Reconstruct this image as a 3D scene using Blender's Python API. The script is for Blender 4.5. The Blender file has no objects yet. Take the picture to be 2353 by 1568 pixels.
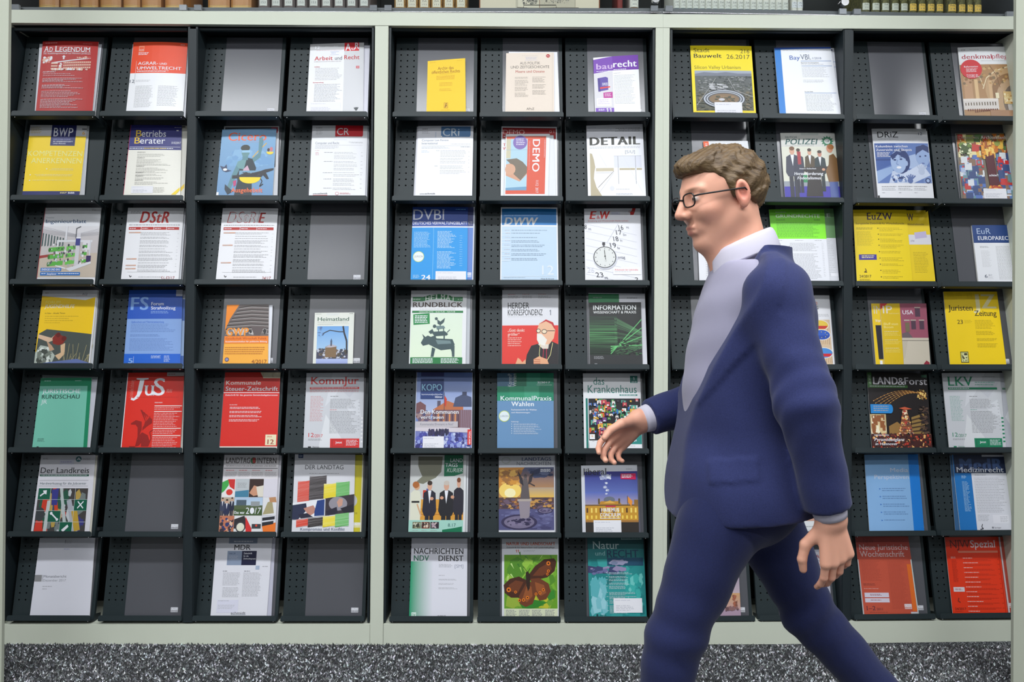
import bpy, math, random
import numpy as np
from mathutils import Vector, Matrix
from mathutils.geometry import tessellate_polygon

# ------------------------------------------------------------------ camera, world, lights, exposure
SC = bpy.context.scene
COL = SC.collection
IW, IH, FPX = 2353.0, 1568.0, 1860.0
D = 2.95
cd = bpy.data.cameras.new('camera')
cd.lens = FPX / IW * 36.0
cd.sensor_width = 36.0
cd.clip_start = 0.05
cam = bpy.data.objects.new('camera', cd)
COL.objects.link(cam)
cam.location = (0, -D, 1.13)
cam.rotation_mode = 'XYZ'
PITCH, ROLL = math.radians(0.416), 0.0018
Rm = Matrix.Rotation(math.pi / 2 - PITCH, 3, 'X') @ Matrix.Rotation(ROLL, 3, 'Z')
cam.rotation_euler = Rm.to_euler('XYZ')
SC.camera = cam
SC.view_settings.view_transform = 'Standard'
SC.view_settings.look = 'None'
SC.view_settings.gamma = 1.0
SC.view_settings.exposure = 0.0
SC.view_settings.use_curve_mapping = False
wd = bpy.data.worlds.new('room_air')
SC.world = wd
wd.use_nodes = True
wd.node_tree.nodes['Background'].inputs[0].default_value = (0.75, 0.85, 1, 1)
wd.node_tree.nodes['Background'].inputs[1].default_value = 0.10
CEIL = 3.66
STRIPS = [(-1.95, 63.0), (-3.9, 52.0), (-5.8, 40.0)]  # last row is added fill light that brightens the lower trays
for sy, pw in STRIPS:
    for sx in (-2.45, 0.0, 2.45):
        ld = bpy.data.lights.new('strip_light', 'AREA')
        ld.shape = 'RECTANGLE'
        ld.size = 2.2
        ld.size_y = 0.22
        ld.energy = pw
        ld.color = (0.94, 0.97, 1.0)
        lo = bpy.data.objects.new('strip_light', ld)
        lo.location = (sx, sy, CEIL - 0.075)
        COL.objects.link(lo)

def lin(c):
    return tuple((x / 255.0 / 12.92 if x / 255.0 <= 0.04045 else ((x / 255.0 + 0.055) / 1.055) ** 2.4) for x in c)

# ------------------------------------------------------------------ helpers
CAML = Vector(cam.location)
def ray(px, py):
    d = Vector(((px - IW / 2) / FPX, -(py - IH / 2) / FPX, -1.0))
    return (Rm @ d).normalized()
def hit(px, py, p0, n):
    d = ray(px, py)
    t = (Vector(p0) - CAML).dot(n) / d.dot(n)
    return CAML + d * t
def U(px, py, y=0.0):
    return hit(px, py, (0, y, 0), Vector((0, 1, 0)))
XB = U(1524, 784).x
TH = 0.0367                       # the right-hand section stands at a slight angle
N3 = Vector((-math.sin(TH), math.cos(TH), 0))
def F(px, py, dep=0.0):           # a point on the shelving front, or dep behind it
    if px > 1523.5:
        return hit(px, py, Vector((XB, 0, 0)) + N3 * dep, N3)
    return U(px, py, dep)
def nrm(px):
    return N3 if px > 1523.5 else Vector((0, 1, 0))

def mat(name, col, rough=0.5, spec=0.5, metal=0.0, coat=0.0, bump=None, var=None, sheen=0.0):
    m = bpy.data.materials.new(name)
    m.use_nodes = True
    nt = m.node_tree
    b = nt.nodes['Principled BSDF']
    c = lin(col) + (1,)
    b.inputs['Base Color'].default_value = c
    b.inputs['Roughness'].default_value = rough
    b.inputs['Specular IOR Level'].default_value = spec
    b.inputs['Metallic'].default_value = metal
    b.inputs['Coat Weight'].default_value = coat
    if sheen:
        b.inputs['Sheen Weight'].default_value = sheen
    if bump or var:
        tc = nt.nodes.new('ShaderNodeTexCoord')
    if bump:
        no = nt.nodes.new('ShaderNodeTexNoise'); no.inputs['Scale'].default_value = bump[0]
        no.inputs['Detail'].default_value = 3
        bp = nt.nodes.new('ShaderNodeBump'); bp.inputs['Strength'].default_value = bump[1]
        bp.inputs['Distance'].default_value = bump[2]
        nt.links.new(tc.outputs['Object'], no.inputs['Vector'])
        nt.links.new(no.outputs['Fac'], bp.inputs['Height'])
        nt.links.new(bp.outputs['Normal'], b.inputs['Normal'])
    if var:
        n2 = nt.nodes.new('ShaderNodeTexNoise'); n2.inputs['Scale'].default_value = var[0]
        n2.inputs['Detail'].default_value = 4
        cr = nt.nodes.new('ShaderNodeValToRGB')
        cr.color_ramp.elements[0].position = 0.3
        cr.color_ramp.elements[1].position = 0.7
        cr.color_ramp.elements[0].color = lin(var[1]) + (1,)
        cr.color_ramp.elements[1].color = c
        nt.links.new(tc.outputs['Object'], n2.inputs['Vector'])
        nt.links.new(n2.outputs['Fac'], cr.inputs['Fac'])
        nt.links.new(cr.outputs['Color'], b.inputs['Base Color'])
    return m

def attr_mat(name, rough=0.4, spec=0.5, coat=0.0, bump=None, sheen=0.0):
    m = mat(name, (200, 200, 200), rough, spec, 0, coat, bump, None, sheen)
    nt = m.node_tree
    a = nt.nodes.new('ShaderNodeAttribute')
    a.attribute_name = 'Col'
    nt.links.new(a.outputs['Color'], nt.nodes['Principled BSDF'].inputs['Base Color'])
    return m

M_CREAM = mat('cream_powder_coat', (205, 210, 194), 0.55, 0.4, bump=(900, 0.12, 0.0004))
M_DARK = mat('anthracite_steel', (35, 45, 48), 0.45, 0.32, bump=(1400, 0.15, 0.0003))
M_DARK2 = mat('anthracite_frame_steel', (30, 39, 43), 0.5, 0.4, bump=(1400, 0.1, 0.0003))
M_BLACK = mat('dark_back_steel', (26, 29, 31), 0.8, 0.2, var=(6, (20, 23, 24)))  # near-black steel of the bay backs, faintly mottled
M_SCREW = mat('bright_screw', (210, 212, 215), 0.25, 0.6, 1.0)
M_PRINT = attr_mat('printed_paper', 0.40, 0.4, 0.0, bump=(9, 0.25, 0.004))
M_MATTE = attr_mat('matt_printed_paper', 0.6, 0.35, bump=(12, 0.2, 0.003))
M_CARD = attr_mat('grey_plastic_sheet', 0.22, 0.55, 0.0, bump=(500, 0.06, 0.0003))
M_PAGES = mat('paper_edges', (232, 231, 228), 0.8, 0.2, var=(300, (215, 214, 210)))
M_STICK = attr_mat('label_paper', 0.55, 0.3)

def link(o, parent=None):
    COL.objects.link(o)
    if parent is not None:
        o.parent = parent
    return o
def tag(o, label=None, cat=None, group=None, kind=None):
    if label: o['label'] = label
    if cat: o['category'] = cat
    if group: o['group'] = group
    if kind: o['kind'] = kind
    return o
def empty(name, loc, label=None, cat=None, group=None, rot=None):
    o = bpy.data.objects.new(name, None)
    o.empty_display_size = 0.05
    o.location = loc
    if rot is not None:
        o.rotation_euler = rot
    link(o)
    return tag(o, label, cat, group)
def obj(name, verts, faces, m, parent=None, smooth=False, cols=None):
    me = bpy.data.meshes.new(name)
    me.from_pydata([tuple(v) for v in verts], [], [tuple(f) for f in faces])
    me.materials.append(m)
    if smooth:
        me.polygons.foreach_set('use_smooth', [True] * len(me.polygons))
    if cols is not None:      # per-vertex linear colours
        at = me.color_attributes.new('Col', 'FLOAT_COLOR', 'POINT')
        at.data.foreach_set('color', np.asarray(cols, dtype=np.float32).ravel())
    me.update()
    return link(bpy.data.objects.new(name, me), parent)

class MB:
    def __init__(s):
        s.v = []; s.f = []
    def add(s, vs, fs):
        k = len(s.v)
        s.v += [tuple(x) for x in vs]
        s.f += [tuple(i + k for i in q) for q in fs]
        return s
    def box(s, x0, y0, z0, x1, y1, z1, b=0.0):
        if b <= 0:
            vs = [(x, y, z) for z in (z0, z1) for y in (y0, y1) for x in (x0, x1)]
            return s.add(vs, [(0, 2, 3, 1), (4, 5, 7, 6), (0, 1, 5, 4), (2, 6, 7, 3), (0, 4, 6, 2), (1, 3, 7, 5)])
        # chamfered along every vertical and horizontal edge of the outline in x/z
        pts = [(x0 + b, z0), (x1 - b, z0), (x1, z0 + b), (x1, z1 - b), (x1 - b, z1), (x0 + b, z1), (x0, z1 - b), (x0, z0 + b)]
        vs = [(x, y, z) for y in (y0, y1) for x, z in pts]
        fs = [tuple(range(8)), tuple(range(15, 7, -1))] + [(i, i + 8, (i + 1) % 8 + 8, (i + 1) % 8) for i in range(8)]
        return s.add(vs, fs)
    def tube(s, pts, r, n=8, caps=True):
        pts = [Vector(p) for p in pts]
        rr = r if isinstance(r, (list, tuple)) else [r] * len(pts)
        k = len(s.v)
        up = Vector((0.13, 0.31, 0.94))
        for i, p in enumerate(pts):
            d = (pts[min(i + 1, len(pts) - 1)] - pts[max(i - 1, 0)]).normalized()
            a = d.cross(up).normalized(); b = d.cross(a)
            for j in range(n):
                t = 2 * math.pi * j / n
                s.v.append(tuple(p + (a * math.cos(t) + b * math.sin(t)) * rr[i]))
        for i in range(len(pts) - 1):
            for j in range(n):
                q = (j + 1) % n
                s.f.append((k + i * n + j, k + i * n + q, k + (i + 1) * n + q, k + (i + 1) * n + j))
        if caps:
            s.f.append(tuple(k + j for j in range(n))[::-1])
            s.f.append(tuple(k + (len(pts) - 1) * n + j for j in range(n)))
        return s
    def prism(s, quad_front, back):     # front quad (4 points, ccw) pushed by a vector
        q = [Vector(p) for p in quad_front]; b = Vector(back)
        return s.add(q + [p + b for p in q], [(0, 1, 2, 3), (7, 6, 5, 4), (0, 4, 5, 1), (1, 5, 6, 2), (2, 6, 7, 3), (3, 7, 4, 0)])
    def build(s, name, m, parent=None, smooth=False, rel=None):
        v = s.v
        if rel is not None:
            r = Vector(rel)
            v = [tuple(Vector(p) - r) for p in v]
        return obj(name, v, s.f, m, parent, smooth)

# ------------------------------------------------------------------ the room
def struct(o):
    o['kind'] = 'structure'
    return o
M_WALL = mat('pale_wall_paint', (150, 152, 150), 0.8, 0.3, var=(3, (142, 145, 143)))
M_CEIL = mat('white_ceiling', (200, 201, 200), 0.85, 0.2, var=(2, (192, 194, 194)))
M_FLOOR = mat('speckled_grey_carpet', (96, 98, 102), 0.95, 0.1, bump=(260, 0.9, 0.006), var=(190, (34, 36, 39)))
for _n in M_FLOOR.node_tree.nodes:
    if _n.type == 'VALTORGB':
        _n.color_ramp.elements[0].position = .40; _n.color_ramp.elements[1].position = .58
        _e = _n.color_ramp.elements.new(.66); _e.color = (.5, .51, .53, 1)
mb = MB().box(-4.2, -7.0, -0.06, 4.2, 1.0, -0.004); struct(mb.build('floor', M_FLOOR))
mb = MB().box(-4.2, -7.0, CEIL, 4.2, 1.0, CEIL + 0.1); struct(mb.build('ceiling', M_CEIL))
mb = MB().box(-4.2, 0.62, -0.004, 4.2, 0.72, CEIL); struct(mb.build('wall_back', M_WALL))
mb = MB().box(-4.2, -7.1, -0.004, 4.2, -7.0, CEIL); struct(mb.build('wall_front', mat('dim_wall_paint', (150, 150, 148), 0.8, 0.3, var=(3, (142, 143, 142)))))
mb = MB().box(-4.3, -7.0, -0.004, -4.2, 0.62, CEIL); struct(mb.build('wall_left', M_WALL))
mb = MB().box(4.2, -7.0, -0.004, 4.3, 0.62, CEIL); struct(mb.build('wall_right', M_WALL))
# slim pale uprights standing a little in front of the shelving at both ends
def upright(xin0, xin1, side, y):
    a = U(xin0, 40, y); b = U(xin1, 1560, y)
    k = (a.x - b.x) / (a.z - b.z)
    x0 = b.x - k * b.z; x1 = x0 + k * CEIL
    w = 0.16 * side
    q = [(x0 + w, y, 0), (x0, y, 0), (x1, y, CEIL - 0.001), (x1 + w, y, CEIL - 0.001)]
    if side > 0: q = [q[1], q[0], q[3], q[2]]
    return MB().prism(q, (0, 0.014, 0)).build('wall_panel', M_UPR)
M_UPR = mat('beige_partition', (178, 182, 166), 0.6, 0.35, bump=(500, 0.1, 0.0004))
o = upright(20, 3, -1, -0.36); o.name = 'trim_1'; struct(o)
o = upright(2335, 2328.5, 1, -0.36); o.name = 'trim_2'; struct(o)

# light fittings on the ceiling, two rows before the shelving and a farthest row added as fill
M_HOUS = mat('white_light_housing', (225, 225, 222), 0.4, 0.5)
M_HOUS2 = mat('frosted_reflector', (240, 240, 240), 0.3, 0.5)
for i, (sy, pw) in enumerate(STRIPS):
    for j, sx in enumerate((-2.45, 0.0, 2.45)):
        r = empty('ceiling_light', (sx, sy, CEIL), 'long white ceiling light fitting, %s of the %s row before the shelving' % (('leftmost', 'middle', 'rightmost')[j], ('nearest', 'second', 'added farthest fill')[i]), 'light', 'ceiling light fittings')
        MB().box(-1.14, -0.15, -0.05, 1.14, 0.15, 0.0).build('housing', M_HOUS, r)
        MB().box(-1.14, -0.15, -0.09, 1.14, -0.13, -0.05).box(-1.14, 0.13, -0.09, 1.14, 0.15, -0.05).build('side_lip', M_HOUS2, r)

# ------------------------------------------------------------------ carpet pile (visible strip only; the floor goes on under it)
rng = np.random.default_rng(5)
def carpet():
    sp = 0.0068
    nx = int(4.3 / sp); ny = int(0.66 / sp)
    X, Y = np.meshgrid(np.arange(nx) * sp - 2.15, np.arange(ny) * sp - 0.66, indexing='ij')
    X = (X + rng.uniform(-.5, .5, X.shape) * sp).ravel(); Y = (Y + rng.uniform(-.5, .5, Y.shape) * sp).ravel()
    n = len(X)
    ang = rng.uniform(0, 2 * np.pi, n); r = rng.uniform(.5, .85, n) * sp
    h = rng.uniform(.002, .0065, n)
    lx = rng.normal(0, .003, n); ly = rng.normal(0, .003, n)
    V = np.zeros((n, 4, 3), np.float32)
    for k in range(3):
        a = ang + k * 2.094
        V[:, k, 0] = X + np.cos(a) * r; V[:, k, 1] = Y + np.sin(a) * r; V[:, k, 2] = -0.003
    V[:, 3, 0] = X + lx; V[:, 3, 1] = Y + ly; V[:, 3, 2] = h
    base = (np.arange(n) * 4)[:, None]
    Fc = np.concatenate([base + np.array(q)[None] for q in ((0, 1, 3), (1, 2, 3), (2, 0, 3))], axis=1).reshape(-1, 3)
    t = rng.random(n)
    g = np.where(t < .52, rng.uniform(.022, .06, n), np.where(t < .88, rng.uniform(.08, .2, n), rng.uniform(.36, .75, n)))
    tint = rng.normal(0, .04, (n, 3)) + np.array([.97, 1.0, 1.05])
    C = np.ones((n, 4, 4), np.float32); C[:, :, :3] = (g[:, None] * tint)[:, None, :]
    me = bpy.data.meshes.new('carpet_pile')
    me.vertices.add(n * 4); me.vertices.foreach_set('co', V.ravel())
    me.loops.add(n * 9); me.loops.foreach_set('vertex_index', Fc.ravel().astype(np.int32))
    me.polygons.add(n * 3); me.polygons.foreach_set('loop_start', np.arange(0, n * 9, 3, dtype=np.int32))
    me.update(calc_edges=True)
    at = me.color_attributes.new('Col', 'FLOAT_COLOR', 'POINT'); at.data.foreach_set('color', C.ravel())
    me.materials.append(attr_mat('carpet_fibre', 0.8, 0.3))
    o = link(bpy.data.objects.new('carpet_pile', me))
    tag(o, 'dark grey carpet pile flecked with pale fibres in front of the shelving', 'carpet', None, 'stuff')
carpet()

# ------------------------------------------------------------------ cream outer frame of the shelving
fr = empty('shelving_frame', U(1176, 1481), 'cream metal shelving frame with top rail, posts and plinth around the magazine trays', 'shelving')
FR = Vector(fr.location)
def px_panel(name, pts, dep, thick, m=M_CREAM, parent=fr, rel=FR):
    q = [F(x, y, dep) for x, y in pts]      # order: bottom-left, bottom-right, top-right, top-left
    n = nrm(sum(p[0] for p in pts) / 4)
    return MB().prism(q, n * thick).build(name, m, parent, rel=rel)
px_panel('top_rail', [(-25, 52), (1523.4, 63.2), (1523.4, 32.4), (-25, 22)], 0.0, 0.022)
px_panel('top_rail', [(1523.6, 63.2), (2345, 67.5), (2345, 37.5), (1523.6, 32.6)], 0.0, 0.022)
px_panel('post', [(850, 1484), (880, 1483.5), (892.5, 59.7), (862, 59.6)], 0.0012, 0.34)
px_panel('post', [(1499.5, 1481), (1523.4, 1481), (1523.4, 63.5), (1507, 63.3)], 0.0012, 0.34)
px_panel('post', [(1523.6, 1481), (1531.5, 1481), (1539, 63.8), (1523.6, 63.4)], 0.0012, 0.34)
px_panel('post', [(-30, 1489), (3, 1489), (20, 53), (-18, 53)], 0.0012, 0.34)
px_panel('post', [(2337, 1478), (2365, 1478), (2372, 67), (2342, 67)], 0.0012, 0.34)
px_panel('plinth', [(3.2, 1490), (849.2, 1486), (849.8, 1435.5), (4, 1437)], 0.0, 0.34)
px_panel('plinth', [(880.8, 1485), (1499, 1482), (1499.2, 1434), (881.5, 1435)], 0.0, 0.34)
px_panel('plinth', [(1532, 1482), (2337, 1479), (2337, 1427), (1532, 1432)], 0.0, 0.34)

# ------------------------------------------------------------------ the five bays of dark steel
LIP = [(267.3 + 193.6 * r) for r in range(7)]
BAYS = [((24, 434.5), (6.5, 421)), ((452.5, 857), (442, 846)), ((897, 1502.5), (884, 1496)), ((1543, 1940), (1535, 1935.5)), ((1959, 2358), (1953.5, 2352))]
ORD = ('first', 'second', 'third', 'fourth', 'fifth')
for i, ((tl, tr), (bl, br)) in enumerate(BAYS):
    b = empty('rack_bay', F((bl + br) / 2, 1436, 0.03), 'dark steel magazine rack bay, %s of five from the left end' % ORD[i], 'rack', None)
    rel = Vector(b.location)
    mid = (tl + tr) / 2
    ty = 62 if i < 3 else 66
    n = nrm(mid)
    by = 1430 if i < 3 else 1424
    # back
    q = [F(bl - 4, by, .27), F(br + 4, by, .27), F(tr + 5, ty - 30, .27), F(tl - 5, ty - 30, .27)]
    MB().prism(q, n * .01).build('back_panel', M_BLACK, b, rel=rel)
    # side cheeks, slim steel sheets running back from the front plane
    for s, (xt, xb_) in enumerate(((tl, bl), (tr, br))):
        w = 4.5 if s == 0 else -4.5
        if i in (0,) and s == 0: w = 3
        q = [F(xb_ - w / 2, by + 1, .008), F(xb_ + w / 2, by + 1, .008), F(xt + w / 2, ty, .008), F(xt - w / 2, ty, .008)]
        if w < 0: q = [q[1], q[0], q[3], q[2]]
        MB().prism(q, n * .25).build('side_cheek', M_DARK2, b, rel=rel)
    # round tube that closes the top of the bay
    p0 = F(tl + 3, ty + 6, .03); p1 = F(tr - 3, ty + 6, .03)
    MB().tube([p0, p1], 0.0075, 12).build('top_tube', M_DARK2, b, smooth=False, rel=rel)
    q = [F(tl, ty + 4, .045), F(tr, ty + 4, .045), F(tr, ty - 3, .045), F(tl, ty - 3, .045)]
    MB().prism(q, n * .2).build('top_sheet', M_DARK2, b, rel=rel)
# broad dark uprights between the two halves of the outer sections
for (a0, a1), (c0, c1), w in (((435, 452), (421.5, 441.5), 'between the second and third columns of trays'), ((1940.8, 1958.6), (1936, 1953.3), 'between the two right-hand rack bays')):
    up = empty('steel_upright', F((c0 + c1) / 2, 1434, 0.004), 'broad dark steel upright ' + w, 'upright')
    q = [F(c0, 1431 if c0 < 1500 else 1427, .004), F(c1, 1431 if c0 < 1500 else 1427, .004), F(a1, 66, .004), F(a0, 66, .004)]
    MB().prism(q, nrm(a0) * .012).build('face_plate', M_DARK2, up, rel=Vector(up.location))
    q = [F(c0 + 6, 1431 if c0 < 1500 else 1427, .02), F(c1 - 6, 1431 if c0 < 1500 else 1427, .02), F(a1 - 6, 66, .02), F(a0 + 6, 66, .02)]
    MB().prism(q, nrm(a0) * .22).build('web', M_DARK2, up, rel=Vector(up.location))

# ------------------------------------------------------------------ magazine trays
TILT = math.radians(12.0)
ct, st = math.cos(TILT), math.sin(TILT)
TW, TL_ = 0.3035, 0.334           # tray width, slope length of the back panel
LEDGE, LIPH = 0.030, 0.0185
# tray axes: x right, y into the shelf, z up; origin at the foot of the lip, middle
def on(a, b, c=0.0):               # a across, b up the slope from the ledge, c out of the panel towards the viewer
    return (a, LEDGE * ct + b * st - c * ct, -LEDGE * st + b * ct + c * st)
def tray_panel():
    m = MB()
    x0, x1 = -TW / 2, TW / 2
    hx, hy, r = 0.0244, 0.0241, 0.0031
    gx0 = x0 + 0.0065
    gy1 = TL_ - 0.035
    nx, ny = 3, 10
    gx1 = gx0 + nx * hx; gy0 = gy1 - ny * hy
    def q(a0, b0, a1, b1):
        m.add([on(a0, b0), on(a1, b0), on(a1, b1), on(a0, b1)], [(0, 1, 2, 3)])
    q(x0, 0, gx0, TL_); q(gx0, 0, gx1, gy0); q(gx0, gy1, gx1, TL_); q(gx1, 0, x1, TL_)
    for i in range(nx):
        for j in range(ny):
            a0 = gx0 + i * hx; b0 = gy0 + j * hy
            cx, cy = a0 + hx / 2, b0 + hy / 2
            oc = [(cx + r * math.cos(math.radians(22.5 + 45 * k)), cy + r * math.sin(math.radians(22.5 + 45 * k))) for k in range(8)]
            sq = [(a0 + hx, cy), (a0 + hx, b0 + hy), (cx, b0 + hy), (a0, b0 + hy), (a0, cy), (a0, b0), (cx, b0), (a0 + hx, b0)]
            # ring of eight quads between the hole and the cell edge
            vs = [on(*p) for p in oc] + [on(*p) for p in sq] + [on(p[0], p[1], -0.0014) for p in oc]
            fs = []
            for k in range(8):
                k2 = (k + 1) % 8
                fs.append((k, 8 + k, 8 + k2, k2) if False else (k, k2, 8 + k2, 8 + k))
                fs.append((k, 16 + k, 16 + k2, k2))
            m.add(vs, fs)
    # rolled side and top edges
    for s in (-1, 1):
        a = x0 if s < 0 else x1
        m.add([on(a, 0), on(a, TL_), on(a, TL_, -0.012), on(a, 0, -0.012)], [(0, 1, 2, 3)])
    m.add([on(x0, TL_), on(x1, TL_), on(x1, TL_, -0.01), on(x0, TL_, -0.01)], [(0, 1, 2, 3)])
    return m
def tray_shelf():                    # ledge and lip in one bent sheet, lip corners rounded
    m = MB()
    x0, x1 = -TW / 2 - 0.001, TW / 2 + 0.001
    t = 0.0016
    prof = []
    # profile in (c = out of panel, b = up slope): ledge then lip
    m.add([on(x0, 0, 0), on(x1, 0, 0), on(x1, 0, LEDGE - .002), on(x0, 0, LEDGE - .002)], [(0, 1, 2, 3)])
    m.add([on(x0, -t, 0), on(x1, -t, 0), on(x1, -t, LEDGE - .002), on(x0, -t, LEDGE - .002)], [(3, 2, 1, 0)])
    # bend
    pr = [(LEDGE - .002, -t), (LEDGE - .0006, -t + .0005), (LEDGE, 0.0012)]
    for (c0, b0), (c1, b1) in zip(pr[:-1], pr[1:]):
        m.add([on(x0, b0, c0), on(x1, b0, c0), on(x1, b1, c1), on(x0, b1, c1)], [(0, 1, 2, 3)])
    R = 0.007
    out = [(x0, 0.0012), (x1, 0.0012)]
    for k in range(5):
        a = math.radians(90 * k / 4)
        out.append((x1 - R + R * math.cos(a), LIPH - R + R * math.sin(a)))
    for k in range(5):
        a = math.radians(90 + 90 * k / 4)
        out.append((x0 + R + R * math.cos(a), LIPH - R + R * math.sin(a)))
    n = len(out)
    vs = [on(a, b, LEDGE) for a, b in out] + [on(a, b, LEDGE - t) for a, b in out]
    fs = [tuple(range(n)), tuple(range(2 * n - 1, n - 1, -1))] + [(i, i + n, (i + 1) % n + n, (i + 1) % n) for i in range(n)]
    m.add(vs, fs)
    return m
def tray_bracket(s):                 # side ear under the ledge that carries the tray
    a = s * (TW / 2 - 0.0008)
    t = 0.0012 * s
    pts = [(0.0, 0), (LEDGE - .004, 0), (LEDGE - .004, -.003), (0.002, -.006), (-.05, -.006), (-.05, 0.02), (0.0, .02)]
    m = MB()
    vs = [on(a, b, c) for c, b in pts] + [on(a - t, b, c) for c, b in pts]
    n = len(pts)
    m.add(vs, [tuple(range(n)), tuple(range(2 * n - 1, n - 1, -1))] + [(i, (i + 1) % n, (i + 1) % n + n, i + n) for i in range(n)])
    return m
def tray_screw(s):
    a = s * (TW / 2 - 0.010)
    p = [on(a, -0.0018, LEDGE - 0.007), on(a, -0.0042, LEDGE - 0.007)]
    return MB().tube(p, 0.0019, 8)
P_PANEL = tray_panel().build('perforated_panel', M_DARK)
P_SHELF = tray_shelf().build('ledge_with_lip', M_DARK)
P_BR = [tray_bracket(-1).build('bracket', M_DARK2), tray_bracket(1).build('bracket', M_DARK2)]
P_SC = [tray_screw(-1).build('screw', M_SCREW), tray_screw(1).build('screw', M_SCREW)]

# columns: pixel edges of the lip at the top row and at the bottom row
COLS = [((25, 218), (6, 215)), ((228, 422), (220, 421)), ((447, 642), (440, 635)), ((651, 844), (642, 838)),
        ((901, 1096), (893, 1088)), ((1101, 1296), (1096, 1289)), ((1301, 1495), (1297, 1491)),
        ((1548.5, 1743.6), (1543, 1739)), ((1751, 1942.6), (1746.5, 1934)), ((1966, 2160), (1959, 2155)), ((2163, 2357), (2157.5, 2351))]
ROWN = ('top', 'second', 'third', 'fourth', 'fifth', 'sixth', 'bottom')
COLN = ('first', 'second', 'third', 'fourth', 'fifth', 'sixth', 'seventh', 'eighth', 'ninth', 'tenth', 'eleventh')
# ------------------------------------------------------------------ flat print as coloured polygons
_tc = {}
def text_mesh(s, bold=0.0, serif=False, ital=0.0):
    key = (s, bold, serif, ital)
    if key in _tc: return _tc[key]
    c = bpy.data.curves.new('t', 'FONT')
    c.body = s; c.resolution_u = 3; c.offset = 0.0; c.shear = ital
    if bold > 0.012: c.space_character = 1.0 + bold * 2.5
    o = bpy.data.objects.new('t', c)
    me = o.to_mesh()
    vs = [(v.co.x, v.co.y) for v in me.vertices]
    fs = [tuple(p.vertices) for p in me.polygons]
    ed = {}
    for f in fs:
        for i in range(len(f)):
            a, b = f[i], f[(i + 1) % len(f)]
            k = (min(a, b), max(a, b)); ed[k] = ed.get(k, 0) + 1
    o.to_mesh_clear()
    bpy.data.objects.remove(o); bpy.data.curves.remove(c)
    nf1 = None
    if serif:
        add = []
        for (a, b), n in ed.items():
            if n != 1: continue
            (xa, ya), (xb, yb) = vs[a], vs[b]
            if abs(ya - yb) > 0.004: continue
            L = abs(xa - xb)
            if L < 0.05 or L > 0.2: continue
            for lv, up in ((-bold, 1), (0.682 + bold, -1), (0.449 + bold, -1), (0.705 + bold, -1)):
                if abs(ya - lv) < 0.02:
                    x0, x1 = min(xa, xb) - 0.036, max(xa, xb) + 0.036
                    add.append((x0, ya, x1, ya + up * 0.035))
        for x0, y0, x1, y1 in add:
            k = len(vs)
            vs = vs + [(x0, y0), (x1, y0), (x1, y1), (x0, y1)]
            fs = fs + [(k, k + 1, k + 2, k + 3)]
    sm = bold * .9
    if sm > 0.001 and vs:                      # heavier weights: the glyphs laid over themselves, a little apart
        n = len(vs); base_v, base_f = vs, fs; vs = []; fs = []; nf1 = len(base_f)
        for q, (dx, dy) in enumerate(((-sm, 0), (sm, 0)) if sm < .02 else ((-sm, 0), (0, 0), (sm, 0))):
            vs = vs + [(x + dx, y + dy) for x, y in base_v]; fs = fs + [tuple(i + q * n for i in f_) for f_ in base_f]
    if vs:
        mx0 = min(v[0] for v in vs); mx1 = max(v[0] for v in vs)
    else:
        mx0, mx1 = 0, 1
    _tc[key] = (vs, fs, mx0, mx1, nf1 or max(len(fs), 1))
    return _tc[key]

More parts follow.
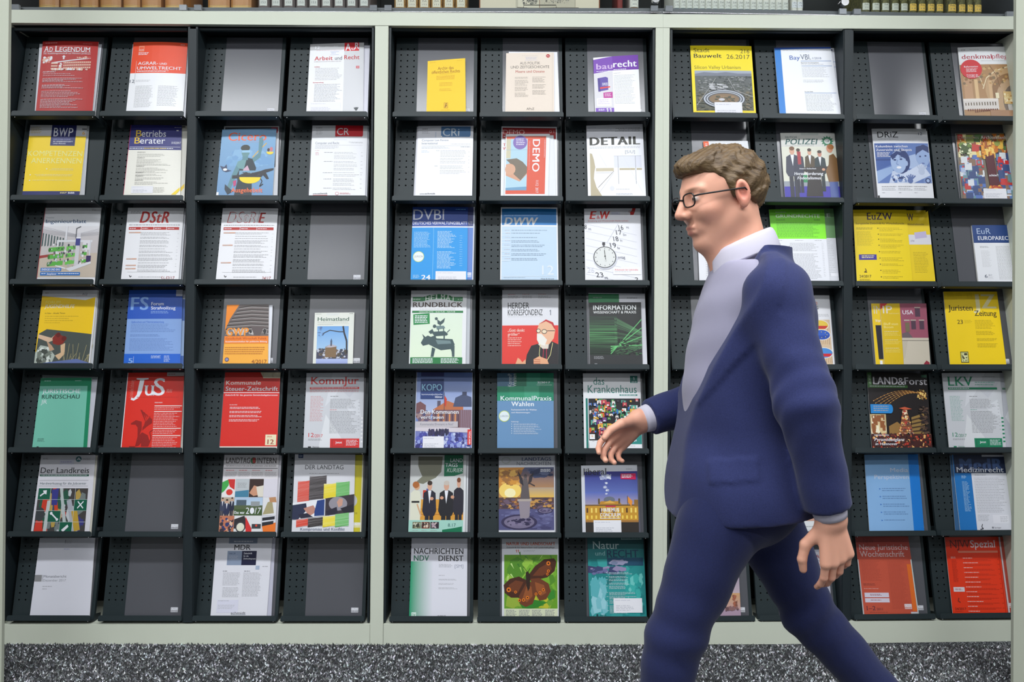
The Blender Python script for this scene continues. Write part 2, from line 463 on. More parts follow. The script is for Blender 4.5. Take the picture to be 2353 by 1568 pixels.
W = (238, 239, 246); K = (28, 28, 30)
def mix(a, b, t):
    return tuple(a[i] * (1 - t) + b[i] * t for i in range(3))
class Art:
    def __init__(s, seed=1):
        s.p = []; s.z = 1; s.rs = random.Random(seed); s.clip = None; s.base = W
    def _a(s, pts, c, dz=True):
        s.p.append((pts, c, s.z))
        if dz: s.z += 1
    def bg(s, c, c2=None):
        s.base = c
        if c2 is None: s._a([(0, 0), (100, 0), (100, 112), (0, 112)], c)
        else: s.G(0, 0, 100, 112, c, c2)
        return s
    def R(s, x0, y0, x1, y1, c):
        s._a([(x0, y0), (x1, y0), (x1, y1), (x0, y1)], c); return s
    def G(s, x0, y0, x1, y1, ct_, cb, hor=False):       # gradient
        c = [ct_, ct_, cb, cb] if not hor else [ct_, cb, cb, ct_]
        s._a([(x0, y0), (x1, y0), (x1, y1), (x0, y1)], c); return s
    def P(s, pts, c):
        t = tessellate_polygon([[Vector((x, y, 0)) for x, y in pts]])
        for q in t: s._a([pts[i] for i in q], c, False)
        s.z += 1; return s
    def E(s, cx, cy, rx, ry, c, n=14, a0=0):
        pts = [(cx + rx * math.cos(2 * math.pi * i / n + a0), cy + ry * math.sin(2 * math.pi * i / n + a0)) for i in range(n)]
        s._a(pts, c); return s
    def S(s, pts, w, c, asp=1.0):                          # stroke
        for (x0, y0), (x1, y1) in zip(pts[:-1], pts[1:]):
            dx, dy = x1 - x0, (y1 - y0) * asp
            L = math.hypot(dx, dy) or 1
            nx, ny = -dy / L * w / 2, dx / L * w / 2 / asp
            s._a([(x0 + nx, y0 + ny), (x1 + nx, y1 + ny), (x1 - nx, y1 - ny), (x0 - nx, y0 - ny)], c, False); s.z += .3
        s.z += 1; return s
    def T(s, t, x0, x1, yt, yb, c, b=0.0, f=False, i=0.0, rot=0):
        if set(t) == {'1'}:                                 # figure one with its flag
            w_ = (x1 - x0) / len(t); h_ = yb - yt
            for k in range(len(t)):
                a_ = x0 + w_ * k
                s.P([(a_ + w_ * .42, yb), (a_ + w_ * .42, yt + h_ * .24), (a_ + w_ * .1, yt + h_ * .34), (a_ + w_ * .1, yt + h_ * .2), (a_ + w_ * .5, yt), (a_ + w_ * .72, yt), (a_ + w_ * .72, yb)], c)
            return s
        vs, fs, m0, m1, nf1 = text_mesh(t, b, f, i)
        cap = 0.682
        kx = (x1 - x0) / max(m1 - m0, 1e-4)
        def mp(v):
            if rot == 0: return (x0 + (v[0] - m0) * kx, yb - v[1] / cap * (yb - yt))
            h = (v[0] - m0) / max(m1 - m0, 1e-4); g = v[1] / cap
            if rot > 0: return (x0 + g * (x1 - x0), yt + h * (yb - yt))      # reads downward
            return (x1 - g * (x1 - x0), yb - h * (yb - yt))                  # reads upward
        P2 = [mp(v) for v in vs]
        for j_, q in enumerate(fs): s.p.append(([P2[k] for k in q], c, s.z + .6 * (j_ // nf1)))
        s.z += 3; return s
    def L(s, x0, y0, x1, y1, n, c, h=None, rag=0.25, word=3.4, a=0.75, right=False):    # lines of small print
        c = mix(s.base, c, a * (.62 if sum(c) < 620 else .85))
        st_ = (y1 - y0) / n
        h = (h or min(st_ * 0.5, 1.0)) * .82
        for k in range(n):
            y = y0 + k * st_
            end = x1 - s.rs.random() * rag * (x1 - x0)
            x = x0
            if right: x = x0 + (x1 - end); end = x1
            while x < end - 0.8:
                w = min(s.rs.uniform(0.4, 1.6) * word, end - x)
                s._a([(x, y), (x + w, y), (x + w, y + h), (x, y + h)], c, False)
                x += w + (.8 if word < 5 else 1.2)
        s.z += 1; return s
    def SC(s, x0, y0, x1, y1, n, size, pal, asp=1.0, rnd=True, sv=0.6):   # scatter of small shards, clipped to the box
        for k in range(n):
            w = size * s.rs.uniform(1 - sv, 1 + sv) / 2; h = w * asp * 0.8
            cx = s.rs.uniform(x0 + w, x1 - w); cy = s.rs.uniform(y0 + h, y1 - h)
            a = s.rs.uniform(0, 3.14) if rnd else 0
            pts = []
            for q in range(4 if not rnd else 5):
                t = a + (q + 0.5) * 2 * math.pi / (4 if not rnd else 5)
                f = 1.0 if rnd else 1.3
                pts.append((min(max(cx + w * f * math.cos(t), x0), x1), min(max(cy + h * f * math.sin(t), y0), y1)))
            s.p.append((pts, s.rs.choice(pal), s.z + 0.25 * k))
        s.z += 0.25 * n + 1; return s
    def N(s, x0, y0, x1, y1, nx, ny, pal):                 # mosaic of cells
        for i in range(nx):
            for j in range(ny):
                a = x0 + (x1 - x0) * i / nx; b = y0 + (y1 - y0) * j / ny
                s._a([(a, b), (a + (x1 - x0) / nx, b), (a + (x1 - x0) / nx, b + (y1 - y0) / ny), (a, b + (y1 - y0) / ny)], s.rs.choice(pal), False)
        s.z += 1; return s
    def man(s, x, y0, y1, suit, skin=(215, 165, 140), hair=(70, 55, 45), w=None, shirt=W):   # small standing figure in a picture
        h = y1 - y0; w = w or h * 0.34
        s.R(x - w * .3, y0 + h * .5, x - w * .02, y1, mix(suit, K, .3)).R(x + w * .02, y0 + h * .5, x + w * .3, y1, mix(suit, K, .3))
        s.P([(x - w * .42, y0 + h * .2), (x - w * .15, y0 + h * .155), (x + w * .15, y0 + h * .155), (x + w * .42, y0 + h * .2), (x + w * .5, y0 + h * .5), (x + w * .36, y0 + h * .58), (x - w * .36, y0 + h * .58), (x - w * .5, y0 + h * .5)], suit)
        s.P([(x - w * .12, y0 + h * .16), (x + w * .12, y0 + h * .16), (x, y0 + h * .38)], shirt)
        s.E(x, y0 + h * .085, w * .17, h * .075, skin).E(x, y0 + h * .035, w * .18, h * .04, hair)
        return s

NK = 8
PAPER = 0.90
def clip_u(pts, cols, lo, hi, key=0):
    for side, lim in ((0, lo), (1, hi)):
        out = []; oc = []
        n = len(pts)
        for i in range(n):
            a, b = pts[i], pts[(i + 1) % n]
            ka, kb = a[key], b[key]
            ina = ka >= lim - 1e-7 if side == 0 else ka <= lim + 1e-7
            inb = kb >= lim - 1e-7 if side == 0 else kb <= lim + 1e-7
            if ina: out.append(a); oc.append(cols[i] if cols else None)
            if ina != inb:
                t = (lim - ka) / (kb - ka)
                p = [x + t * (y - x) for x, y in zip(a, b)]; p[key] = lim
                out.append(tuple(p))
                oc.append(mix(cols[i], cols[(i + 1) % n], t) if cols else None)
        pts, cols = out, (oc if cols else None)
        if len(pts) < 3: return [], None
    return pts, cols
def bow_map(quad):
    """affine cross-coordinate of a cover (0 at its left edge, 100 at its right one) from local x and y"""
    tl, tr, br, bl = quad
    kx = ((tl[0] - bl[0]) / (tl[1] - bl[1]) + (tr[0] - br[0]) / (tr[1] - br[1])) / 2
    w = ((tr[0] - tl[0]) + (br[0] - bl[0])) / 2
    xm = (tl[0] - kx * tl[1] + bl[0] - kx * bl[1]) / 2
    return lambda x, y: (x - kx * y - xm) / w * 100.0
def bow_z(s_, bow):
    k = s_ / 100.0 * NK; i = min(max(int(math.floor(k)), 0), NK - 1); f = k - i
    g = lambda j: 4 * (j / NK) * (1 - j / NK)
    return bow * (g(i) * (1 - f) + g(i + 1) * f)
def art_mesh(name, art, quad, bow, m, parent, z0):
    """quad: tl, tr, br(v=100), bl(v=100) in the local xy plane; v may run beyond 100 down to the ledge."""
    V = []; Fs = []; C = []
    tl, tr, br, bl = quad
    sm = bow_map(quad)
    for pts, c, z in art.p:
        cl = [lin(q) for q in c] if isinstance(c[0], (tuple, list)) else None
        flat = None if cl else tuple(k_ * PAPER for k_ in lin(c))
        if cl: cl = [tuple(k_ * PAPER for k_ in q_) for q_ in cl]
        mp = []
        for u, v in pts:
            uu, vv = u / 100.0, min(v, 111.5) / 100.0
            x = (tl[0] * (1 - uu) + tr[0] * uu) * (1 - vv) + (bl[0] * (1 - uu) + br[0] * uu) * vv
            y = (tl[1] * (1 - uu) + tr[1] * uu) * (1 - vv) + (bl[1] * (1 - uu) + br[1] * uu) * vv
            y = max(y, 0.0006)
            mp.append((sm(x, y), x, y))
        a, b = 0, 1
        if bow:
            a = min(max(int(math.floor(min(p[0] for p in mp) / 100.0 * NK + 1e-5)), 0), NK - 1)
            b = max(min(int(math.ceil(max(p[0] for p in mp) / 100.0 * NK - 1e-5)), NK), a + 1)
        for k in range(a, b):
            q, qc = mp, cl
            if b - a > 1:
                q, qc = clip_u(mp, cl, -1e6 if k == 0 else k * 100.0 / NK, 1e6 if k == NK - 1 else (k + 1) * 100.0 / NK)
            if len(q) < 3: continue
            base = len(V)
            for i, (s_, x, y) in enumerate(q):
                V.append((x, y, z0 + (bow_z(s_, bow) if bow else 0.0) + z * 0.000016))
                C.append((*(qc[i] if qc else flat), 1.0))
            ar = sum(V[base + i][0] * V[base + (i + 1) % len(q)][1] - V[base + (i + 1) % len(q)][0] * V[base + i][1] for i in range(len(q)))
            idx = list(range(base, base + len(q)))
            Fs.append(tuple(idx if ar > 0 else idx[::-1]))
    return obj(name, V, Fs, m, parent, cols=C)

# ------------------------------------------------------------------ build trays
def lip_y(px, r):                     # y pixel of the upper edge of the lip
    z = U(1176, LIP[r]).z + LIPH
    p = F(px, 700)                    # any height, only for the depth of the front plane
    v = Rm.transposed() @ (Vector((p.x, p.y, z)) - CAML)
    return IH / 2 - v.y / -v.z * FPX
TRAY = {}
def logo(a, x0, y0, x1, y1, ground=(105, 108, 112)):
    ym = y0 + (y1 - y0) * .5
    a.R(x0, y0, x1, ym, W).T('SCHULZ', x0 + (x1 - x0) * .04, x1 - (x1 - x0) * .04, y0 + (ym - y0) * .2, ym - (ym - y0) * .18, ground, b=.01)
    a.R(x0, ym, x1, y1, mix(W, ground, .25)).T('SPEYER', x0 + (x1 - x0) * .04, x1 - (x1 - x0) * .04, ym + (y1 - ym) * .2, y1 - (y1 - ym) * .18, ground, b=.01)
CARDC = (86, 87, 93)
CX0, CX1, CB = -0.070, 0.1395, 0.332
def make_card(parent):
    hh = CB * 1000 / 100.0; ww = (CX1 - CX0) * 1000 / 100.0
    q = ((CX0, CB), (CX1, CB), (CX1, 0), (CX0, 0))
    out = []
    for nm, fn in (('backing_sheet', lambda a: a.bg(CARDC)), ('maker_logo', lambda a: logo(a, 100 - 40 / ww, 100 - 44 / hh, 100 - 14 / ww, 100 - 27 / hh, CARDC))):
        a = Art(3); a.z = 1 if not out else 6
        fn(a)
        o = art_mesh(nm, a, q, 0.0, M_CARD if not out else M_STICK, out[0] if out else parent, 0.0016)
        for v in o.data.vertices:      # the sheet lies in the tray's slope plane
            x, y, z = v.co
            v.co = on(x, y if y > 0.001 else 0.0, z)
        o.data.update()
        out.append(o)
    return out[0]
P_CARD = None
NOCARD = {(1, 0), (2, 9), (4, 0), (4, 10)}
protos_used = False
for r in range(7):
    z = U(1176, LIP[r]).z
    for c in range(11):
        (tl_, tr_), (bl_, br_) = COLS[c]
        t = r / 6.0
        xl = tl_ + (bl_ - tl_) * t; xr = tr_ + (br_ - tr_) * t
        xm = (xl + xr) / 2
        rz = TH if c >= 7 else 0.0
        p = F(xm, LIP[r] if c < 7 else LIP[r] + (1176 - LIP[r]) * 0)
        # depth-corrected: keep the pixel column, set the height
        loc = Vector((p.x, p.y, z))
        e = empty('magazine_tray', loc, 'dark perforated steel magazine tray, %s from the left in the %s row' % (COLN[c], ROWN[r]), 'magazine tray', 'tilted magazine trays', (0, 0, rz))
        TRAY[(r, c)] = (e, rz)
        first = (r == 0 and c == 0)
        for pr in [P_PANEL, P_SHELF] + P_BR + P_SC:
            q = pr if first else pr.copy()
            if not first: COL.objects.link(q)
            q.parent = e
        if (r, c) not in NOCARD:
            if P_CARD is None:
                P_CARD = make_card(e)
                P_CARD['label'] = 'grey plastic sheet with small white maker logo at its lower corner'
            else:
                q = P_CARD.copy(); COL.objects.link(q); q.parent = e
                q2 = P_CARD.children[0].copy(); COL.objects.link(q2); q2.parent = q

def tray_plane(r, c, off):
    """A point and the normal of the tray's slope plane raised by off; also its right and up-slope axes."""
    e, rz = TRAY[(r, c)]
    Rz = Matrix.Rotation(rz, 3, 'Z')
    o = e.location + Rz @ Vector(on(0, 0, off))
    n = Rz @ Vector((0, -ct, st)); ax = Rz @ Vector((1, 0, 0)); up = Rz @ Vector((0, st, ct))
    return o, n, ax, up

ROTM = {}
def mag(r, c, q, label, draw, off=0.004, th=0.003, bow=0.0015, matte=False, group=None, back=None, sticker=None, curl=None):
    """q: TLx, TLy, TRx, TRy, BLx, BRx in photograph pixels; the foot corners are where the cover meets the lip."""
    tlx, tly, trx, try_, blx, brx = q
    o, n, ax, up = tray_plane(r, c, off + th)
    ly = lip_y((blx + brx) / 2, r)
    P = [hit(x, y, o, n) for x, y in ((tlx, tly), (trx, try_), (brx, ly), (blx, ly))]
    L2 = [((p - o).dot(ax), (p - o).dot(up)) for p in P]
    # follow both side edges down to the ledge for the foot of the magazine
    def foot(a, b):
        k = (a[0] - b[0]) / (a[1] - b[1]); return b[0] - k * b[1]
    fx0 = foot(L2[0], L2[3]); fx1 = foot(L2[1], L2[2])
    mx = (fx0 + fx1) / 2
    o0 = o - n * (off + th)
    base = o0 + ax * mx + n * off
    Mx = Matrix((ax, up, n)).transposed()
    e = empty('magazine', base, label, 'magazine', group, Mx.to_euler('XYZ'))
    quad = [(x - mx, y) for x, y in L2]
    a = Art(r * 31 + c * 7 + 11)
    draw(a)
    cov = art_mesh('cover', a, quad, bow, M_MATTE if matte else M_PRINT, e, th)
    # page block under the cover, following the same bow
    m = MB()
    tl, tr = quad[0], quad[1]
    f0, f1 = (fx0 - mx, 0.0005), (fx1 - mx, 0.0005)
    vs = []
    ins = 0.0007
    smq = bow_map(quad)
    for k in range(NK + 1):
        u = k / NK
        uu = ins / 0.2 + u * (1 - 2 * ins / 0.2)
        xt = tl[0] * (1 - uu) + tr[0] * uu; yt = tl[1] * (1 - uu) + tr[1] * uu - ins
        xb = f0[0] * (1 - uu) + f1[0] * uu; yb = 0.0006
        zt = th - 0.0002 + bow_z(smq(xt, yt), bow); zt2 = th - 0.0002 + bow_z(smq(xb, yb), bow)
        vs += [(xt, yt, zt), (xb, yb, zt2), (xt, yt, 0.0), (xb, yb, 0.0)]
    fs = []
    for k in range(NK):
        i = 4 * k; j = i + 4
        fs += [(i, i + 1, j + 1, j), (i + 3, i + 2, j + 2, j + 3), (i + 2, i, j, j + 2), (i + 1, i + 3, j + 3, j + 1)]
    k = 4 * NK
    fs += [(2, 3, 1, 0), (k, k + 1, k + 3, k + 2)]
    obj('pages', vs, fs, M_PAGES, e)
    if sticker:
        x0, y0, x1, y1 = sticker[:4]
        sa = Art(r * 5 + c); sa.base = W
        sa.z = 0
        sa.R(x0, y0, x1, y1, (236, 236, 242))
        w_, h_ = x1 - x0, y1 - y0
        sa.L(x0 + .05 * w_, y0 + .12 * h_, x0 + .6 * w_, y0 + .2 * h_, 1, (120, 120, 150), h=.05 * h_, rag=.1, word=w_ * .12, a=.5)
        sa.L(x0 + .08 * w_, y0 + .5 * h_, x0 + .8 * w_, y0 + .92 * h_, 4, (110, 110, 130), h=.05 * h_, rag=.4, word=w_ * .1, a=.6)
        zt = a.z + 4
        sa.p = [(p, cc, zz + zt) for p, cc, zz in sa.p]
        so = art_mesh('mailing_label', sa, quad, bow, M_STICK, e, th)
        so['label'] = 'white address sticker'
    return e
# ------------------------------------------------------------------ the magazines, row by row
def bul(a, x, y0, y1, n, x1, c=W, h=1.0, c2=None, rag=.3):
    st_ = (y1 - y0) / n
    for k in range(n):
        y = y0 + k * st_
        a.R(x, y, x + 1.3, y + h, c2 or c)
        a.L(x + 4, y, x1, y + st_ * .75, 2, c, h=h * .8, rag=rag)
def f(a):
    a.bg((186, 44, 42)); a.L(5, 2.5, 27, 4, 1, W, h=.9, rag=0).L(73, 3.5, 90, 5, 1, W, h=.9, rag=0, a=.5)
    a.T('A', 4, 13, 7.5, 15.5, W, b=.01, f=True).T('D', 14, 20, 9, 15.5, W, b=.01, f=True).T('L', 24, 32, 7.5, 15.5, W, b=.01, f=True).T('EGENDUM', 32.5, 87, 9, 15.5, W, b=.01, f=True)
    a.R(3, 15.9, 88, 16.3, W).T('Die Ausbildungszeitschrift aus Münsters Juridicum', 4, 88, 17.3, 19.2, W, b=.01, f=True)
    t = (235, 190, 170)
    a.SC(2, 22, 22, 33, 40, 4, [t, W, (220, 140, 125)]); a.P([(20, 31.5), (89, 24), (89, 25.5), (20, 33)], W)
    a.R(40, 21.5, 43, 27, W).R(38.5, 22.5, 44.5, 23.5, W).SC(60, 22, 90, 26, 25, 3, [t, (200, 80, 75)]).SC(33, 32, 40, 43, 24, 3, [t, W])
    for k in range(3):
        y = 31 + k * 3.9
        a.P([(42, y), (90, y - 1.5), (90, y + .9), (42, y + 2.5)], t); a.R(20, y + 1, 32, y + 3, t)
        for i in range(14): a.R(43.5 + i * 3.3, y - i * .11 + .3, 44.6 + i * 3.3, y + 1.7 - i * .1, (200, 80, 75))
    a.SC(20, 40, 90, 43.5, 40, 4, [W, t])
    for y0, y1, n in ((48, 53, 2), (54.5, 61, 4), (64, 70, 4), (73, 83, 5), (84.5, 98, 8)): a.L(7, y0, 82, y1, n, W, h=.85, rag=.5, a=.9)
    a.T('AUS DEM INHALT', 6, 30, 44.5, 46.3, W, b=.015, f=True)
mag(0, 0, (91, 101, 234, 102, 80, 217), 'plain white back copy showing behind the dark red magazine at the upper end', lambda a: a.bg((206, 208, 216)), off=.002, th=.002, bow=0)
mag(0, 0, (98.5, 95, 226.7, 96, 82.3, 212.4), 'dark red law magazine with white line drawing of a long building', f, off=.005, th=.004, bow=.004)
def f(a):
    a.bg((246, 247, 251)); a.R(0, 0, 100, 46, (240, 78, 40)); a.R(12, 6, 22, 14, (246, 160, 130)).R(13, 7, 21, 13, (240, 100, 66)).T('DGAR', 13, 21, 11, 12.4, W, b=.02)
    a.L(12, 15.5, 32, 20, 3, W, h=.8, a=.8).R(9.5, 28, 9.9, 46, W).R(9.5, 46, 9.9, 62, (90, 90, 95))
    a.T('AGRAR-', 13, 50, 29.5, 34, W, b=.012).T('UND', 53, 66, 31, 34, W, b=.012).T('UMWELTRECHT', 12, 92, 36.5, 41, W, b=.012).L(12, 42.5, 74, 45, 2, W, h=.7, a=.7)
    a.T('12', 1, 9.5, 55.5, 60, (60, 70, 90)).L(12, 56.5, 42, 59.5, 2, K, a=.4, h=.6)
    a.L(13, 65, 48, 97, 20, K, a=.45, h=.6); a.L(54, 65, 90, 95, 19, K, a=.45, h=.6); a.L(88, 3, 96, 4, 1, W, a=.5)
mag(0, 1, (305, 102, 434.5, 105, 292, 427), 'white sheet edge of the back copy under the orange and white magazine', lambda a: a.bg((214, 216, 222)), off=.002, th=.002, bow=0)
mag(0, 1, (307, 97.5, 431.4, 99.5, 289.8, 420.9), 'orange-topped white magazine with agrarian law title in white capitals', f, off=.005, th=.004, bow=.006)
def f(a):
    a.bg((240, 241, 246)); a.R(0, 0, 100, 9.5, (190, 190, 192)); a.R(64, 0, 100, 12, (196, 196, 198)); a.R(64, 9.5, 100, 112, (216, 217, 221))
    a.R(64, -.3, 91, 12, (214, 40, 50)).T('A', 65.5, 76, 1, 11.6, W, b=.02).T('u', 77, 83, 6, 10.5, W, b=.02).T('R', 83.5, 91, 0, 9, W, b=.02)
    a.T('12', 10, 18, 3, 7.5, W, b=.01).L(22, 4, 28, 6, 1, K, a=.5).L(44, 4, 56, 6, 1, W, a=.6).L(12, 9.9, 60, 11, 1, (200, 70, 70), a=.4, h=.7, rag=0)
    a.R(38, 12.5, 54, 13, (180, 190, 225)).R(38, 17, 54, 17.4, (180, 190, 225)).L(40, 14, 52, 16, 1, (150, 165, 215), h=1.4, a=.6)
    a.T('Arbeit', 9.5, 43, 19, 25, (205, 60, 65), b=.014).T('und', 47, 60, 19.5, 25, (95, 100, 105)).T('Recht', 64, 92, 18.4, 24.4, (200, 52, 60), b=.014)
    a.L(9, 26.7, 60, 28, 1, (120, 90, 90), h=.9, a=.6, rag=0).T('Aufsätze', 10, 20, 34, 35.5, (205, 60, 65), b=.01).L(12, 37, 62, 56, 9, K, a=.4, h=.6).T('Rechtsprechung', 9, 28, 57.5, 59, (205, 60, 65), b=.01)
    a.L(12, 61, 62, 88, 15, K, a=.4, h=.6); a.R(86, 34.5, 92, 38, (210, 90, 100)).T('125', 87, 91, 35.5, 37, W)
    a.R(6, 88, 60, 104, (236, 236, 246)).L(8, 89.5, 34, 91, 1, (110, 110, 160), a=.5, rag=0).L(8, 95, 44, 101, 3, (110, 110, 150), a=.5)
    a.S([(84, 95.5), (87.5, 99.5), (91, 95)], 1.6, (50, 60, 65)).E(87.5, 96, 1.6, 1.2, (50, 60, 65))
mag(0, 3, (722, 104, 850, 104.5, 714, 845), 'pale back copy sticking out beyond the worker law magazine', lambda a: a.bg((224, 224, 236)), off=.003, th=.004, bow=0)
mag(0, 3, (713, 102, 836.5, 98, 704, 834.6), 'white and grey magazine with red lettering and red corner block on labour law', f, off=.008, th=.004)
def f(a):
    a.bg((248, 210, 60)); o = (190, 110, 40)
    a.T('Archiv des', 27, 69, 13.5, 19.5, (150, 80, 40), f=True).T('öffentlichen Rechts', 11, 86, 20.5, 26.5, (160, 85, 45), f=True)
    a.L(32, 28, 66, 29, 1, o, h=.9, rag=.1).L(24, 31.5, 74, 40, 4, o, h=1.1, rag=.15).L(32, 45, 68, 53, 3, o, h=1.1, rag=.15).L(32, 57, 64, 63, 2, o, h=1.1, rag=.1)
    a.R(44, 84, 54.5, 95, (205, 150, 50)).R(45, 84.7, 53.5, 94.3, (236, 190, 70)).S([(50, 86), (49, 89.5), (51.5, 90.5)], 1.5, (110, 70, 30)).S([(49, 89.5), (47, 93.5)], 1.5, (110, 70, 30)).E(50, 86, 1.3, .9, (110, 70, 30))
    a.L(38, 97.5, 60, 99, 1, o, h=1.2, rag=0, a=.6).L(6, 3, 22, 6, 1, o, h=1.5, a=.35).L(78, 3, 96, 6, 1, o, h=1, a=.4)
mag(0, 4, (982.8, 140.6, 1069, 133.8, 980, 1070.4), 'small thick yellow booklet with brown serif title at the upper row', f, off=.003, th=.011, bow=.001, matte=True)
def f(a):
    a.bg((240, 226, 212)); g = (110, 105, 100)
    a.E(87.5, 6, 4.2, 3, (188, 50, 45), 20).T('APuZ', 84.5, 90.5, 5, 7, W).L(33, 5, 68, 6, 1, g, h=.5, rag=0, a=.4)
    a.R(39, 7.5, 66, 7.8, (170, 180, 220)).R(39, 13, 66, 13.3, (170, 180, 220)).L(41, 9, 64, 12, 2, (150, 165, 215), h=.9, rag=.1)
    a.T('AUS POLITIK', 29, 71, 16, 20.5, g).T('UND ZEITGESCHICHTE', 10, 90, 22.5, 27, g).T('Meere und Ozeane', 20, 80, 30.5, 34.7, (190, 75, 65), f=True)
    for x in (18, 54):
        for y, n in ((42, 2), (47.5, 5), (59, 4), (69, 4)) if x == 18 else ((42, 1), (44.5, 4), (55, 4), (65, 4)): a.L(x + 1, y, x + 29, y + n * 2, n, (100, 95, 90), h=.9, rag=.25)
    a.T('APuZ', 43, 59, 94.5, 98, g, f=True).R(96, 0, 96.3, 112, (205, 190, 178))
mag(0, 5, (1169, 119, 1280.5, 119.6, 1169, 1285.7), 'white back copy standing out beyond the cream booklet', lambda a: a.bg((236, 236, 246)), off=.002, th=.004, bow=0)
mag(0, 5, (1163, 122.4, 1273, 120.5, 1161, 1274), 'cream booklet with thin grey capitals and small red disc at its corner', f, off=.006, th=.004, matte=True)
def f(a):
    a.bg((246, 247, 252)); v = (112, 42, 170)
    a.R(42, 0, 100, 26, v); a.P([(0, 4), (42, 0), (42, 26), (0, 30)], (122, 66, 180)); a.P([(0, 30), (42, 27), (42, 112), (0, 112)], (222, 220, 226))
    a.T('bau', 6, 42, 12, 22.5, (205, 175, 222), b=.03).T('recht', 43.5, 96, 9, 20.5, W, b=.03).L(44, 24, 72, 25.4, 1, W, h=1.2, rag=0).L(6, 26, 40, 27.3, 1, W, h=1, rag=0)
    a.P([(8, 39), (26, 37), (31, 39), (31, 61), (9, 64)], (90, 70, 165)).P([(8, 39), (14, 41), (14, 64), (9, 64)], (70, 50, 140)).T('DER PROZESS', 18, 30, 48, 53, W, b=.03)
    a.P([(13, 56), (35, 54.5), (35, 57), (13, 59)], (226, 60, 60)).P([(20, 66), (40, 65), (40, 76), (20, 77.5)], (190, 40, 150)).L(23, 68, 37, 74, 3, W, h=.9, a=.9)
    a.R(5, 76, 37, 91, (244, 244, 250)).L(8, 79, 33, 89, 3, (120, 70, 170), h=1.1, a=.7).R(2, 94, 42, 112, (126, 80, 190)).T('11', 24, 38, 94.5, 101, W, b=.03).L(8, 96, 22, 100, 2, W, h=1)
    a.L(44, 31, 60, 32, 1, K, a=.5, h=.7).L(44, 35, 92, 88, 25, K, a=.45, h=.6)
mag(0, 6, (1363, 133, 1466, 126, 1367, 1472.4), 'purple and white building law magazine with a narrow flyer folded over its left half', f, off=.003, th=.005)
def f(a):
    a.bg((250, 226, 20)); g = (96, 84, 20)
    a.T('Stadt', 5, 31, 4, 10.3, g).T('216', 81, 96, 5.2, 11.3, g).T('Bauwelt', 5, 50, 12.5, 18.6, (60, 52, 20), b=.02).T('26.2017', 58, 96, 13.5, 20, g).T('Silicon Valley Urbanism', 5, 80, 30.5, 35.5, (130, 115, 20))
    a.G(5, 38, 97, 46, (168, 176, 190), (150, 158, 170)).P([(5, 43), (20, 40.5), (40, 42), (55, 40.5), (75, 42.5), (97, 42), (97, 47), (5, 47)], (120, 126, 140)).G(5, 46, 97, 98, (92, 98, 100), (84, 84, 66))
    a.SC(5, 46, 97, 70, 240, 4, [(70, 78, 80), (108, 112, 112), (84, 92, 84), (140, 142, 142), (60, 66, 66)], .5)
    a.SC(5, 68, 97, 98, 200, 5, [(98, 92, 72), (70, 72, 58), (120, 108, 84), (60, 66, 56)], .6)
    a.S([(38, 50), (26, 66), (6, 90)], .9, (160, 160, 160)).S([(58, 50), (68, 68), (97, 78)], .9, (165, 165, 165)).SC(26, 58, 58, 68, 30, 6, [(200, 202, 205), (150, 152, 155)], .3, False)
    for rx, ry, cc in ((34, 14, (70, 74, 82)), (32.5, 13, (196, 202, 212)), (30.5, 11.8, (92, 98, 108)), (28, 10.4, (200, 205, 214)), (26.5, 9.5, (84, 86, 92)), (24, 8, (132, 108, 80))): a.E(50, 81, rx, ry, cc, 32)
    a.SC(32, 76, 68, 86, 60, 5, [(150, 120, 86), (90, 84, 60), (120, 96, 70), (64, 66, 50)], .6).E(46, 82, 5, 2, (200, 200, 205))
    a.R(0, 98.7, 100, 99, (230, 200, 20))
mag(0, 7, (1585.8, 104.8, 1726.4, 106.2, 1593.3, 1737), 'bright yellow architecture magazine with aerial photo of a ring-shaped building', f, off=.003, th=.004, bow=.002, sticker=(34, 86, 78, 110))
def f(a):
    a.bg((244, 246, 252)); a.P([(0, 0), (100, 0), (100, 2.3), (11, 3), (10, 112), (0, 112)], (40, 130, 215)); a.R(0, 0, 100, 2.2, (44, 82, 170))
    a.L(14, 4.5, 96, 5.5, 1, K, h=.5, rag=.1, a=.5).R(43, 7, 61, 7.3, (180, 195, 225)).T('Bay', 25, 43, 12.5, 19, (70, 105, 180), b=.012).T('VBl.', 44, 62, 11, 19, (75, 90, 120)).T('1/2018', 65, 80, 15.5, 18.7, (70, 90, 135))
    b = (80, 125, 190)
    for y in (21, 28.5, 69.5): a.R(44, y, 97, y + .6, b)
    a.T('Bayerische Verwaltungsblätter', 44, 75, 23, 24.8, K).L(44, 26, 92, 27, 1, K, h=.6, a=.5).L(44, 31, 90, 47, 9, K, a=.4, h=.6).L(44, 50, 86, 55, 3, K, a=.4, h=.6).T('Aus dem Inhalt', 44, 58, 67, 68.6, K).L(44, 72, 96, 98, 14, K, a=.45, h=.7)
mag(0, 8, (1812, 110.6, 1917.4, 110.6, 1830, 1938.4), 'white back copy beside the blue-spined magazine', lambda a: [a.bg((226, 228, 236)), a.R(87, 2, 95, 4, (40, 60, 110)), a.R(88, 21, 98, 21.6, (80, 125, 190)), a.R(88, 29, 98, 29.6, (80, 125, 190)), a.R(88, 70, 98, 70.6, (80, 125, 190))], off=.002, th=.003, bow=0)
mag(0, 8, (1779, 110, 1908.5, 108.5, 1791.5, 1934), 'white magazine with broad blue spine band and thin blue rules', f, off=.005, th=.005)
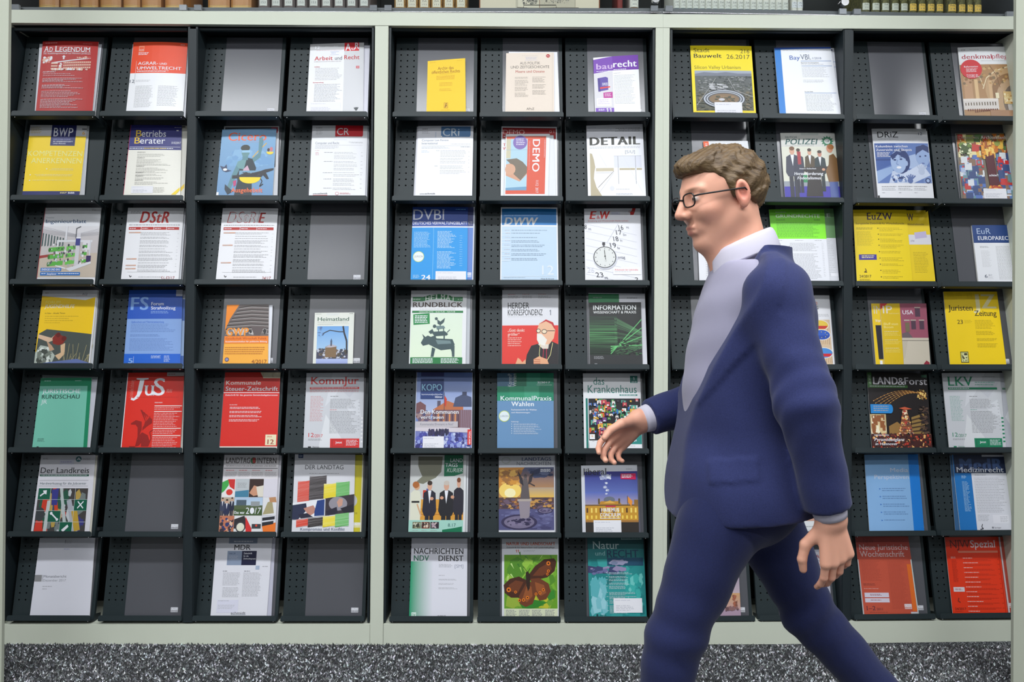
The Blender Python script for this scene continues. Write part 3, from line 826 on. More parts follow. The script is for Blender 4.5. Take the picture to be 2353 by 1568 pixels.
def f(a):
    a.bg((236, 237, 240)); a.L(5, 3.6, 14, 5.5, 1, K, h=1.2, rag=0).L(20, 3.4, 38, 5, 1, K, h=.7, a=.4).T('4/2017', 82, 97, 3.2, 5.6, (80, 80, 85), i=.3)
    a.T('denkmal', 5, 58, 11, 17.5, (176, 44, 66), b=.014).T('pflege', 58, 94, 11, 17.5, (190, 80, 95)).L(38, 20.5, 90, 22, 1, K, h=.7, a=.45, rag=0)
    a.R(0, 26, 100, 112, (178, 136, 92)); a.E(86, 64, 46, 34, (196, 160, 118), 28).E(88, 68, 38, 29, (150, 112, 76), 28).E(92, 76, 34, 30, (190, 158, 124), 28).E(96, 82, 27, 28, (120, 104, 92), 28).E(98, 86, 22, 25, (196, 190, 184), 28)
    a.S([(36, 62), (44, 46), (60, 36), (82, 30), (100, 31)], 1.6, (232, 214, 176)).S([(66, 60), (62, 42), (52, 28)], 1, (120, 84, 50)).S([(38, 60), (32, 44), (36, 27)], 1.4, (224, 204, 166))
    a.R(4, 46, 18, 78, (196, 152, 112)).R(22, 48, 28, 76, (226, 190, 140)).R(46, 50, 52, 76, (214, 176, 132)).SC(0, 28, 100, 58, 60, 5, [(190, 148, 92), (150, 108, 66), (206, 172, 120), (134, 110, 78)], .9)
    a.R(0, 76, 60, 79, (236, 228, 220)).R(0, 79, 60, 92, (222, 214, 208))
    for i in range(12): a.R(3 + i * 4.6, 82 - i * .1, 4.6 + i * 4.6, 86, (96, 78, 52)).R(6 + i * 3.8, 91, 8 + i * 3.8, 94, (120, 60, 36)).R(18 + i * 3.4, 94 - i * .3, 20 + i * 3.4, 96.5 - i * .3, (110, 56, 34))
    a.R(44, 93, 100, 112, (170, 130, 98)).R(70, 66, 97, 84, (214, 180, 120)).SC(70, 64, 98, 84, 50, 4, [(226, 204, 150), (180, 130, 70), (240, 226, 190)]).R(84, 84, 94, 89, (60, 120, 66)).R(56, 68, 62, 76, (238, 226, 190))
    a.E(19, 33, 18.5, 14.2, (214, 32, 44), 30).T('Reformation', 7, 31, 28, 30.4, W, b=.02).L(10, 32, 30, 38, 4, W, h=.7, rag=.1).T('Preisträger der', 10, 30, 40.5, 42.5, W, b=.02).T('Ausstellung 2016', 10, 31, 43.2, 45, W, b=.02)
mag(0, 10, (2200.5, 109.4, 2329, 107.5, 2216.8, 2350), 'white-headed monument magazine with photo of a vaulted church hall and red disc', f, off=.003, th=.004, bow=.003)
# ---- second row
def f(a):
    n = (38, 44, 105)
    a.bg((250, 215, 20)); a.R(0, 0, 100, 16, (214, 215, 220)).R(39, 0, 82, 30, n)
    for x in (51.5, 66.5): a.R(x, 0, x + .5, 24, (70, 76, 140))
    a.T('B', 43, 51, 4, 16.5, (232, 234, 245), b=.012).T('W', 52.5, 67, 4, 16.5, (232, 234, 245), b=.008).T('P', 69, 77, 4, 16.5, (232, 234, 245), b=.012)
    a.T('BERUFSBILDUNG', 44, 74, 20, 21.7, (160, 165, 205)).T('IN WISSENSCHAFT', 44, 78, 23, 24.8, W, b=.01).T('UND PRAXIS', 44, 66, 26, 27.8, W, b=.01)
    a.L(2, 3, 22, 13, 6, K, h=.6, a=.35).T('6', 93, 98, 8.5, 13.5, (240, 180, 60)).R(92, 4.5, 100, 6, (80, 80, 85))
    a.T('KOMPETENZEN', 2, 97, 37.5, 45, (245, 240, 150), b=.002).T('ANERKENNEN', 9, 97, 48, 55.5, (245, 240, 150), b=.002)
    for y, x in ((63, 38), (71.5, 10), (79.5, 10)): a.E(x, y + .6, 1.2, .8, W, 6); a.L(x + 4, y, 84, y + 3.6, 2 if y < 75 else 1, W, h=.8, rag=.3, right=True)
    a.R(0, 95.3, 100, 112, n).T('BiBB', 80, 91, 96.5, 99, W, b=.03).L(66, 97, 78, 99, 2, W, h=.7, rag=.1)
mag(1, 0, (82, 289, 205.2, 289.4, 66, 194), 'grey back copy edge beyond the yellow vocational magazine', lambda a: a.bg((196, 198, 204)), off=.002, th=.003, bow=0)
mag(1, 0, (69.7, 287.4, 200.5, 289, 51.5, 182.8), 'yellow vocational training magazine with navy block and grey head band', f, off=.005, th=.004)
def f(a):
    n = (48, 50, 122)
    a.bg((238, 236, 226)); a.R(0, 0, 100, 36, n)
    a.T('B', 11, 23, 7.5, 17, (240, 200, 50), f=True).T('etriebs', 23, 70, 7.5, 17, W, f=True).T('B', 9.5, 21, 18, 27, (240, 200, 50), f=True).T('erater', 21, 69, 18, 27, W, f=True)
    a.T('51/52|2017', 81, 99, 24, 27, W, b=.015, i=.2).R(2, 31.5, 98, 31.9, W).L(2, 33.3, 86, 35, 1, W, h=1.3, rag=0).L(30, 33.3, 72, 35, 1, (240, 200, 50), h=1.3, rag=0, a=1).L(86, 3, 99, 4, 1, W, h=.6, rag=0).L(90, 7, 94, 9, 1, W, h=1.6, rag=0)
    for y, k in ((39, 3), (47, 6), (59, 5), (68, 2), (73, 2), (79, 3)): a.T('DIE ERSTE SEITE' if k == 3 else 'STEUERRECHT', 18, 33, y, y + 1.4, K); a.L(18, y + 3, 82, y + 3 + k * 1.6, k, K, h=.6, a=.5, rag=.5)
    a.L(50, 90, 74, 98, 5, K, h=.6, a=.4).P([(84, 100), (99, 89.5), (99, 94), (92, 100)], (245, 215, 50)).R(0, 0, .5, 100, (220, 60, 110))
mag(1, 1, (312, 288.5, 431, 289, 300, 424), 'cream back copy fanned out behind the navy-headed business magazine', lambda a: [a.bg((214, 212, 202)), a.R(86, 1, 96, 2.5, K), a.P([(88, 93), (99, 84), (99, 90), (92, 96)], (230, 196, 60))], off=.002, th=.004, bow=0)
mag(1, 1, (301, 287.4, 418, 288.7, 283.6, 414), 'navy and cream business law magazine with yellow and white serif title', f, off=.006, th=.004, sticker=(13, 88, 52, 98))
def f(a):
    g, d = (96, 140, 150), (44, 56, 64)
    a.bg((128, 172, 210), (108, 148, 190)); a.SC(8, 30, 96, 60, 40, 16, [(122, 168, 208), (134, 178, 214), (114, 160, 204)], .8)
    a.T('Cicero', 13, 83, 5.5, 18, (246, 104, 62), b=.01, f=True).L(24, 20, 72, 21.4, 1, (200, 150, 170), h=1, rag=0, a=.8)
    a.R(73, 14, 75, 36, (230, 196, 60)).S([(84, 22), (70, 34), (60, 44)], 1.4, (226, 176, 50)).P([(70, 14), (76, 13), (78, 20), (74, 44), (62, 52), (56, 48), (70, 38)], g)
    a.P([(48, 44), (60, 46), (68, 60), (62, 84), (64, 112), (30, 112), (36, 80), (32, 56), (40, 48)], d).P([(34, 50), (50, 45), (46, 62), (30, 60)], (112, 156, 160)).P([(32, 56), (38, 62), (24, 92), (16, 94), (26, 68)], g)
    a.E(47, 35, 7.5, 9, (104, 146, 150), 16).E(46, 29.5, 8.5, 5, (54, 58, 50), 14).R(40, 33, 55, 36.5, (150, 196, 226)).R(42, 42, 52, 48, g).P([(45, 62), (52, 56), (60, 70), (44, 72)], (206, 170, 190))
    a.P([(26, 71), (60, 70), (84, 62), (99, 60), (99, 63), (86, 67), (92, 76), (88, 77), (80, 70), (60, 75), (26, 76)], (46, 46, 52)).S([(74, 72), (80, 80), (76, 88), (82, 84)], 1.6, K)
    a.E(58, 74.5, 19, 9, (248, 214, 40), 22).R(38, 64, 80, 73.6, (120, 160, 190)).P([(38, 73.8), (26, 76), (26, 72), (60, 68), (88, 62), (99, 60), (99, 62.5), (86, 66), (80, 72), (78, 74)], (50, 50, 56)).SC(40, 66, 78, 73, 26, 7, [(44, 44, 50), (70, 66, 62)], .4)
    a.E(91, 35.5, 6.5, 4, (246, 214, 60), 14).R(84, 31.5, 98, 35.3, (118, 164, 204)).E(88, 32.5, 2.4, 2.8, (70, 50, 50), 8).E(93, 31.5, 3, 3.6, (200, 120, 130), 8)
    a.P([(2, 56), (10, 58), (14, 54), (16, 62), (24, 64), (14, 66), (8, 64)], (60, 70, 100)).E(12, 62, 4, 2, W, 8).P([(28, 80), (34, 78), (34, 86), (30, 88)], (190, 70, 120)).P([(14, 84), (22, 90), (30, 95), (20, 100), (14, 92)], (50, 60, 70))
    a.T('Ausgehebelt', 26, 82, 90, 96.6, (250, 116, 64), b=.02).R(0, 96, 4, 112, W)
mag(1, 2, (515.3, 290.4, 641.4, 290, 500, 637.7), 'grey and red back copy peeping over the light blue magazine', lambda a: [a.bg((206, 208, 212)), a.R(2, 1.5, 98, 60, (70, 72, 78)), a.R(86, 1.5, 98, 40, (170, 60, 80)), a.R(95, 10, 100, 112, (196, 198, 204))], off=.003, th=.004, bow=0)
mag(1, 2, (510.8, 297.9, 635.2, 296, 497, 626.5), 'light blue political magazine painted with a blindfolded justice figure and yellow bowl', f, off=.008, th=.005, bow=.003)
def f(a):
    a.bg((238, 239, 244)); a.R(42, 0, 92, 15, (214, 28, 44)).E(44, 15, 2, 1.4, (214, 28, 44)).R(44, 14, 91, 16, (214, 28, 44))
    a.T('CR', 45, 67, 3.8, 13.8, (236, 226, 230), b=.008).L(7, 3, 18, 4.6, 1, K, h=1.3, rag=0, a=.6).L(7, 7, 20, 14, 5, K, h=.6, a=.35)
    a.R(40, 16.5, 63, 16.8, (180, 190, 225)).R(40, 20.5, 63, 20.8, (180, 190, 225)).T('Computer und Recht', 7, 50, 24, 27.2, (120, 130, 145)).R(7, 28.5, 92, 28.7, (160, 160, 165)).L(64, 24, 92, 26, 2, K, h=.6, a=.45, right=True)
    a.L(7, 29.8, 52, 34.5, 4, K, h=.5, a=.35).L(7, 36, 16, 37.5, 1, (200, 60, 60), h=.5).L(8, 39, 16, 44, 3, (200, 60, 60), h=.7)
    for y, k in ((39, 2), (44, 3), (52, 2), (57, 2), (62, 2), (68, 1), (71, 2), (77, 3), (84, 2), (90, 2)): a.L(42, y, 88, y + k * 2, k, K, h=.6, a=.45, rag=.3); a.L(90, y, 94, y + 1, 1, K, h=.6, a=.4)
    for y in (39, 52, 68, 77, 90): a.L(22, y, 40, y + 1, 1, K, h=.7, a=.55, right=True)
    a.T('otto', 7, 16, 97, 99, (90, 90, 95)).T('schmidt', 16.5, 33, 96.7, 99, (50, 50, 55), b=.01).R(7, 100, 33, 101.5, (200, 60, 60)).E(50, 98, 3.4, 2.4, (214, 130, 140), 18).E(50, 98, 2.6, 1.8, (238, 239, 244), 18).L(55, 97, 76, 99.5, 2, (200, 60, 60), h=.8)
mag(1, 3, (722, 289.5, 848.5, 289.6, 714, 843.5), 'thin grey back copy under the red-tabbed computer law magazine', lambda a: a.bg((198, 200, 208)), off=.002, th=.003, bow=0)
mag(1, 3, (718, 288.7, 845, 289.2, 709.8, 839), 'white computer law magazine with red tab holding two white letters', f, off=.005, th=.004)
def f(a):
    a.bg((242, 243, 250)); b = (96, 140, 190)
    a.R(42, 1, 95, 14.5, b).R(44, 13, 94, 16.3, b).T('CRi', 45, 75, 4, 15, (226, 236, 246), b=.01).L(8, 4, 18, 5.6, 1, K, h=1.3, rag=0, a=.7).L(8, 8, 22, 12, 3, K, h=.6, a=.35).R(32, 9, 33, 17, (190, 205, 230))
    a.T('Computer Law Review', 8, 56, 19.5, 22.3, (120, 128, 142)).T('International', 8, 36, 24, 27, (120, 128, 142)).L(60, 26.5, 95, 28, 1, K, h=.6, a=.4, rag=0).R(8, 29.3, 95, 29.5, (160, 170, 185)).L(8, 30.5, 60, 34, 3, K, h=.5, a=.35).L(78, 30.5, 95, 32, 1, K, h=.9, a=.6, rag=0).L(8, 36, 22, 40, 2, b, h=.7, a=.6)
    for y, k in ((36, 3), (42.5, 2), (47.5, 2), (52, 2), (58, 3), (65, 3)): a.L(42, y, 88, y + k * 2, k, K, h=.6, a=.4, rag=.3); a.L(92, y + 2, 94, y + 3, 1, K, h=.6, a=.4)
    a.L(34, 36, 40, 37, 1, K, h=.7, a=.4, right=True).L(31, 58, 38, 59, 1, K, h=.7, a=.4, right=True)
    a.T('otto', 8, 17, 97, 99, (90, 90, 95)).T('schmidt', 17.5, 35, 96.7, 99, (50, 50, 55), b=.01)
mag(1, 4, (958, 291, 1084, 291, 950.5, 1080), 'pale back copy edge left of the blue-tabbed white magazine', lambda a: a.bg((214, 214, 222)), off=.002, th=.003, bow=0)
mag(1, 4, (960.8, 290, 1088, 289.2, 954, 1084.7), 'white computer law review with blue tab holding three pale letters', f, off=.005, th=.004)
def f(a):
    a.bg((236, 238, 242)); a.R(2, 2, 98, 18, (172, 48, 50)).T('DEMO', 3, 42, 5, 11.5, (226, 180, 176), b=.01).T('01', 86, 95, 5.5, 9, (220, 170, 168)).L(4, 14.5, 30, 16, 1, W, h=1).T('Tä', 3, 12, 25, 29, (210, 60, 60), b=.02).T('Wi', 3, 12, 30.5, 34.5, (210, 60, 60), b=.02)
mag(1, 5, (1152.3, 290.4, 1279.5, 291.8, 1150.6, 1281), 'white copy with dark red head band behind the sideways magazine', f, off=.002, th=.003, bow=0)
mag(1, 5, (1180, 311, 1272, 311, 1180, 1277), 'blank white inner issue between the two red-headed local politics magazines', lambda a: a.bg((228, 230, 234)), off=.0055, th=.003, bow=0)
def f(a):
    o = (222, 86, 58)
    a.bg((238, 238, 242)); a.R(2, 4, 92, 98, o).R(2, 8, 50, 92, (178, 212, 228)).P([(2, 50), (34, 44), (50, 56), (50, 66), (34, 78), (2, 68)], (214, 160, 130)).P([(2, 42), (26, 40), (40, 46), (50, 54), (50, 64), (36, 76), (20, 66), (14, 50)], (120, 108, 92)).E(12, 58, 12, 9, (216, 166, 136), 14).R(2, 8, 12, 40, (206, 200, 170)).P([(2, 88), (50, 86), (50, 92), (2, 92)], (110, 160, 196)).R(2, 26, 50, 26.6, (150, 180, 205))
    a.E(33, 14, 16, 11.5, (128, 104, 178), 24).L(24, 8, 44, 20, 4, W, h=1.4, rag=.2, a=.8); a.T('DEMO', 62, 78, 9, 62, W, b=.02, rot=90).T('11/12  2017', 71, 77, 76, 96, W, rot=90).L(54, 12, 55.5, 60, 20, W, h=.8, a=.5).L(88, 10, 90, 40, 14, W, h=.8, a=.4)
mag(1, 5, (1162.3, 308.6, 1263.4, 307.8, 1159, 1259.6), 'orange magazine lying sideways with a head photo and violet disc', f, off=.009, th=.003)
def f(a):
    a.bg((244, 245, 252)); t = (190, 178, 148)
    a.L(3, 3, 20, 4.5, 1, (120, 120, 160), h=1.2, a=.4).L(48, 5, 96, 11, 3, K, h=1, a=.6, right=True).L(36, 6, 46, 8, 1, (150, 160, 210), h=1, a=.4)
    a.T('DETAIL', 5, 94, 17.5, 28.8, (58, 58, 50), b=.055).L(5, 31, 94, 34.6, 2, K, h=1, a=.35, rag=.02).T('[S/U]', 67, 84, 37, 41, (150, 155, 165))
    a.P([(5, 40), (9, 41), (12, 50), (14, 60), (12, 68), (11, 76), (15, 88), (24, 100), (24, 112), (5, 112)], t).R(15, 61.5, 46, 66, (205, 194, 168)).R(56, 62, 83, 64.5, t).R(86, 62, 95, 64.5, t)
    a.R(47, 45, 95, 61, (226, 228, 240)).R(47, 44.6, 95, 45, (160, 165, 180)).R(53.5, 45, 54.2, 84, (150, 150, 155)).R(84, 45, 84.7, 84, (150, 150, 155)).S([(18, 89), (46, 66)], .8, (150, 145, 135)).S([(20, 96), (46, 68)], .4, (190, 190, 195)).R(15, 68, 44, 68.4, (190, 190, 195)).E(42, 90, 4, 3.4, (228, 229, 240))
    a.S([(22, 42), (34, 60)], .3, (200, 202, 210)).S([(60, 40), (95, 96)], .3, (214, 216, 224)).L(49, 91, 74, 92, 1, K, h=.7, a=.35).L(49, 97, 78, 100, 2, K, h=.7, a=.35)
mag(1, 6, (1347.2, 289, 1476.6, 285, 1351, 1484.3), 'white architecture magazine with heavy black title and a section drawing', f, off=.003, th=.005, bow=.001)
def f(a):
    a.bg((226, 228, 232)); a.R(0, 0, 12, 112, (236, 96, 44)); a.L(4, 4, 9, 28, 8, W, h=1.5, rag=.4, a=.9).L(16, 4, 30, 6, 1, K, h=.8, a=.4)
    for x in (38, 50, 64, 77): a.E(x, 10, 2.6, 3, (90, 70, 60), 10).P([(x - 5, 30), (x + 5, 30), (x + 3, 13), (x - 3, 13)], (110, 90, 70))
    a.R(20, 28, 96, 70, (200, 190, 176)).SC(20, 30, 96, 70, 60, 10, [(150, 120, 90), (190, 160, 130), (110, 90, 80)]).L(20, 76, 90, 96, 8, K, a=.5, h=1.2)
mag(1, 7, (1615.4, 325.2, 1718, 324.2, 1632, 1736), 'white booklet with orange spine strip behind the head of the walking man', f, off=.003, th=.004)
def f(a):
    a.bg((214, 214, 208)); a.R(0, 22, 100, 80, (222, 222, 206)).T('DEUTSCHE', 8, 29, 5.6, 8.4, (50, 80, 84), b=.01).T('POLIZEI', 7, 66, 9.8, 18.5, (20, 84, 80), b=.03, i=.25).R(36, 0, 68, 4, (190, 196, 190)).L(7, 20.5, 60, 21.8, 1, K, h=.7, rag=.1, a=.5)
    pts = []
    for k in range(24):
        rr = 1 if k % 2 == 0 else .68
        pts.append((83 + 12 * rr * math.cos(k * math.pi / 12), 13.5 + 9 * rr * math.sin(k * math.pi / 12)))
    a.P(pts, (58, 128, 92)); a.E(83, 13.5, 5.5, 4.2, (220, 226, 220), 16).T('GdP', 79, 87, 11.7, 15.2, (50, 60, 70), b=.02)
    a.R(0, 76, 100, 84, (150, 156, 166)).R(0, 84, 100, 112, (70, 62, 170)).R(32, 66, 42, 78, (50, 140, 90))
    a.man(18, 22, 102, (66, 68, 84), hair=(120, 80, 50), w=26).man(29, 25, 94, (58, 60, 78), w=19).man(49, 25, 92, (84, 70, 50), w=20).man(67, 28, 92, (44, 58, 62), (200, 140, 120), w=22)
    a.R(27, 30, 33, 50, (170, 50, 60)).P([(36, 55), (80, 53), (82, 60), (66, 64), (68, 100), (38, 100), (44, 64), (36, 60)], (50, 44, 44))
    a.P([(84, 36), (92, 33), (99, 42), (100, 76), (80, 78), (76, 60), (82, 50)], (128, 92, 52)).R(81, 77, 96, 102, (84, 100, 158)).E(86, 25, 6, 6.6, (214, 150, 120), 12).E(88, 22.5, 6, 4.4, (170, 110, 60), 10).E(72, 58, 3, 2, (214, 160, 130))
    a.T('Innere Sicherheit', 29, 59, 55.6, 57.6, W, b=.025, i=.2).T('Herausforderung', 19, 71, 62, 66.6, W, b=.03, i=.2).T('Föderalismus', 24, 66, 69, 73.4, W, b=.03, i=.2)
mag(1, 8, (1793, 305.6, 1920.5, 305.6, 1804, 1933), 'police magazine with green star badge and five men around a standing table', f, off=.003, th=.005, bow=.002)
def f(a):
    a.bg((232, 233, 238)); a.T('DRiZ', 9, 46, 4.5, 13.2, (40, 42, 48), b=.004).T('12', 83, 90, 5.5, 9.6, (60, 70, 95)).L(10, 15, 46, 16.2, 1, K, h=.9, a=.45, rag=0)
    b1, b2 = (36, 56, 112), (164, 186, 224)
    a.G(2, 21.5, 99, 79.5, (90, 120, 184), (96, 124, 186)); a.P([(2, 22), (40, 22), (38, 50), (2, 62)], (66, 96, 164)).P([(2, 62), (34, 54), (30, 64), (2, 79)], (150, 176, 218)).R(2, 44, 30, 47, (50, 76, 140)).P([(62, 40), (80, 36), (80, 60), (58, 58)], (170, 190, 226))
    a.P([(30, 62), (58, 60), (66, 79.5), (22, 79.5)], (196, 208, 232)).SC(26, 66, 56, 79.5, 40, 5, [b1, (214, 222, 240), (110, 136, 190)]).E(46, 48, 17, 18, b1, 20).E(42, 49, 14, 16.5, b2, 20).E(56, 51, 3, 4, b2, 10).P([(28, 40), (40, 33), (54, 36), (60, 46), (54, 44), (42, 38), (32, 46)], b1)
    a.E(36, 46, 2.6, 1.3, b1, 8).E(47, 45, 2.6, 1.3, b1, 8).E(42, 57, 4.4, 1.8, W, 10).S([(41, 46), (38, 52), (42, 53)], .8, (90, 116, 176)).S([(33, 43), (38, 42.5)], .8, b1).S([(44, 42), (50, 41.5)], .8, b1)
    a.E(87, 40, 13, 16, (150, 174, 218), 18).P([(74, 40), (76, 27), (90, 23.5), (99, 27), (99, 36), (88, 31), (78, 36)], b1).E(82, 41, 2, 1.2, b1, 8).E(92, 40, 2, 1.2, b1, 8).E(86, 51, 3.4, 1, (90, 110, 170), 8).R(84, 56, 99, 79.5, (120, 146, 200))
    a.P([(48, 66), (84, 51), (98, 68), (66, 79.5), (56, 79.5)], (206, 216, 238)).E(82, 63, 6, 5, (186, 198, 224), 10)
    for k in range(5): a.S([(82, 63), (75 + 4.4 * k, 55 - (2 - abs(k - 2)) * 1.3)], 2.4, (186, 198, 224)); a.S([(60, 76), (54 + 4 * k, 69 - (2 - abs(k - 2)) * 1.2)], 2.2, (90, 112, 168))
    a.E(60, 76, 5, 4, (90, 112, 168)).E(92, 76, 5, 4, b1, 12).E(92, 76, 3, 2.4, b2, 12)
    a.T('Kolumbien zwischen', 4, 61, 24.5, 27.8, W, b=.02).T('Zuversicht und Skepsis', 4, 68, 29.6, 33, W, b=.02).L(5, 35, 30, 42.5, 4, W, h=1, rag=.2, a=.9)
    for x in (8, 37, 65): a.L(x, 84, x + 26, 85, 1, K, h=.9, a=.6, rag=.1); a.L(x, 87, x + 26, 91, 2, K, h=.6, a=.4); a.L(x, 93, x + 6, 94, 1, K, h=.5, a=.4)
    a.R(0, 97, 3, 112, K)
mag(1, 9, (2002.9, 296, 2129.7, 296, 2017.5, 2146.4), 'white-headed judges magazine with blue-toned photo of a woman and a boy', f, off=.003, th=.005, bow=.002)
def f(a):
    a.bg((120, 110, 96)); pl = [(206, 120, 40), (240, 190, 80), (150, 70, 40), (240, 226, 170), (90, 120, 70), (200, 60, 50)]
    cold = [(90, 120, 190), (180, 196, 226), (226, 230, 236), (60, 80, 130), (110, 150, 160), (140, 110, 90), (200, 60, 60)]
    a.SC(0, 0, 100, 42, 170, 9, pl + [(70, 60, 50), (150, 160, 80)], 1.2, False); a.SC(0, 34, 45, 110, 200, 9, cold, 1.1, False); a.SC(65, 30, 100, 110, 170, 9, cold + [(214, 40, 44)], 1.1, False); a.SC(40, 10, 66, 42, 70, 4, [(236, 160, 50), (250, 210, 110), (170, 90, 30)], 2.2, False)
    a.P([(47, 38), (62, 34), (64, 66), (70, 84), (50, 84), (48, 58)], (88, 28, 40)).SC(44, 80, 72, 90, 30, 5, [(240, 180, 70), (190, 70, 40)]).SC(0, 14, 26, 34, 40, 7, [(110, 140, 50), (70, 90, 40), (240, 240, 200)])
    a.T('Deutsches', 4, 39, 5, 10, (170, 165, 150), b=.004).T('Architektenblatt', 42, 100, 5, 10, (236, 232, 220), b=.02).T('schön?!', 50, 66, 64, 67.4, W, b=.03)
mag(1, 10, (2195.6, 306, 2325, 306, 2210.5, 2343), 'colourful architects magazine densely patterned with small rooms and a dark red shaft', f, off=.003, th=.004, bow=.002, sticker=(37, 86, 77, 101))
# ---- third row
def f(a):
    a.bg((232, 233, 238)); g = (92, 180, 70)
    a.L(5, 2.5, 22, 4, 1, K, h=.8, a=.3).L(84, 2, 92, 5, 2, K, h=.8, a=.4).T('Deutsches', 4, 18, 13.4, 15, (120, 130, 150)).T('Ingenieurblatt', 4, 76, 17, 22, (38, 82, 124), b=.01)
    a.G(0, 26.5, 100, 98, (206, 202, 206), (196, 186, 178)); a.P([(0, 30), (60, 38), (100, 34), (100, 26.5), (0, 26.5)], (226, 224, 228))
    for k in range(7): a.S([(0, 27 + k * 1.6), (60, 38 + k * .6)], .4, (160, 160, 168)); a.S([(60, 38 + k * .6), (100, 30 + k * 1.4)], .4, (168, 168, 176))
    for k in range(8): a.P([(1 + 5.2 * k, 36 + k), (3.4 + 5.2 * k, 36.4 + k), (3.4 + 5.2 * k, 54), (1 + 5.2 * k, 55)], (70, 92, 92))
    a.P([(0, 68), (36, 64), (36, 67), (0, 72)], (160, 60, 56)).P([(0, 72), (44, 66), (100, 64), (100, 98), (0, 98)], (200, 186, 170)).R(28, 46, 90, 49, (226, 228, 232)).R(28, 46, 31, 80, (226, 228, 232)).R(86, 46, 88, 76, (214, 216, 222)).R(74, 46, 86, 60, (228, 226, 232))
    for k in range(3):
        y = 56 + 10 * k; a.P([(16, y + 1), (42, y - 1), (42, y + 5), (16, y + 7)], g); a.E(16.5, y + 4, 2, 3.2, (56, 120, 46), 10); a.P([(46, y - 1), (62, y - 2), (62, y + 3), (46, y + 5)], (110, 196, 84)); a.P([(74, y - 3), (82, y - 3), (82, y + 1), (74, y + 2)], g)
    a.SC(16, 50, 84, 84, 90, 2.6, [(240, 240, 244), (96, 98, 104), (60, 64, 70), (180, 184, 190)], 1.4); a.R(62, 36, 69, 82, (214, 212, 218)).R(61, 44, 69, 54, (60, 66, 140)).R(60, 42, 70, 44, W).R(82, 68, 90, 77, (60, 44, 96)).P([(48, 86), (90, 76), (91, 79), (56, 90)], (226, 226, 232)).S([(30, 82), (48, 86)], 1.6, W)
    a.R(42, 26.5, 45, 46, (230, 230, 236)).R(60, 30, 61.4, 44, (90, 92, 98)).S([(60, 30), (68, 27)], 1.2, (90, 92, 98)).R(5, 85, 41, 89.7, (58, 120, 196)).T('ENERGIE UND BAU', 7, 39, 86, 88.8, W, b=.02)
    a.R(5, 91, 74, 95.6, (36, 110, 190)).T('bauplaner', 17, 34, 92, 94.6, W, b=.03).L(7, 92.6, 16, 94, 1, W, h=1.2, rag=0).L(36, 92.6, 72, 94, 1, W, h=1.3, rag=0).R(0, 0, .6, 100, (190, 40, 60))
mag(2, 0, (104.5, 477.7, 232.6, 477.7, 84.6, 218), 'engineering magazine with photo of green pipework in a white plant room', f, off=.003, th=.005)
def dstr(e):
    def f(a):
        r = (184, 42, 38); a.bg((236, 236, 240))
        if e: a.T('DStR', 10, 61, 5.5, 21, r, b=.02, i=.25).T('DStR', 11.4, 60, 6.4, 20.2, (236, 236, 240), b=.0, i=.25).T('E', 66, 79, 6.5, 21, r, b=.04, i=.25).S([(64, 21.5), (68, 4)], .5, K)
        else: a.T('DStR', 23, 75, 5.5, 21.5, (196, 40, 36), b=.035, i=.25).L(6, 5, 24, 9, 2, K, h=1.2, a=.55, rag=.1)
        a.L(5, 24, 95, 25.6, 1, K, h=1.3, a=.7, rag=0)
        n = 3 if e else 4
        for k in range(n): w = 90.0 / n; a.R(5 + k * w, 27.4, 5 + (k + 1) * w - .8, 31.4, r).L(6.5 + k * w, 29, 5 + (k + .6) * w, 30, 1, W, h=1, rag=.3, a=.9)
        y = 35
        while y < 90:
            k = a.rs.choice((1, 2, 2, 3)); a.L(27, y, 88, y + 1.7 * k, k, K, h=.8, a=.55, rag=.25); a.L(92, y + 1.5, 95, y + 2.3, 1, K, h=.6, a=.3); y += 1.7 * k + 1.5
        for y in ((34.5, 52, 76.5) if e else (34.5, 71.5, 80.5, 85)): a.R(6, y, 27 if y < 40 else 24, y + 1.6, (214, 164, 140)).L(7, y + .4, 20, y + 1.2, 1, K, h=.7, a=.4)
        a.R(10, 90.6, 95, 90.8, (150, 150, 150)).S([(14, 95), (16, 97.5), (18, 96)], 1, K).L(30, 97, 72, 98.4, 1, K, h=.8, a=.5, rag=.1).T('24/17' if e else '51-52/17', 79 if e else 69, 95 if e else 93, 96.6, 101.4, (160, 50, 50), i=.3)
    return f
mag(2, 1, (300, 478.5, 427.5, 479, 285, 416), 'thin grey back copy behind the solid red-lettered tax magazine', lambda a: a.bg((196, 198, 204)), off=.002, th=.003, bow=0)
mag(2, 1, (294.3, 477.7, 423, 478, 278, 410.4), 'white tax magazine with solid red italic letters and four red boxes', dstr(False), off=.005, th=.004)
mag(2, 2, (512, 478.5, 639, 479, 496, 629), 'white tax magazine with outlined red italic letters and three red boxes', dstr(True), off=.003, th=.005)
def f2(a, c1=(44, 76, 160), c2=(20, 150, 226)):
    a.bg(c2); a.R(0, 0, 100, 27, c1).R(0, 27, 100, 28.8, (226, 230, 240))
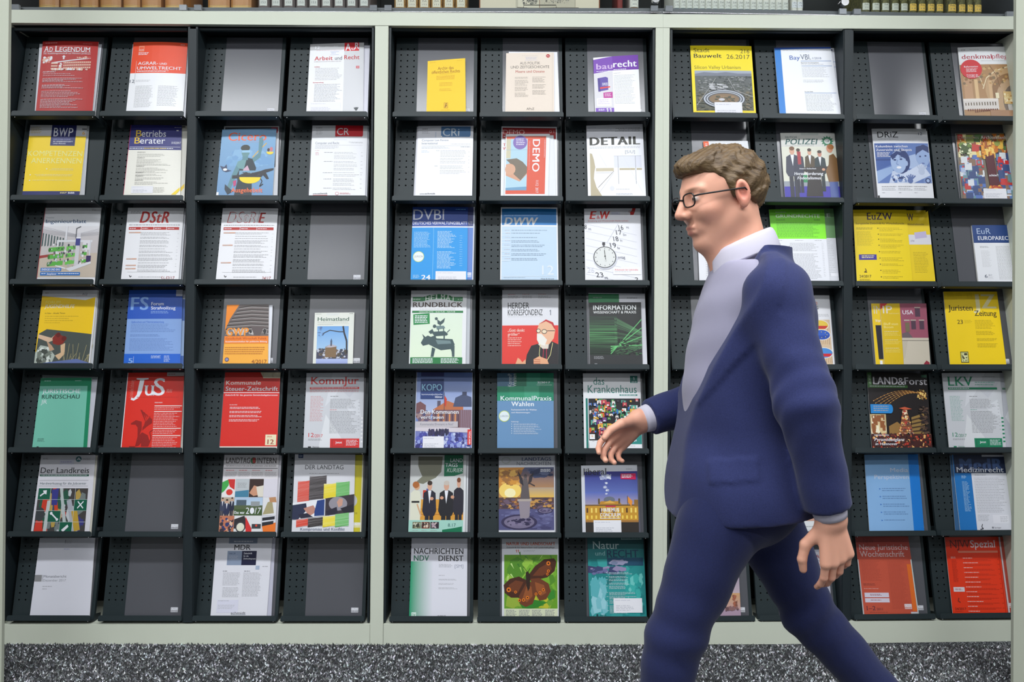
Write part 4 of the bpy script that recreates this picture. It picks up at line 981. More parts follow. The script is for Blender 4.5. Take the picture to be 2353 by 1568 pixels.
def f(a):
    f2(a); a.T('DVBl', 1.5, 58, 3.5, 18, (226, 230, 244), f=True).L(78, 3, 96, 4.5, 1, W, h=1, rag=0, a=.6).T('DEUTSCHES VERWALTUNGSBLATT', 1, 99, 20.5, 24.6, W, b=.006)
    a.R(38.5, 29, 39.3, 112, (120, 190, 235)); a.L(4, 35, 34, 57, 13, W, h=.8, a=.8).L(46, 34, 80, 58, 14, W, h=.9, a=.9, rag=.4).L(46, 62, 80, 86, 13, W, h=.9, a=.9, rag=.4).L(86, 40, 91, 84, 14, W, h=.7, a=.7, rag=.1)
    a.E(13, 69, 10, 7.4, (190, 210, 90), 24).E(13, 69, 9.2, 6.7, (232, 238, 236), 24).T('JURION', 5.5, 21, 67.4, 70, (140, 150, 160)).T('24', 19, 35, 94, 100.5, W, b=.03).L(4, 94, 16, 99, 3, W, h=.8, a=.8)
mag(2, 4, (966, 476, 1091.4, 476, 960, 1087.7), 'faded blue back copy with maker logo beside the bright blue administration law magazine', lambda a: [f2(a, (62, 68, 120), (96, 132, 204)), a.R(97.5, 0, 100, 112, (200, 204, 216)), a.T('ATT', 87, 96, 20.5, 24.6, (190, 194, 215), b=.006), logo(a, 86, 90.5, 96, 97, (96, 132, 204))], off=.003, th=.003, bow=0)
mag(2, 4, (948.4, 476, 1075.2, 476, 943.4, 1073.5), 'bright blue administration law magazine with white serif capitals', f, off=.006, th=.004, sticker=(44, 89, 98, 104))
def f(a):
    a.bg((196, 218, 238)); a.R(0, 0, 2, 112, W).R(98, 0, 100, 112, W).R(0, 0, 100, 2, W).R(2, 2, 98, 25, (30, 122, 192)).T('DWW', 6, 66, 14.5, 25, (200, 204, 208), b=.045, i=.2).T('DEUTSCHE WOHNUNGSWIRTSCHAFT', 6, 65, 11, 12.4, (190, 215, 238)).R(2, 25, 98, 27, W)
    for k, y in enumerate((32, 36, 42, 46.5, 52.5, 58.5, 64.5, 71)): a.L(19, y, 84, y + (2 if k < 3 else 4), 1 if k < 3 else 2, (50, 70, 100), h=.9, a=.75, rag=.35).L(6, y, 17, y + 1, 1, (200, 160, 160), h=.8, right=True).R(2, y + 2.4, 17, y + 3.8, (212, 226, 242))
    a.T('12', 72, 92, 81, 93.5, (226, 234, 244)).R(2, 95.5, 98, 95.8, W).L(6, 97, 50, 98, 1, K, h=.5, a=.4).T('Haus & Grund', 70, 92, 98, 99.8, (90, 90, 100))
mag(2, 5, (1151, 476.4, 1280.8, 477, 1149.3, 1283.3), 'pale blue housing industry magazine with a deeper blue head band', f, off=.003, th=.005)
def f(a):
    a.bg((240, 240, 246)); a.T('E', 9, 22, 4, 15, (226, 44, 38), b=.04, i=.2).T('W', 28, 46, 4, 15, (226, 44, 38), b=.04, i=.2).T('&', 22, 28, 10, 14.8, (214, 44, 60)).T('Erziehung und Wissenschaft Niedersachsen', 7, 78, 16.8, 18.6, (216, 70, 70)).R(48, 5, 64, 9.5, (226, 228, 244)).L(49, 6.6, 60, 8, 1, (130, 140, 200), h=1.1, rag=0, a=.6)
    a.P([(86, 0), (92, 0), (88, 9), (82, 9)], (216, 44, 44)).T('GEW', 79, 91, 3.4, 6.4, (170, 120, 120), b=.02).R(82, 5, 88, 9.4, (216, 44, 44))
    for k in range(9): a.S([(2, 22 + k * 10), (92, 38 + k * 10)], .35, (186, 190, 205), 1.2)
    a.S([(60, 22), (40, 48)], .4, (160, 164, 180), 1.2)
    for t, x, y, w in (('16', 60, 24, 9), ('17', 55, 31, 10), ('18', 50, 40, 10), ('19', 44, 49, 11), ('23', 18, 90, 14)): a.T(t, x, x + w, y, y + 6.5, (50, 52, 60), i=-.2)
    a.T('8', 0, 4, 23, 29, K).T('Mi', 7, 12, 28, 31, (130, 132, 145), i=-.2).T('Mi', 74, 79, 26, 29, (130, 132, 145), i=-.2).T('Do', 68, 74, 36, 39, (130, 132, 145), i=-.2).T('Fr', 63, 67, 44.5, 47.5, (130, 132, 145), i=-.2).T('Sa', 57, 62, 54.5, 57.5, (130, 132, 145), i=-.2).T('ontag', 58, 71, 67, 71, (110, 114, 130), i=-.2).T('Mi', 34, 40, 96, 99.6, (90, 94, 110), i=-.2).T('2', 87, 93, 97, 102, K).T('26', 4, 16, 83, 90, (222, 224, 234))
    a.E(36, 70.5, 21, 15.6, (206, 208, 218), 26).E(35, 69, 20, 15, (46, 46, 50), 28).E(35, 69, 18.6, 14, (226, 228, 226), 28).R(31, 48, 36, 52, (60, 60, 64)).R(32.4, 52, 35, 55, (90, 90, 94))
    for k in range(12): a.S([(35 + 15 * math.sin(k * .5236), 69 - 11 * math.cos(k * .5236)), (35 + 17 * math.sin(k * .5236), 69 - 12.6 * math.cos(k * .5236))], 1, (90, 92, 96))
    a.S([(34.4, 59), (36.6, 74)], 1.1, K).E(35.4, 67.6, 1.4, 1.1, K, 8).E(36.6, 73.8, 2, 1.6, (206, 208, 206), 10)
    a.R(49, 83, 98, 93, (244, 244, 250)).T('Arbeitszeit der Lehrkräfte', 52, 93, 85.4, 87.6, (220, 60, 50), b=.02).L(52, 89, 84, 90, 1, K, h=.6, a=.4, rag=.1)
mag(2, 6, (1342.2, 479.7, 1471, 479, 1344.7, 1476), 'white teachers union magazine with a stopwatch lying on a calendar', f, off=.003, th=.005)
def f(a):
    a.bg((232, 232, 238)); a.R(6, 4, 100, 52, (226, 62, 60)).L(10, 10, 80, 48, 12, (150, 40, 40), h=1, a=.5).R(78, 4, 98, 12, (60, 60, 60)).L(12, 58, 90, 96, 14, K, h=.8, a=.5)
mag(2, 7, (1601, 487, 1731, 487, 1607, 1740), 'white magazine with red upper block half hidden by the walking man', f, off=.003, th=.005)
def f(a):
    a.bg((238, 239, 246)); a.G(0, 0, 100, 42, (110, 196, 50), (140, 250, 20)); a.L(11, 3.6, 30, 5, 1, (50, 110, 30), h=1.2, rag=0, a=.6).T('GRUNDRECHTE', 11, 91, 7.2, 12, (222, 238, 214), b=.02).T('Zeitschrift', 11, 27, 14, 16, (50, 120, 40)).T('EuGRZ', 80, 91, 14, 16, (50, 90, 40), b=.01)
    a.base = (120, 220, 40); a.L(11, 19, 92, 40.5, 13, (40, 90, 20), h=.9, a=.6, rag=.2); a.base = W
    a.L(11, 44, 20, 45, 1, K, h=.7, a=.5).L(42, 44, 60, 45, 1, K, h=.7, a=.5).L(78, 44, 92, 45, 1, K, h=.7, a=.5).L(32, 48, 84, 60, 7, K, h=.7, a=.5).L(32, 63, 88, 99, 20, K, h=.7, a=.5).L(90, 48, 94, 96, 20, K, h=.6, a=.3).L(10, 49, 18, 50, 1, K, h=.7).L(10, 62, 24, 63, 1, K, h=.7)
mag(2, 8, (1795, 479.4, 1915, 479.4, 1802, 1928), 'dull green-headed back copy beside the bright green fundamental rights magazine', lambda a: [a.bg((222, 223, 230)), a.R(0, 0, 100, 41.5, (104, 146, 96)), a.T('E', 86, 93, 7, 12, (206, 216, 206), b=.02), a.L(84, 44, 96, 96, 22, K, h=.6, a=.35, rag=.6), a.R(86, 90, 99, 94, (238, 238, 244))], off=.002, th=.004, bow=0)
mag(2, 8, (1766.8, 481.4, 1893.6, 481.4, 1782, 1906.8), 'white fundamental rights magazine with bright green upper half', f, off=.006, th=.004)
def f(a):
    a.bg((246, 216, 24)); n = (64, 46, 84); g = (110, 96, 30)
    a.T('EuZW', 25, 73, 4.5, 14.5, n, b=.02, f=True).T('Europäische Zeitschrift für Wirtschaftsrecht', 4, 94, 18.3, 21, (110, 90, 40), b=.006, f=True)
    a.L(4, 25.6, 38, 29, 2, g, h=1.1, a=.8, rag=.2).L(4, 31, 36, 52, 14, g, h=.6, a=.6)
    for y, k in ((26, 3), (34.5, 2), (41.5, 3), (50, 3), (59, 2), (68, 3), (76.5, 2), (85, 3), (94, 2)): a.R(43, y, 44.8, y + 1.2, K); a.L(46.5, y, 90, y + k * 2, k, g, h=.8, a=.7, rag=.4)
    a.R(6, 63.5, 38, 71, (66, 56, 160)).L(11, 65, 34, 69.6, 2, W, h=1.4, rag=.1).S([(16, 83), (18, 86), (14, 88), (19, 88)], 1.4, (110, 90, 20)).T('24/2017', 5, 26, 92, 95.6, (60, 52, 20), b=.01).L(5, 97.5, 28, 100, 2, g, h=.8)
mag(2, 9, (2008, 483.4, 2132, 483.4, 2026, 2149.4), 'yellow back copy with a white band beside the yellow economic law magazine', lambda a: [a.bg((240, 208, 26)), a.T('W', 60, 72, 5, 15, (64, 46, 84), b=.02, f=True), a.T('Wirtschaftsrecht', 58, 90, 18.6, 21.4, (110, 90, 40), f=True), a.R(58, 35, 100, 49, (224, 222, 230)), a.P([(70, 32), (92, 30), (93, 39), (71, 41)], (196, 186, 220)), a.T('cht', 62, 69, 42, 45, (120, 110, 140)), a.L(64, 60, 92, 90, 14, (110, 96, 30), h=.8, a=.6)], off=.002, th=.004, bow=0)
mag(2, 9, (1960, 482.1, 2082.2, 482.1, 1969, 2097), 'yellow economic law magazine with violet serif letters and violet box', f, off=.006, th=.004)
def f(a):
    a.bg((238, 239, 244)); a.R(0, 0, 100, 32, (32, 66, 128)).T('EuR', 9, 39, 6, 16, (180, 196, 222), b=.0).T('EUROPARECHT', 10, 92, 20, 27, W, b=.016)
    a.L(12, 38, 32, 41, 3, K, h=.7, a=.5).L(13, 46, 34, 76, 14, K, h=.6, a=.35).L(46, 38, 96, 98, 28, K, h=.8, a=.45, rag=.2).T('6', 15, 21, 88, 94, (70, 80, 100)).T('2017', 23, 31, 88, 90.6, (120, 126, 140)).L(22, 92, 34, 97, 3, K, h=.5, a=.35)
mag(2, 10, (2233, 517.5, 2338, 517.5, 2248, 2354), 'white European law journal with dark blue head band, partly behind the end panel', f, off=.003, th=.008, bow=.001)
# ---- fourth row
def f(a):
    y_ = (250, 205, 24)
    a.bg(y_); a.P([(0, 0), (100, 0), (100, 9), (80, 14), (0, 8)], (224, 224, 230)).L(5, 3.6, 12, 5, 1, K, h=.8, rag=0).T('AGJ', 73, 82, 4, 7, (90, 90, 110)).R(62, 7.4, 81, 7.7, (200, 120, 80))
    a.T('FORUM', 8, 35, 15, 18.8, (250, 226, 110)).T('JUGENDHILFE', 7, 62, 20, 24.8, (238, 232, 210), b=.02, i=.15).T('Im Fokus – Aktuelle Themen', 9, 46, 31, 33, (100, 84, 30), i=.2).L(10, 36, 80, 48, 4, (110, 90, 20), h=.7, a=.7, rag=.6)
    a.P([(3, 60), (16, 54), (100, 61), (100, 112), (0, 112), (2, 66)], (76, 84, 80)).P([(2, 61), (26, 66), (32, 62), (34, 68), (22, 72), (2, 66)], (224, 190, 160)).P([(28, 66), (34, 60), (42, 62), (54, 66), (48, 74), (40, 76), (30, 74)], (140, 40, 30)).E(38, 62, 4, 3.4, (110, 30, 24)).E(49, 67, 4.4, 3.6, (110, 30, 24)).P([(44, 76), (52, 73), (53, 88), (44, 96), (36, 90), (46, 86)], (226, 190, 150))
    a.P([(8, 76), (22, 78), (36, 90), (28, 112), (0, 112), (0, 86)], (186, 196, 186)).SC(2, 78, 32, 106, 60, 6, [(70, 76, 70), (226, 232, 226), (120, 128, 118)]).P([(18, 70), (28, 76), (34, 82), (26, 84)], (200, 160, 130))
    for k in range(16): x = 52 + k * 3; a.S([(x, 99), (x + a.rs.uniform(-4, 10), 99 - a.rs.uniform(6, 26))], .8, (170, 160, 120))
    a.P([(16, 100), (76, 94.5), (99, 100), (99, 112), (12, 112)], (104, 122, 178)).R(97.6, 10, 100, 100, (226, 226, 232))
mag(3, 0, (106, 668, 227, 667.5, 86, 214), 'thin pale back copy under the yellow youth magazine', lambda a: a.bg((196, 200, 206)), off=.002, th=.003, bow=0)
mag(3, 0, (98.3, 667.4, 224.6, 667, 78.4, 207), 'yellow youth welfare magazine with photo of a person holding red binoculars', f, off=.005, th=.004)
def f(a):
    b = (34, 92, 196); a.bg((132, 166, 222)); a.R(0, 0, 100, 40, (30, 84, 186)).R(88, 0, 100, 9, (200, 204, 220)).T('FS', 5, 38, 10, 27.5, (126, 166, 226), b=.03).T('Forum', 43, 66, 17, 21.4, W, b=.016).T('Strafvollzug', 43, 88, 22.8, 27.2, W, b=.016).L(43, 29.5, 76, 33.5, 2, (150, 180, 230), h=1, rag=.1)
    a.T('Opferschutz und Täterverantwortung', 8, 68, 43, 45.4, b, b=.012).L(8, 47, 94, 59, 6, (40, 70, 140), h=.7, a=.7).L(8, 61.5, 70, 65, 2, (40, 70, 140), h=.7).L(8, 67, 90, 84, 9, (40, 70, 140), h=.7, a=.6)
    a.R(0, 87.5, 100, 112, (24, 98, 206)).T('5', 8, 16, 93.5, 100, (140, 180, 236), b=.03).R(17, 91, 17.4, 100, W).L(48, 90, 66, 94, 3, W, h=.8, rag=.1).L(71, 90, 82, 99, 6, W, h=.7)
mag(3, 1, (308, 669, 426, 668, 297, 421.5), 'pale blue back copy standing out right of the blue prison service magazine', lambda a: [a.bg((150, 176, 214)), a.R(88, 12, 100, 42, (52, 92, 166)), a.R(88, 90, 100, 104, (60, 100, 176)), a.R(0, 0, 100, 12, (180, 186, 196))], off=.002, th=.003, bow=0)
mag(3, 1, (297.3, 667, 420, 666.2, 284, 414.2), 'blue prison service magazine with two large pale blue initials', f, off=.005, th=.004)
def f(a):
    o = (242, 130, 30); a.bg((250, 176, 62)); a.P([(0, 0), (100, 0), (100, 54), (0, 54)], (110, 100, 98)); a.P([(0, 0), (30, 0), (10, 24), (2, 40), (0, 46)], (244, 140, 30))
    for k in range(8):
        y = 3 + k * 6.2; x = max(2, 30 - k * 5.2)
        a.P([(x, y + 1), (60, y - 1.6), (100, y), (100, y + 2.2), (60, y + .6), (x - 1, y + 3.4)], (66, 58, 56)); a.P([(x, y + 3.6), (60, y + .8), (100, y + 2.4), (100, y + 3.2), (60, y + 1.6), (x, y + 4.4)], (180, 174, 172))
    a.SC(4, 40, 100, 53, 60, 7, [(50, 46, 46), (196, 190, 188), (130, 120, 116)], 1.2).P([(60, 38), (90, 38), (80, 54), (68, 54)], (96, 84, 84)).T('GWP', 3, 55, 40, 53.4, (244, 150, 40), b=.035)
    a.R(0, 54, 100, 66.5, o).T('Gesellschaft Wirtschaft Politik', 3, 96, 56.4, 59.8, (176, 66, 20), b=.016).T('Sozialwissenschaften für politische Bildung', 3, 97, 62, 64.4, W, b=.02)
    a.L(3, 72.5, 94, 86.5, 4, (150, 76, 20), h=1.9, a=.8, rag=.1).E(9, 93.6, 4.6, 3.6, (60, 60, 110), 18).E(9, 93.6, 3.2, 2.4, (150, 150, 190), 14).T('4/2017', 64, 97, 94, 100, (150, 76, 24))
mag(3, 2, (524, 702, 626.5, 701.5, 515, 620.5), 'white page edges of the thick back volume under the orange politics magazine', lambda a: a.bg((226, 228, 236)), off=.002, th=.008, bow=0)
mag(3, 2, (521.5, 701, 617.8, 699.8, 511.3, 615.8), 'orange politics magazine with photo of a slatted glass dome', f, off=.0105, th=.003, bow=.001)
def f(a):
    a.bg((228, 230, 222)); a.L(2, 2, 20, 4.6, 1, K, h=1.6, a=.4, rag=.2).L(30, 2, 66, 6, 2, (140, 160, 210), h=1.1, a=.4).L(88, 1.5, 98, 3.6, 1, K, h=1.6, a=.6, rag=0).T('Heimatland', 8, 87, 9, 16.5, (36, 84, 66), b=.012).L(8, 18.4, 88, 20, 1, K, h=1.1, a=.5, rag=.05).R(8, 22, 88, 22.4, (150, 160, 150)).L(8, 23.5, 56, 25, 1, K, h=.8, a=.4)
    a.G(8, 27, 87, 76, (110, 166, 226), (164, 200, 232)).SC(8, 27, 26, 50, 30, 5, [(90, 120, 170), (130, 170, 215)], .4).R(8, 74, 87, 92, (70, 70, 92)).SC(8, 70, 87, 92, 110, 7, [(60, 66, 84), (110, 96, 90), (196, 200, 214), (80, 72, 60)], .8)
    a.P([(30, 68), (44, 62), (58, 66), (58, 88), (30, 88)], (130, 104, 74)).P([(30, 69), (44, 61.5), (60, 67), (44, 69)], (186, 180, 190)).R(42.6, 56, 46.6, 66, (80, 90, 110)).P([(42, 57), (44.6, 51), (47.2, 57)], (70, 90, 120)).G(8, 91, 87, 112, (176, 190, 232), (120, 132, 200))
    a.S([(73, 27), (76, 40), (83, 56), (84, 80)], 4, (44, 44, 52)).S([(76, 38), (64, 38), (40, 35), (26, 40), (22, 45)], 1.6, (60, 60, 66))
mag(3, 3, (723.5, 719.2, 814.3, 718.4, 718.6, 810.6), 'small white regional booklet with a winter church under a bare branch', f, off=.003, th=.006, bow=.001)
def f(a):
    g = (32, 124, 66); a.bg((232, 233, 236)); a.G(1, 32, 93, 91.5, (222, 236, 218), (226, 240, 214))
    a.P([(3, 9), (22, 9), (34, 6.2), (50, 5), (66, 6.2), (78, 9), (93, 9), (93, 15), (78, 15), (66, 12.6), (50, 11.6), (34, 12.6), (22, 15), (3, 15)], g); 
    for k, ch in enumerate('HEIMAT'):
        x = 26 + k * 9.2; y = 5.6 + abs(k - 2.5) ** 2 * .35; a.T(ch, x, x + (7.4 if ch != 'I' else 2.6), y, y + 7, (232, 242, 232), b=.024, f=True)
    a.T('RUNDBLICK', 4, 93, 16.5, 23, (70, 50, 40), b=.025, f=True).L(16, 25.4, 80, 26.6, 1, K, h=.8, a=.4, rag=0).R(3, 28, 94, 31, g).T('GESCHICHTE · KULTUR · NATUR', 15, 80, 28.8, 30.4, (210, 232, 210), b=.02, f=True).L(4, 11.5, 20, 13.4, 2, (190, 220, 190), h=.6).T('Nr. 122', 84, 92, 11.6, 13.4, (220, 236, 220))
    a.P([(5, 33), (34, 31.5), (35, 46), (6, 47.5)], (34, 140, 74)).L(8, 34.6, 32, 45.6, 5, W, h=1.4, rag=.1)
    d, h = (62, 84, 88), (112, 136, 138)      # plain bronze beasts, one on another
    a.P([(30, 66), (44, 62), (48, 66), (76, 67), (80, 74), (78, 80), (56, 82), (44, 78), (34, 74)], d).P([(20, 72), (24, 66), (32, 62), (38, 64), (34, 74), (24, 76)], d).P([(40, 78), (46, 80), (43, 91), (38, 91)], d).P([(72, 78), (80, 76), (80, 91), (76, 91), (75, 84)], d).P([(46, 68), (72, 69), (74, 73), (50, 74)], h).P([(22, 60), (25, 66), (28, 64)], d)
    a.P([(38, 57), (62, 56), (68, 60), (66, 62), (44, 63)], d).R(44, 61, 46.4, 67, d).R(60, 61, 62.4, 67.4, d).P([(33, 57), (40, 53), (43, 58), (37, 60)], d).S([(66, 58), (71, 54)], 1.2, d).P([(46, 49), (60, 48.6), (63, 52), (48, 54)], h).E(43.6, 49.4, 3, 2.4, d).R(50, 53, 51.6, 57, d).R(59, 52, 60.6, 57, d).P([(48, 40), (54, 43), (62, 38), (60, 44), (54, 48), (49, 46)], d).E(46.4, 39, 2.6, 2, d).R(53, 47, 54.4, 49.4, d)
    a.R(2, 91.5, 94, 112, g).L(6, 93, 50, 100, 4, W, h=1.1, a=.9).L(56, 93, 92, 100, 4, W, h=1.1, a=.9)
mag(3, 4, (953, 669, 1081, 668.7, 947, 1078.5), 'pale back copy edge beyond the green-titled local history magazine', lambda a: a.bg((190, 194, 200)), off=.002, th=.003, bow=0)
mag(3, 4, (945, 668, 1072.8, 668, 939.7, 1069.8), 'pale green local history magazine with bronze animals standing one on another', f, off=.005, th=.005)
def f(a):
    a.bg((226, 226, 232)); a.R(0, 48.5, 100, 112, (226, 56, 46)); sk = (232, 170, 130)
    a.T('HERDER', 10, 48, 17.5, 25.6, (34, 34, 36), b=.01).T('KORRESPONDENZ', 10, 72, 27, 35, (34, 34, 36), b=.01).T('1', 84, 88, 27.6, 35, (110, 116, 130)).L(10, 36.6, 72, 37.6, 1, K, h=.5, a=.3, rag=0)
    for x, w in ((10, 22), (36, 20), (64, 24)): a.L(x, 6, x + w * .6, 7, 1, (190, 50, 50), h=.9, rag=0).L(x, 8.6, x + w, 13, 2, K, h=1.2, a=.35, rag=.3)
    a.T('„Gott denkt', 10, 40, 53, 57, (246, 226, 214), b=.006, f=True).T('größer“', 10, 31, 58.6, 62.4, (246, 226, 214), b=.006, f=True).L(10, 65, 36, 78, 5, (250, 200, 180), h=1, a=.8, rag=.2)
    a.P([(40, 112), (44, 88), (52, 76), (70, 72), (88, 70), (100, 74), (100, 112)], (34, 30, 34)).P([(64, 74), (72, 70), (84, 70), (82, 80), (72, 80)], (226, 214, 200)).P([(62, 55), (66, 46), (78, 41), (90, 44), (95, 54), (92, 66), (84, 74), (72, 74), (64, 66)], (236, 184, 150)).P([(66, 47), (78, 40.6), (91, 45), (96, 56), (92, 52), (88, 47), (78, 43)], (196, 40, 50)).P([(62, 60), (70, 60), (80, 68), (76, 76), (66, 74), (62, 68)], (238, 234, 226))
    a.E(64.6, 56, 4, 3, K, 12).E(64.6, 56, 3, 2.2, (240, 220, 190), 12).E(75, 57, 5, 3.2, K, 12).E(75, 57, 4, 2.4, (240, 220, 190), 12).S([(80, 56), (94, 56)], .8, K).S([(68, 74), (66, 88), (72, 98)], .9, (230, 220, 150)).S([(90, 72), (86, 88), (78, 98)], .9, (230, 220, 150)).S([(74, 80), (72, 96)], 1, (196, 30, 70)).S([(79, 80), (79, 96)], 1, (196, 30, 70))
    a.P([(24, 100), (28, 92), (32, 94), (36, 98), (42, 94), (42, 102), (34, 112), (26, 110)], sk).P([(56, 94), (66, 90), (80, 94), (84, 102), (70, 106), (56, 102)], sk)
    for k in range(3): a.S([(56, 94 + 2.6 * k), (68, 95 + 2.4 * k)], 1, (190, 110, 80))
mag(3, 5, (1157.3, 662.5, 1284.5, 663, 1156, 1283), 'grey top edge of the back copy above the red and white church magazine', lambda a: a.bg((150, 146, 146)), off=.002, th=.003, bow=0)
mag(3, 5, (1154.3, 667, 1282.8, 665.8, 1153.6, 1282.8), 'red and white church magazine with drawn clergyman in glasses and red cap', f, off=.005, th=.004)
def f(a):
    a.bg((228, 229, 236)); a.R(0, 1, 54, 14, (44, 134, 82)).L(8, 6, 24, 7, 1, K, h=.9, a=.5).L(68, 5.6, 88, 8, 2, K, h=.7, a=.6, rag=.1)
mag(3, 6, (1352.2, 673.6, 1481.6, 675, 1354.7, 1487.3), 'white back copy with green head block behind the black and green information magazine', f, off=.002, th=.004, bow=0)
def f(a):
    a.bg((36, 38, 38)); g0 = (60, 150, 84)
    for k in range(46):
        y = 22 + k * 1.5; t = 1 - abs(y - 56) / 40; c = mix((40, 70, 48), (120, 220, 130), max(0, t) * a.rs.uniform(.4, 1)); a.P([(0, y), (52, y + a.rs.uniform(-1, 1)), (54, y + .9), (0, y + .9)], mix((36, 38, 38), c, .3 + .6 * max(0, 1 - abs(y - 50) / 34)))
        x2 = 100; yy = y + 26 - k * .9; a.P([(48, y + 2), (x2, yy), (x2, yy + .7), (48, y + 2.7)], mix((44, 50, 46), (130, 220, 140), .55 * a.rs.random()))
    for k in range(4): a.S([(40, 84 - k * 4), (100, 28 + k * 14)], 1.4, mix(g0, (150, 236, 150), .5))
    a.SC(52, 60, 100, 88, 90, 5, [(34, 40, 36), (60, 110, 70), (30, 32, 32)], .4); a.R(0, 86, 100, 112, (38, 40, 42)).T('INFORMATION', 8, 90, 5, 12.5, (236, 238, 238), b=.02).T('WISSENSCHAFT & PRAXIS', 8, 90, 14.4, 18.6, (226, 228, 228), b=.018).L(8, 88, 30, 93, 3, W, h=.7, a=.8).L(9, 99.4, 14, 100.6, 1, W, h=1, rag=0)
mag(3, 6, (1353, 695.6, 1472.9, 694.8, 1355.4, 1476.6), 'black information science magazine with glowing green stripes', f, off=.0065, th=.004)
def f(a):
    a.bg((232, 232, 236)); a.T('Alternative', 20, 77, 8, 14, (226, 116, 90)).T('RICHTUNG', 24, 78, 16, 21, (60, 62, 70), b=.014).L(40, 28, 96, 32, 3, K, h=.6, a=.5, right=True).R(6, 36, 97, 102, (216, 190, 160))
    for cx, cy, c1, c2 in ((78, 44, (230, 196, 70), (200, 50, 44)), (80, 58, (44, 92, 190), (30, 74, 170)), (82, 84, (70, 140, 214), (206, 36, 50)), (40, 56, (226, 226, 230), (190, 40, 50)), (42, 84, (44, 92, 190), (230, 230, 235))):
        a.P([(cx - 16, cy + 2), (cx + 16, cy + 2), (cx + 11, cy + 15), (cx - 11, cy + 15)], (224, 196, 160))
        for k in range(9): a.R(cx - 14 + k * 3.4, cy + 4, cx - 13.3 + k * 3.4, cy + 14, (150, 110, 80))
        a.E(cx, cy, 17, 8, (236, 226, 216), 20).E(cx, cy, 15.5, 7, c1, 20).P([(cx - 15, cy + 1), (cx + 15, cy + 1), (cx + 10, cy + 5.4), (cx - 10, cy + 5.4)], c2)
    for k in range(8): a.E(80 + 10 * math.cos(k * .785), 58 + 4 * math.sin(k * .785), .8, .6, (240, 220, 90), 6)
mag(3, 8, (1779, 678.6, 1905.6, 678.6, 1790, 1918), 'white magazine with little cakes iced like flags, right of the walking man', f, off=.003, th=.005)
def f(a):
    y_ = (222, 186, 20); a.bg(y_); a.R(42, 0, 100, 112, (158, 84, 104)).P([(0, 0), (16, 0), (0, 10)], (196, 40, 40))
    a.T('IP', 5, 25, 4, 16.5, (226, 218, 206)).T('WIRTSCHAFT', 18, 40, 16, 17.6, (236, 220, 150)).T('USA', 47, 70, 11.5, 18, W, b=.002).T('Bluff statt', 5, 36, 32, 36, (246, 230, 140), b=.004).T('Boom', 5, 25, 37.4, 41, (246, 230, 140), b=.004)
    for y in (46, 60, 73.5): a.L(5, y, 36, y + 1.6, 1, W, h=1.1, rag=.1).L(5, y + 2.8, 40, y + 8.4, 3, (250, 236, 160), h=.8, a=.8)
    for x, y, w, h in ((74, 8, 11, 14), (64, 29, 10, 14), (82, 29, 10, 14)): a.R(x, y, x + w, y + h, (84, 60, 76)).R(x - 1, y - 2, x + w + 1, y - .4, (190, 180, 166))
    a.R(49, 27, 61, 29, (190, 180, 166)).R(51, 32, 60, 47, (120, 110, 84)).P([(43, 57), (43, 50), (56, 47), (66, 57)], (110, 96, 100)).R(42, 57, 100, 112, (206, 196, 178)).R(42, 61, 100, 62, (120, 112, 104)).P([(42, 62), (54, 62), (46, 90), (42, 92)], (196, 186, 168)).P([(86, 99), (92, 94), (98, 97), (99, 101), (86, 101)], (150, 40, 60))
mag(3, 9, (2001.6, 697.8, 2100, 697.8, 2012.6, 2112), 'yellow back copy with black picture strip left of the brick street magazine', lambda a: [a.bg((240, 202, 24)), a.T('IM', 5, 24, 4, 17, (228, 216, 190)), a.T('Von', 6, 20, 26, 31, W), a.P([(6, 36), (26, 36), (26, 92), (8, 92)], (34, 32, 40)), a.R(10, 94, 16, 101, W)], off=.002, th=.004, bow=0)
mag(3, 9, (2022, 697.8, 2128.3, 697.8, 2032, 2137.7), 'politics magazine with yellow column beside a drawn pink brick street', f, off=.006, th=.005, bow=.001)
def f(a):
    k_ = (60, 48, 20); a.bg((252, 214, 10)); a.T('JZ', 52, 95, 4, 23.5, (238, 226, 170), b=.05, f=True); a.L(6, 2, 20, 9, 3, k_, h=.6, a=.4).L(22, 3, 36, 7, 2, k_, h=.6, a=.4).L(42, 3, 54, 11, 4, k_, h=.6, a=.4)
    a.T('Juristen', 6, 51, 19, 26.6, k_, b=.012, f=True).T('Zeitung', 53, 94, 26.5, 34, k_, b=.012, f=True).T('23', 20, 30, 39.4, 45, k_, b=.004, f=True).L(33, 40, 48, 45, 3, k_, h=.5, a=.5)
    a.L(52, 40, 90, 53, 7, k_, h=.7, a=.55).L(52, 55, 90, 61, 4, k_, h=.7, a=.55).L(52, 65, 92, 69, 3, k_, h=.7, a=.55).L(52, 72, 92, 78, 4, k_, h=.7, a=.55)
    a.R(20, 83, 34, 98, (70, 66, 40)).R(21, 84, 33, 97, (206, 206, 130)).SC(21.5, 84.5, 32.5, 96.5, 40, 3.4, [(60, 56, 36), (226, 226, 170)])
mag(3, 10, (2167.6, 670.4, 2290.7, 670.4, 2183, 2312.3), 'golden yellow lawyers magazine with pale overlapping initials and brown serif title', f, off=.003, th=.005)
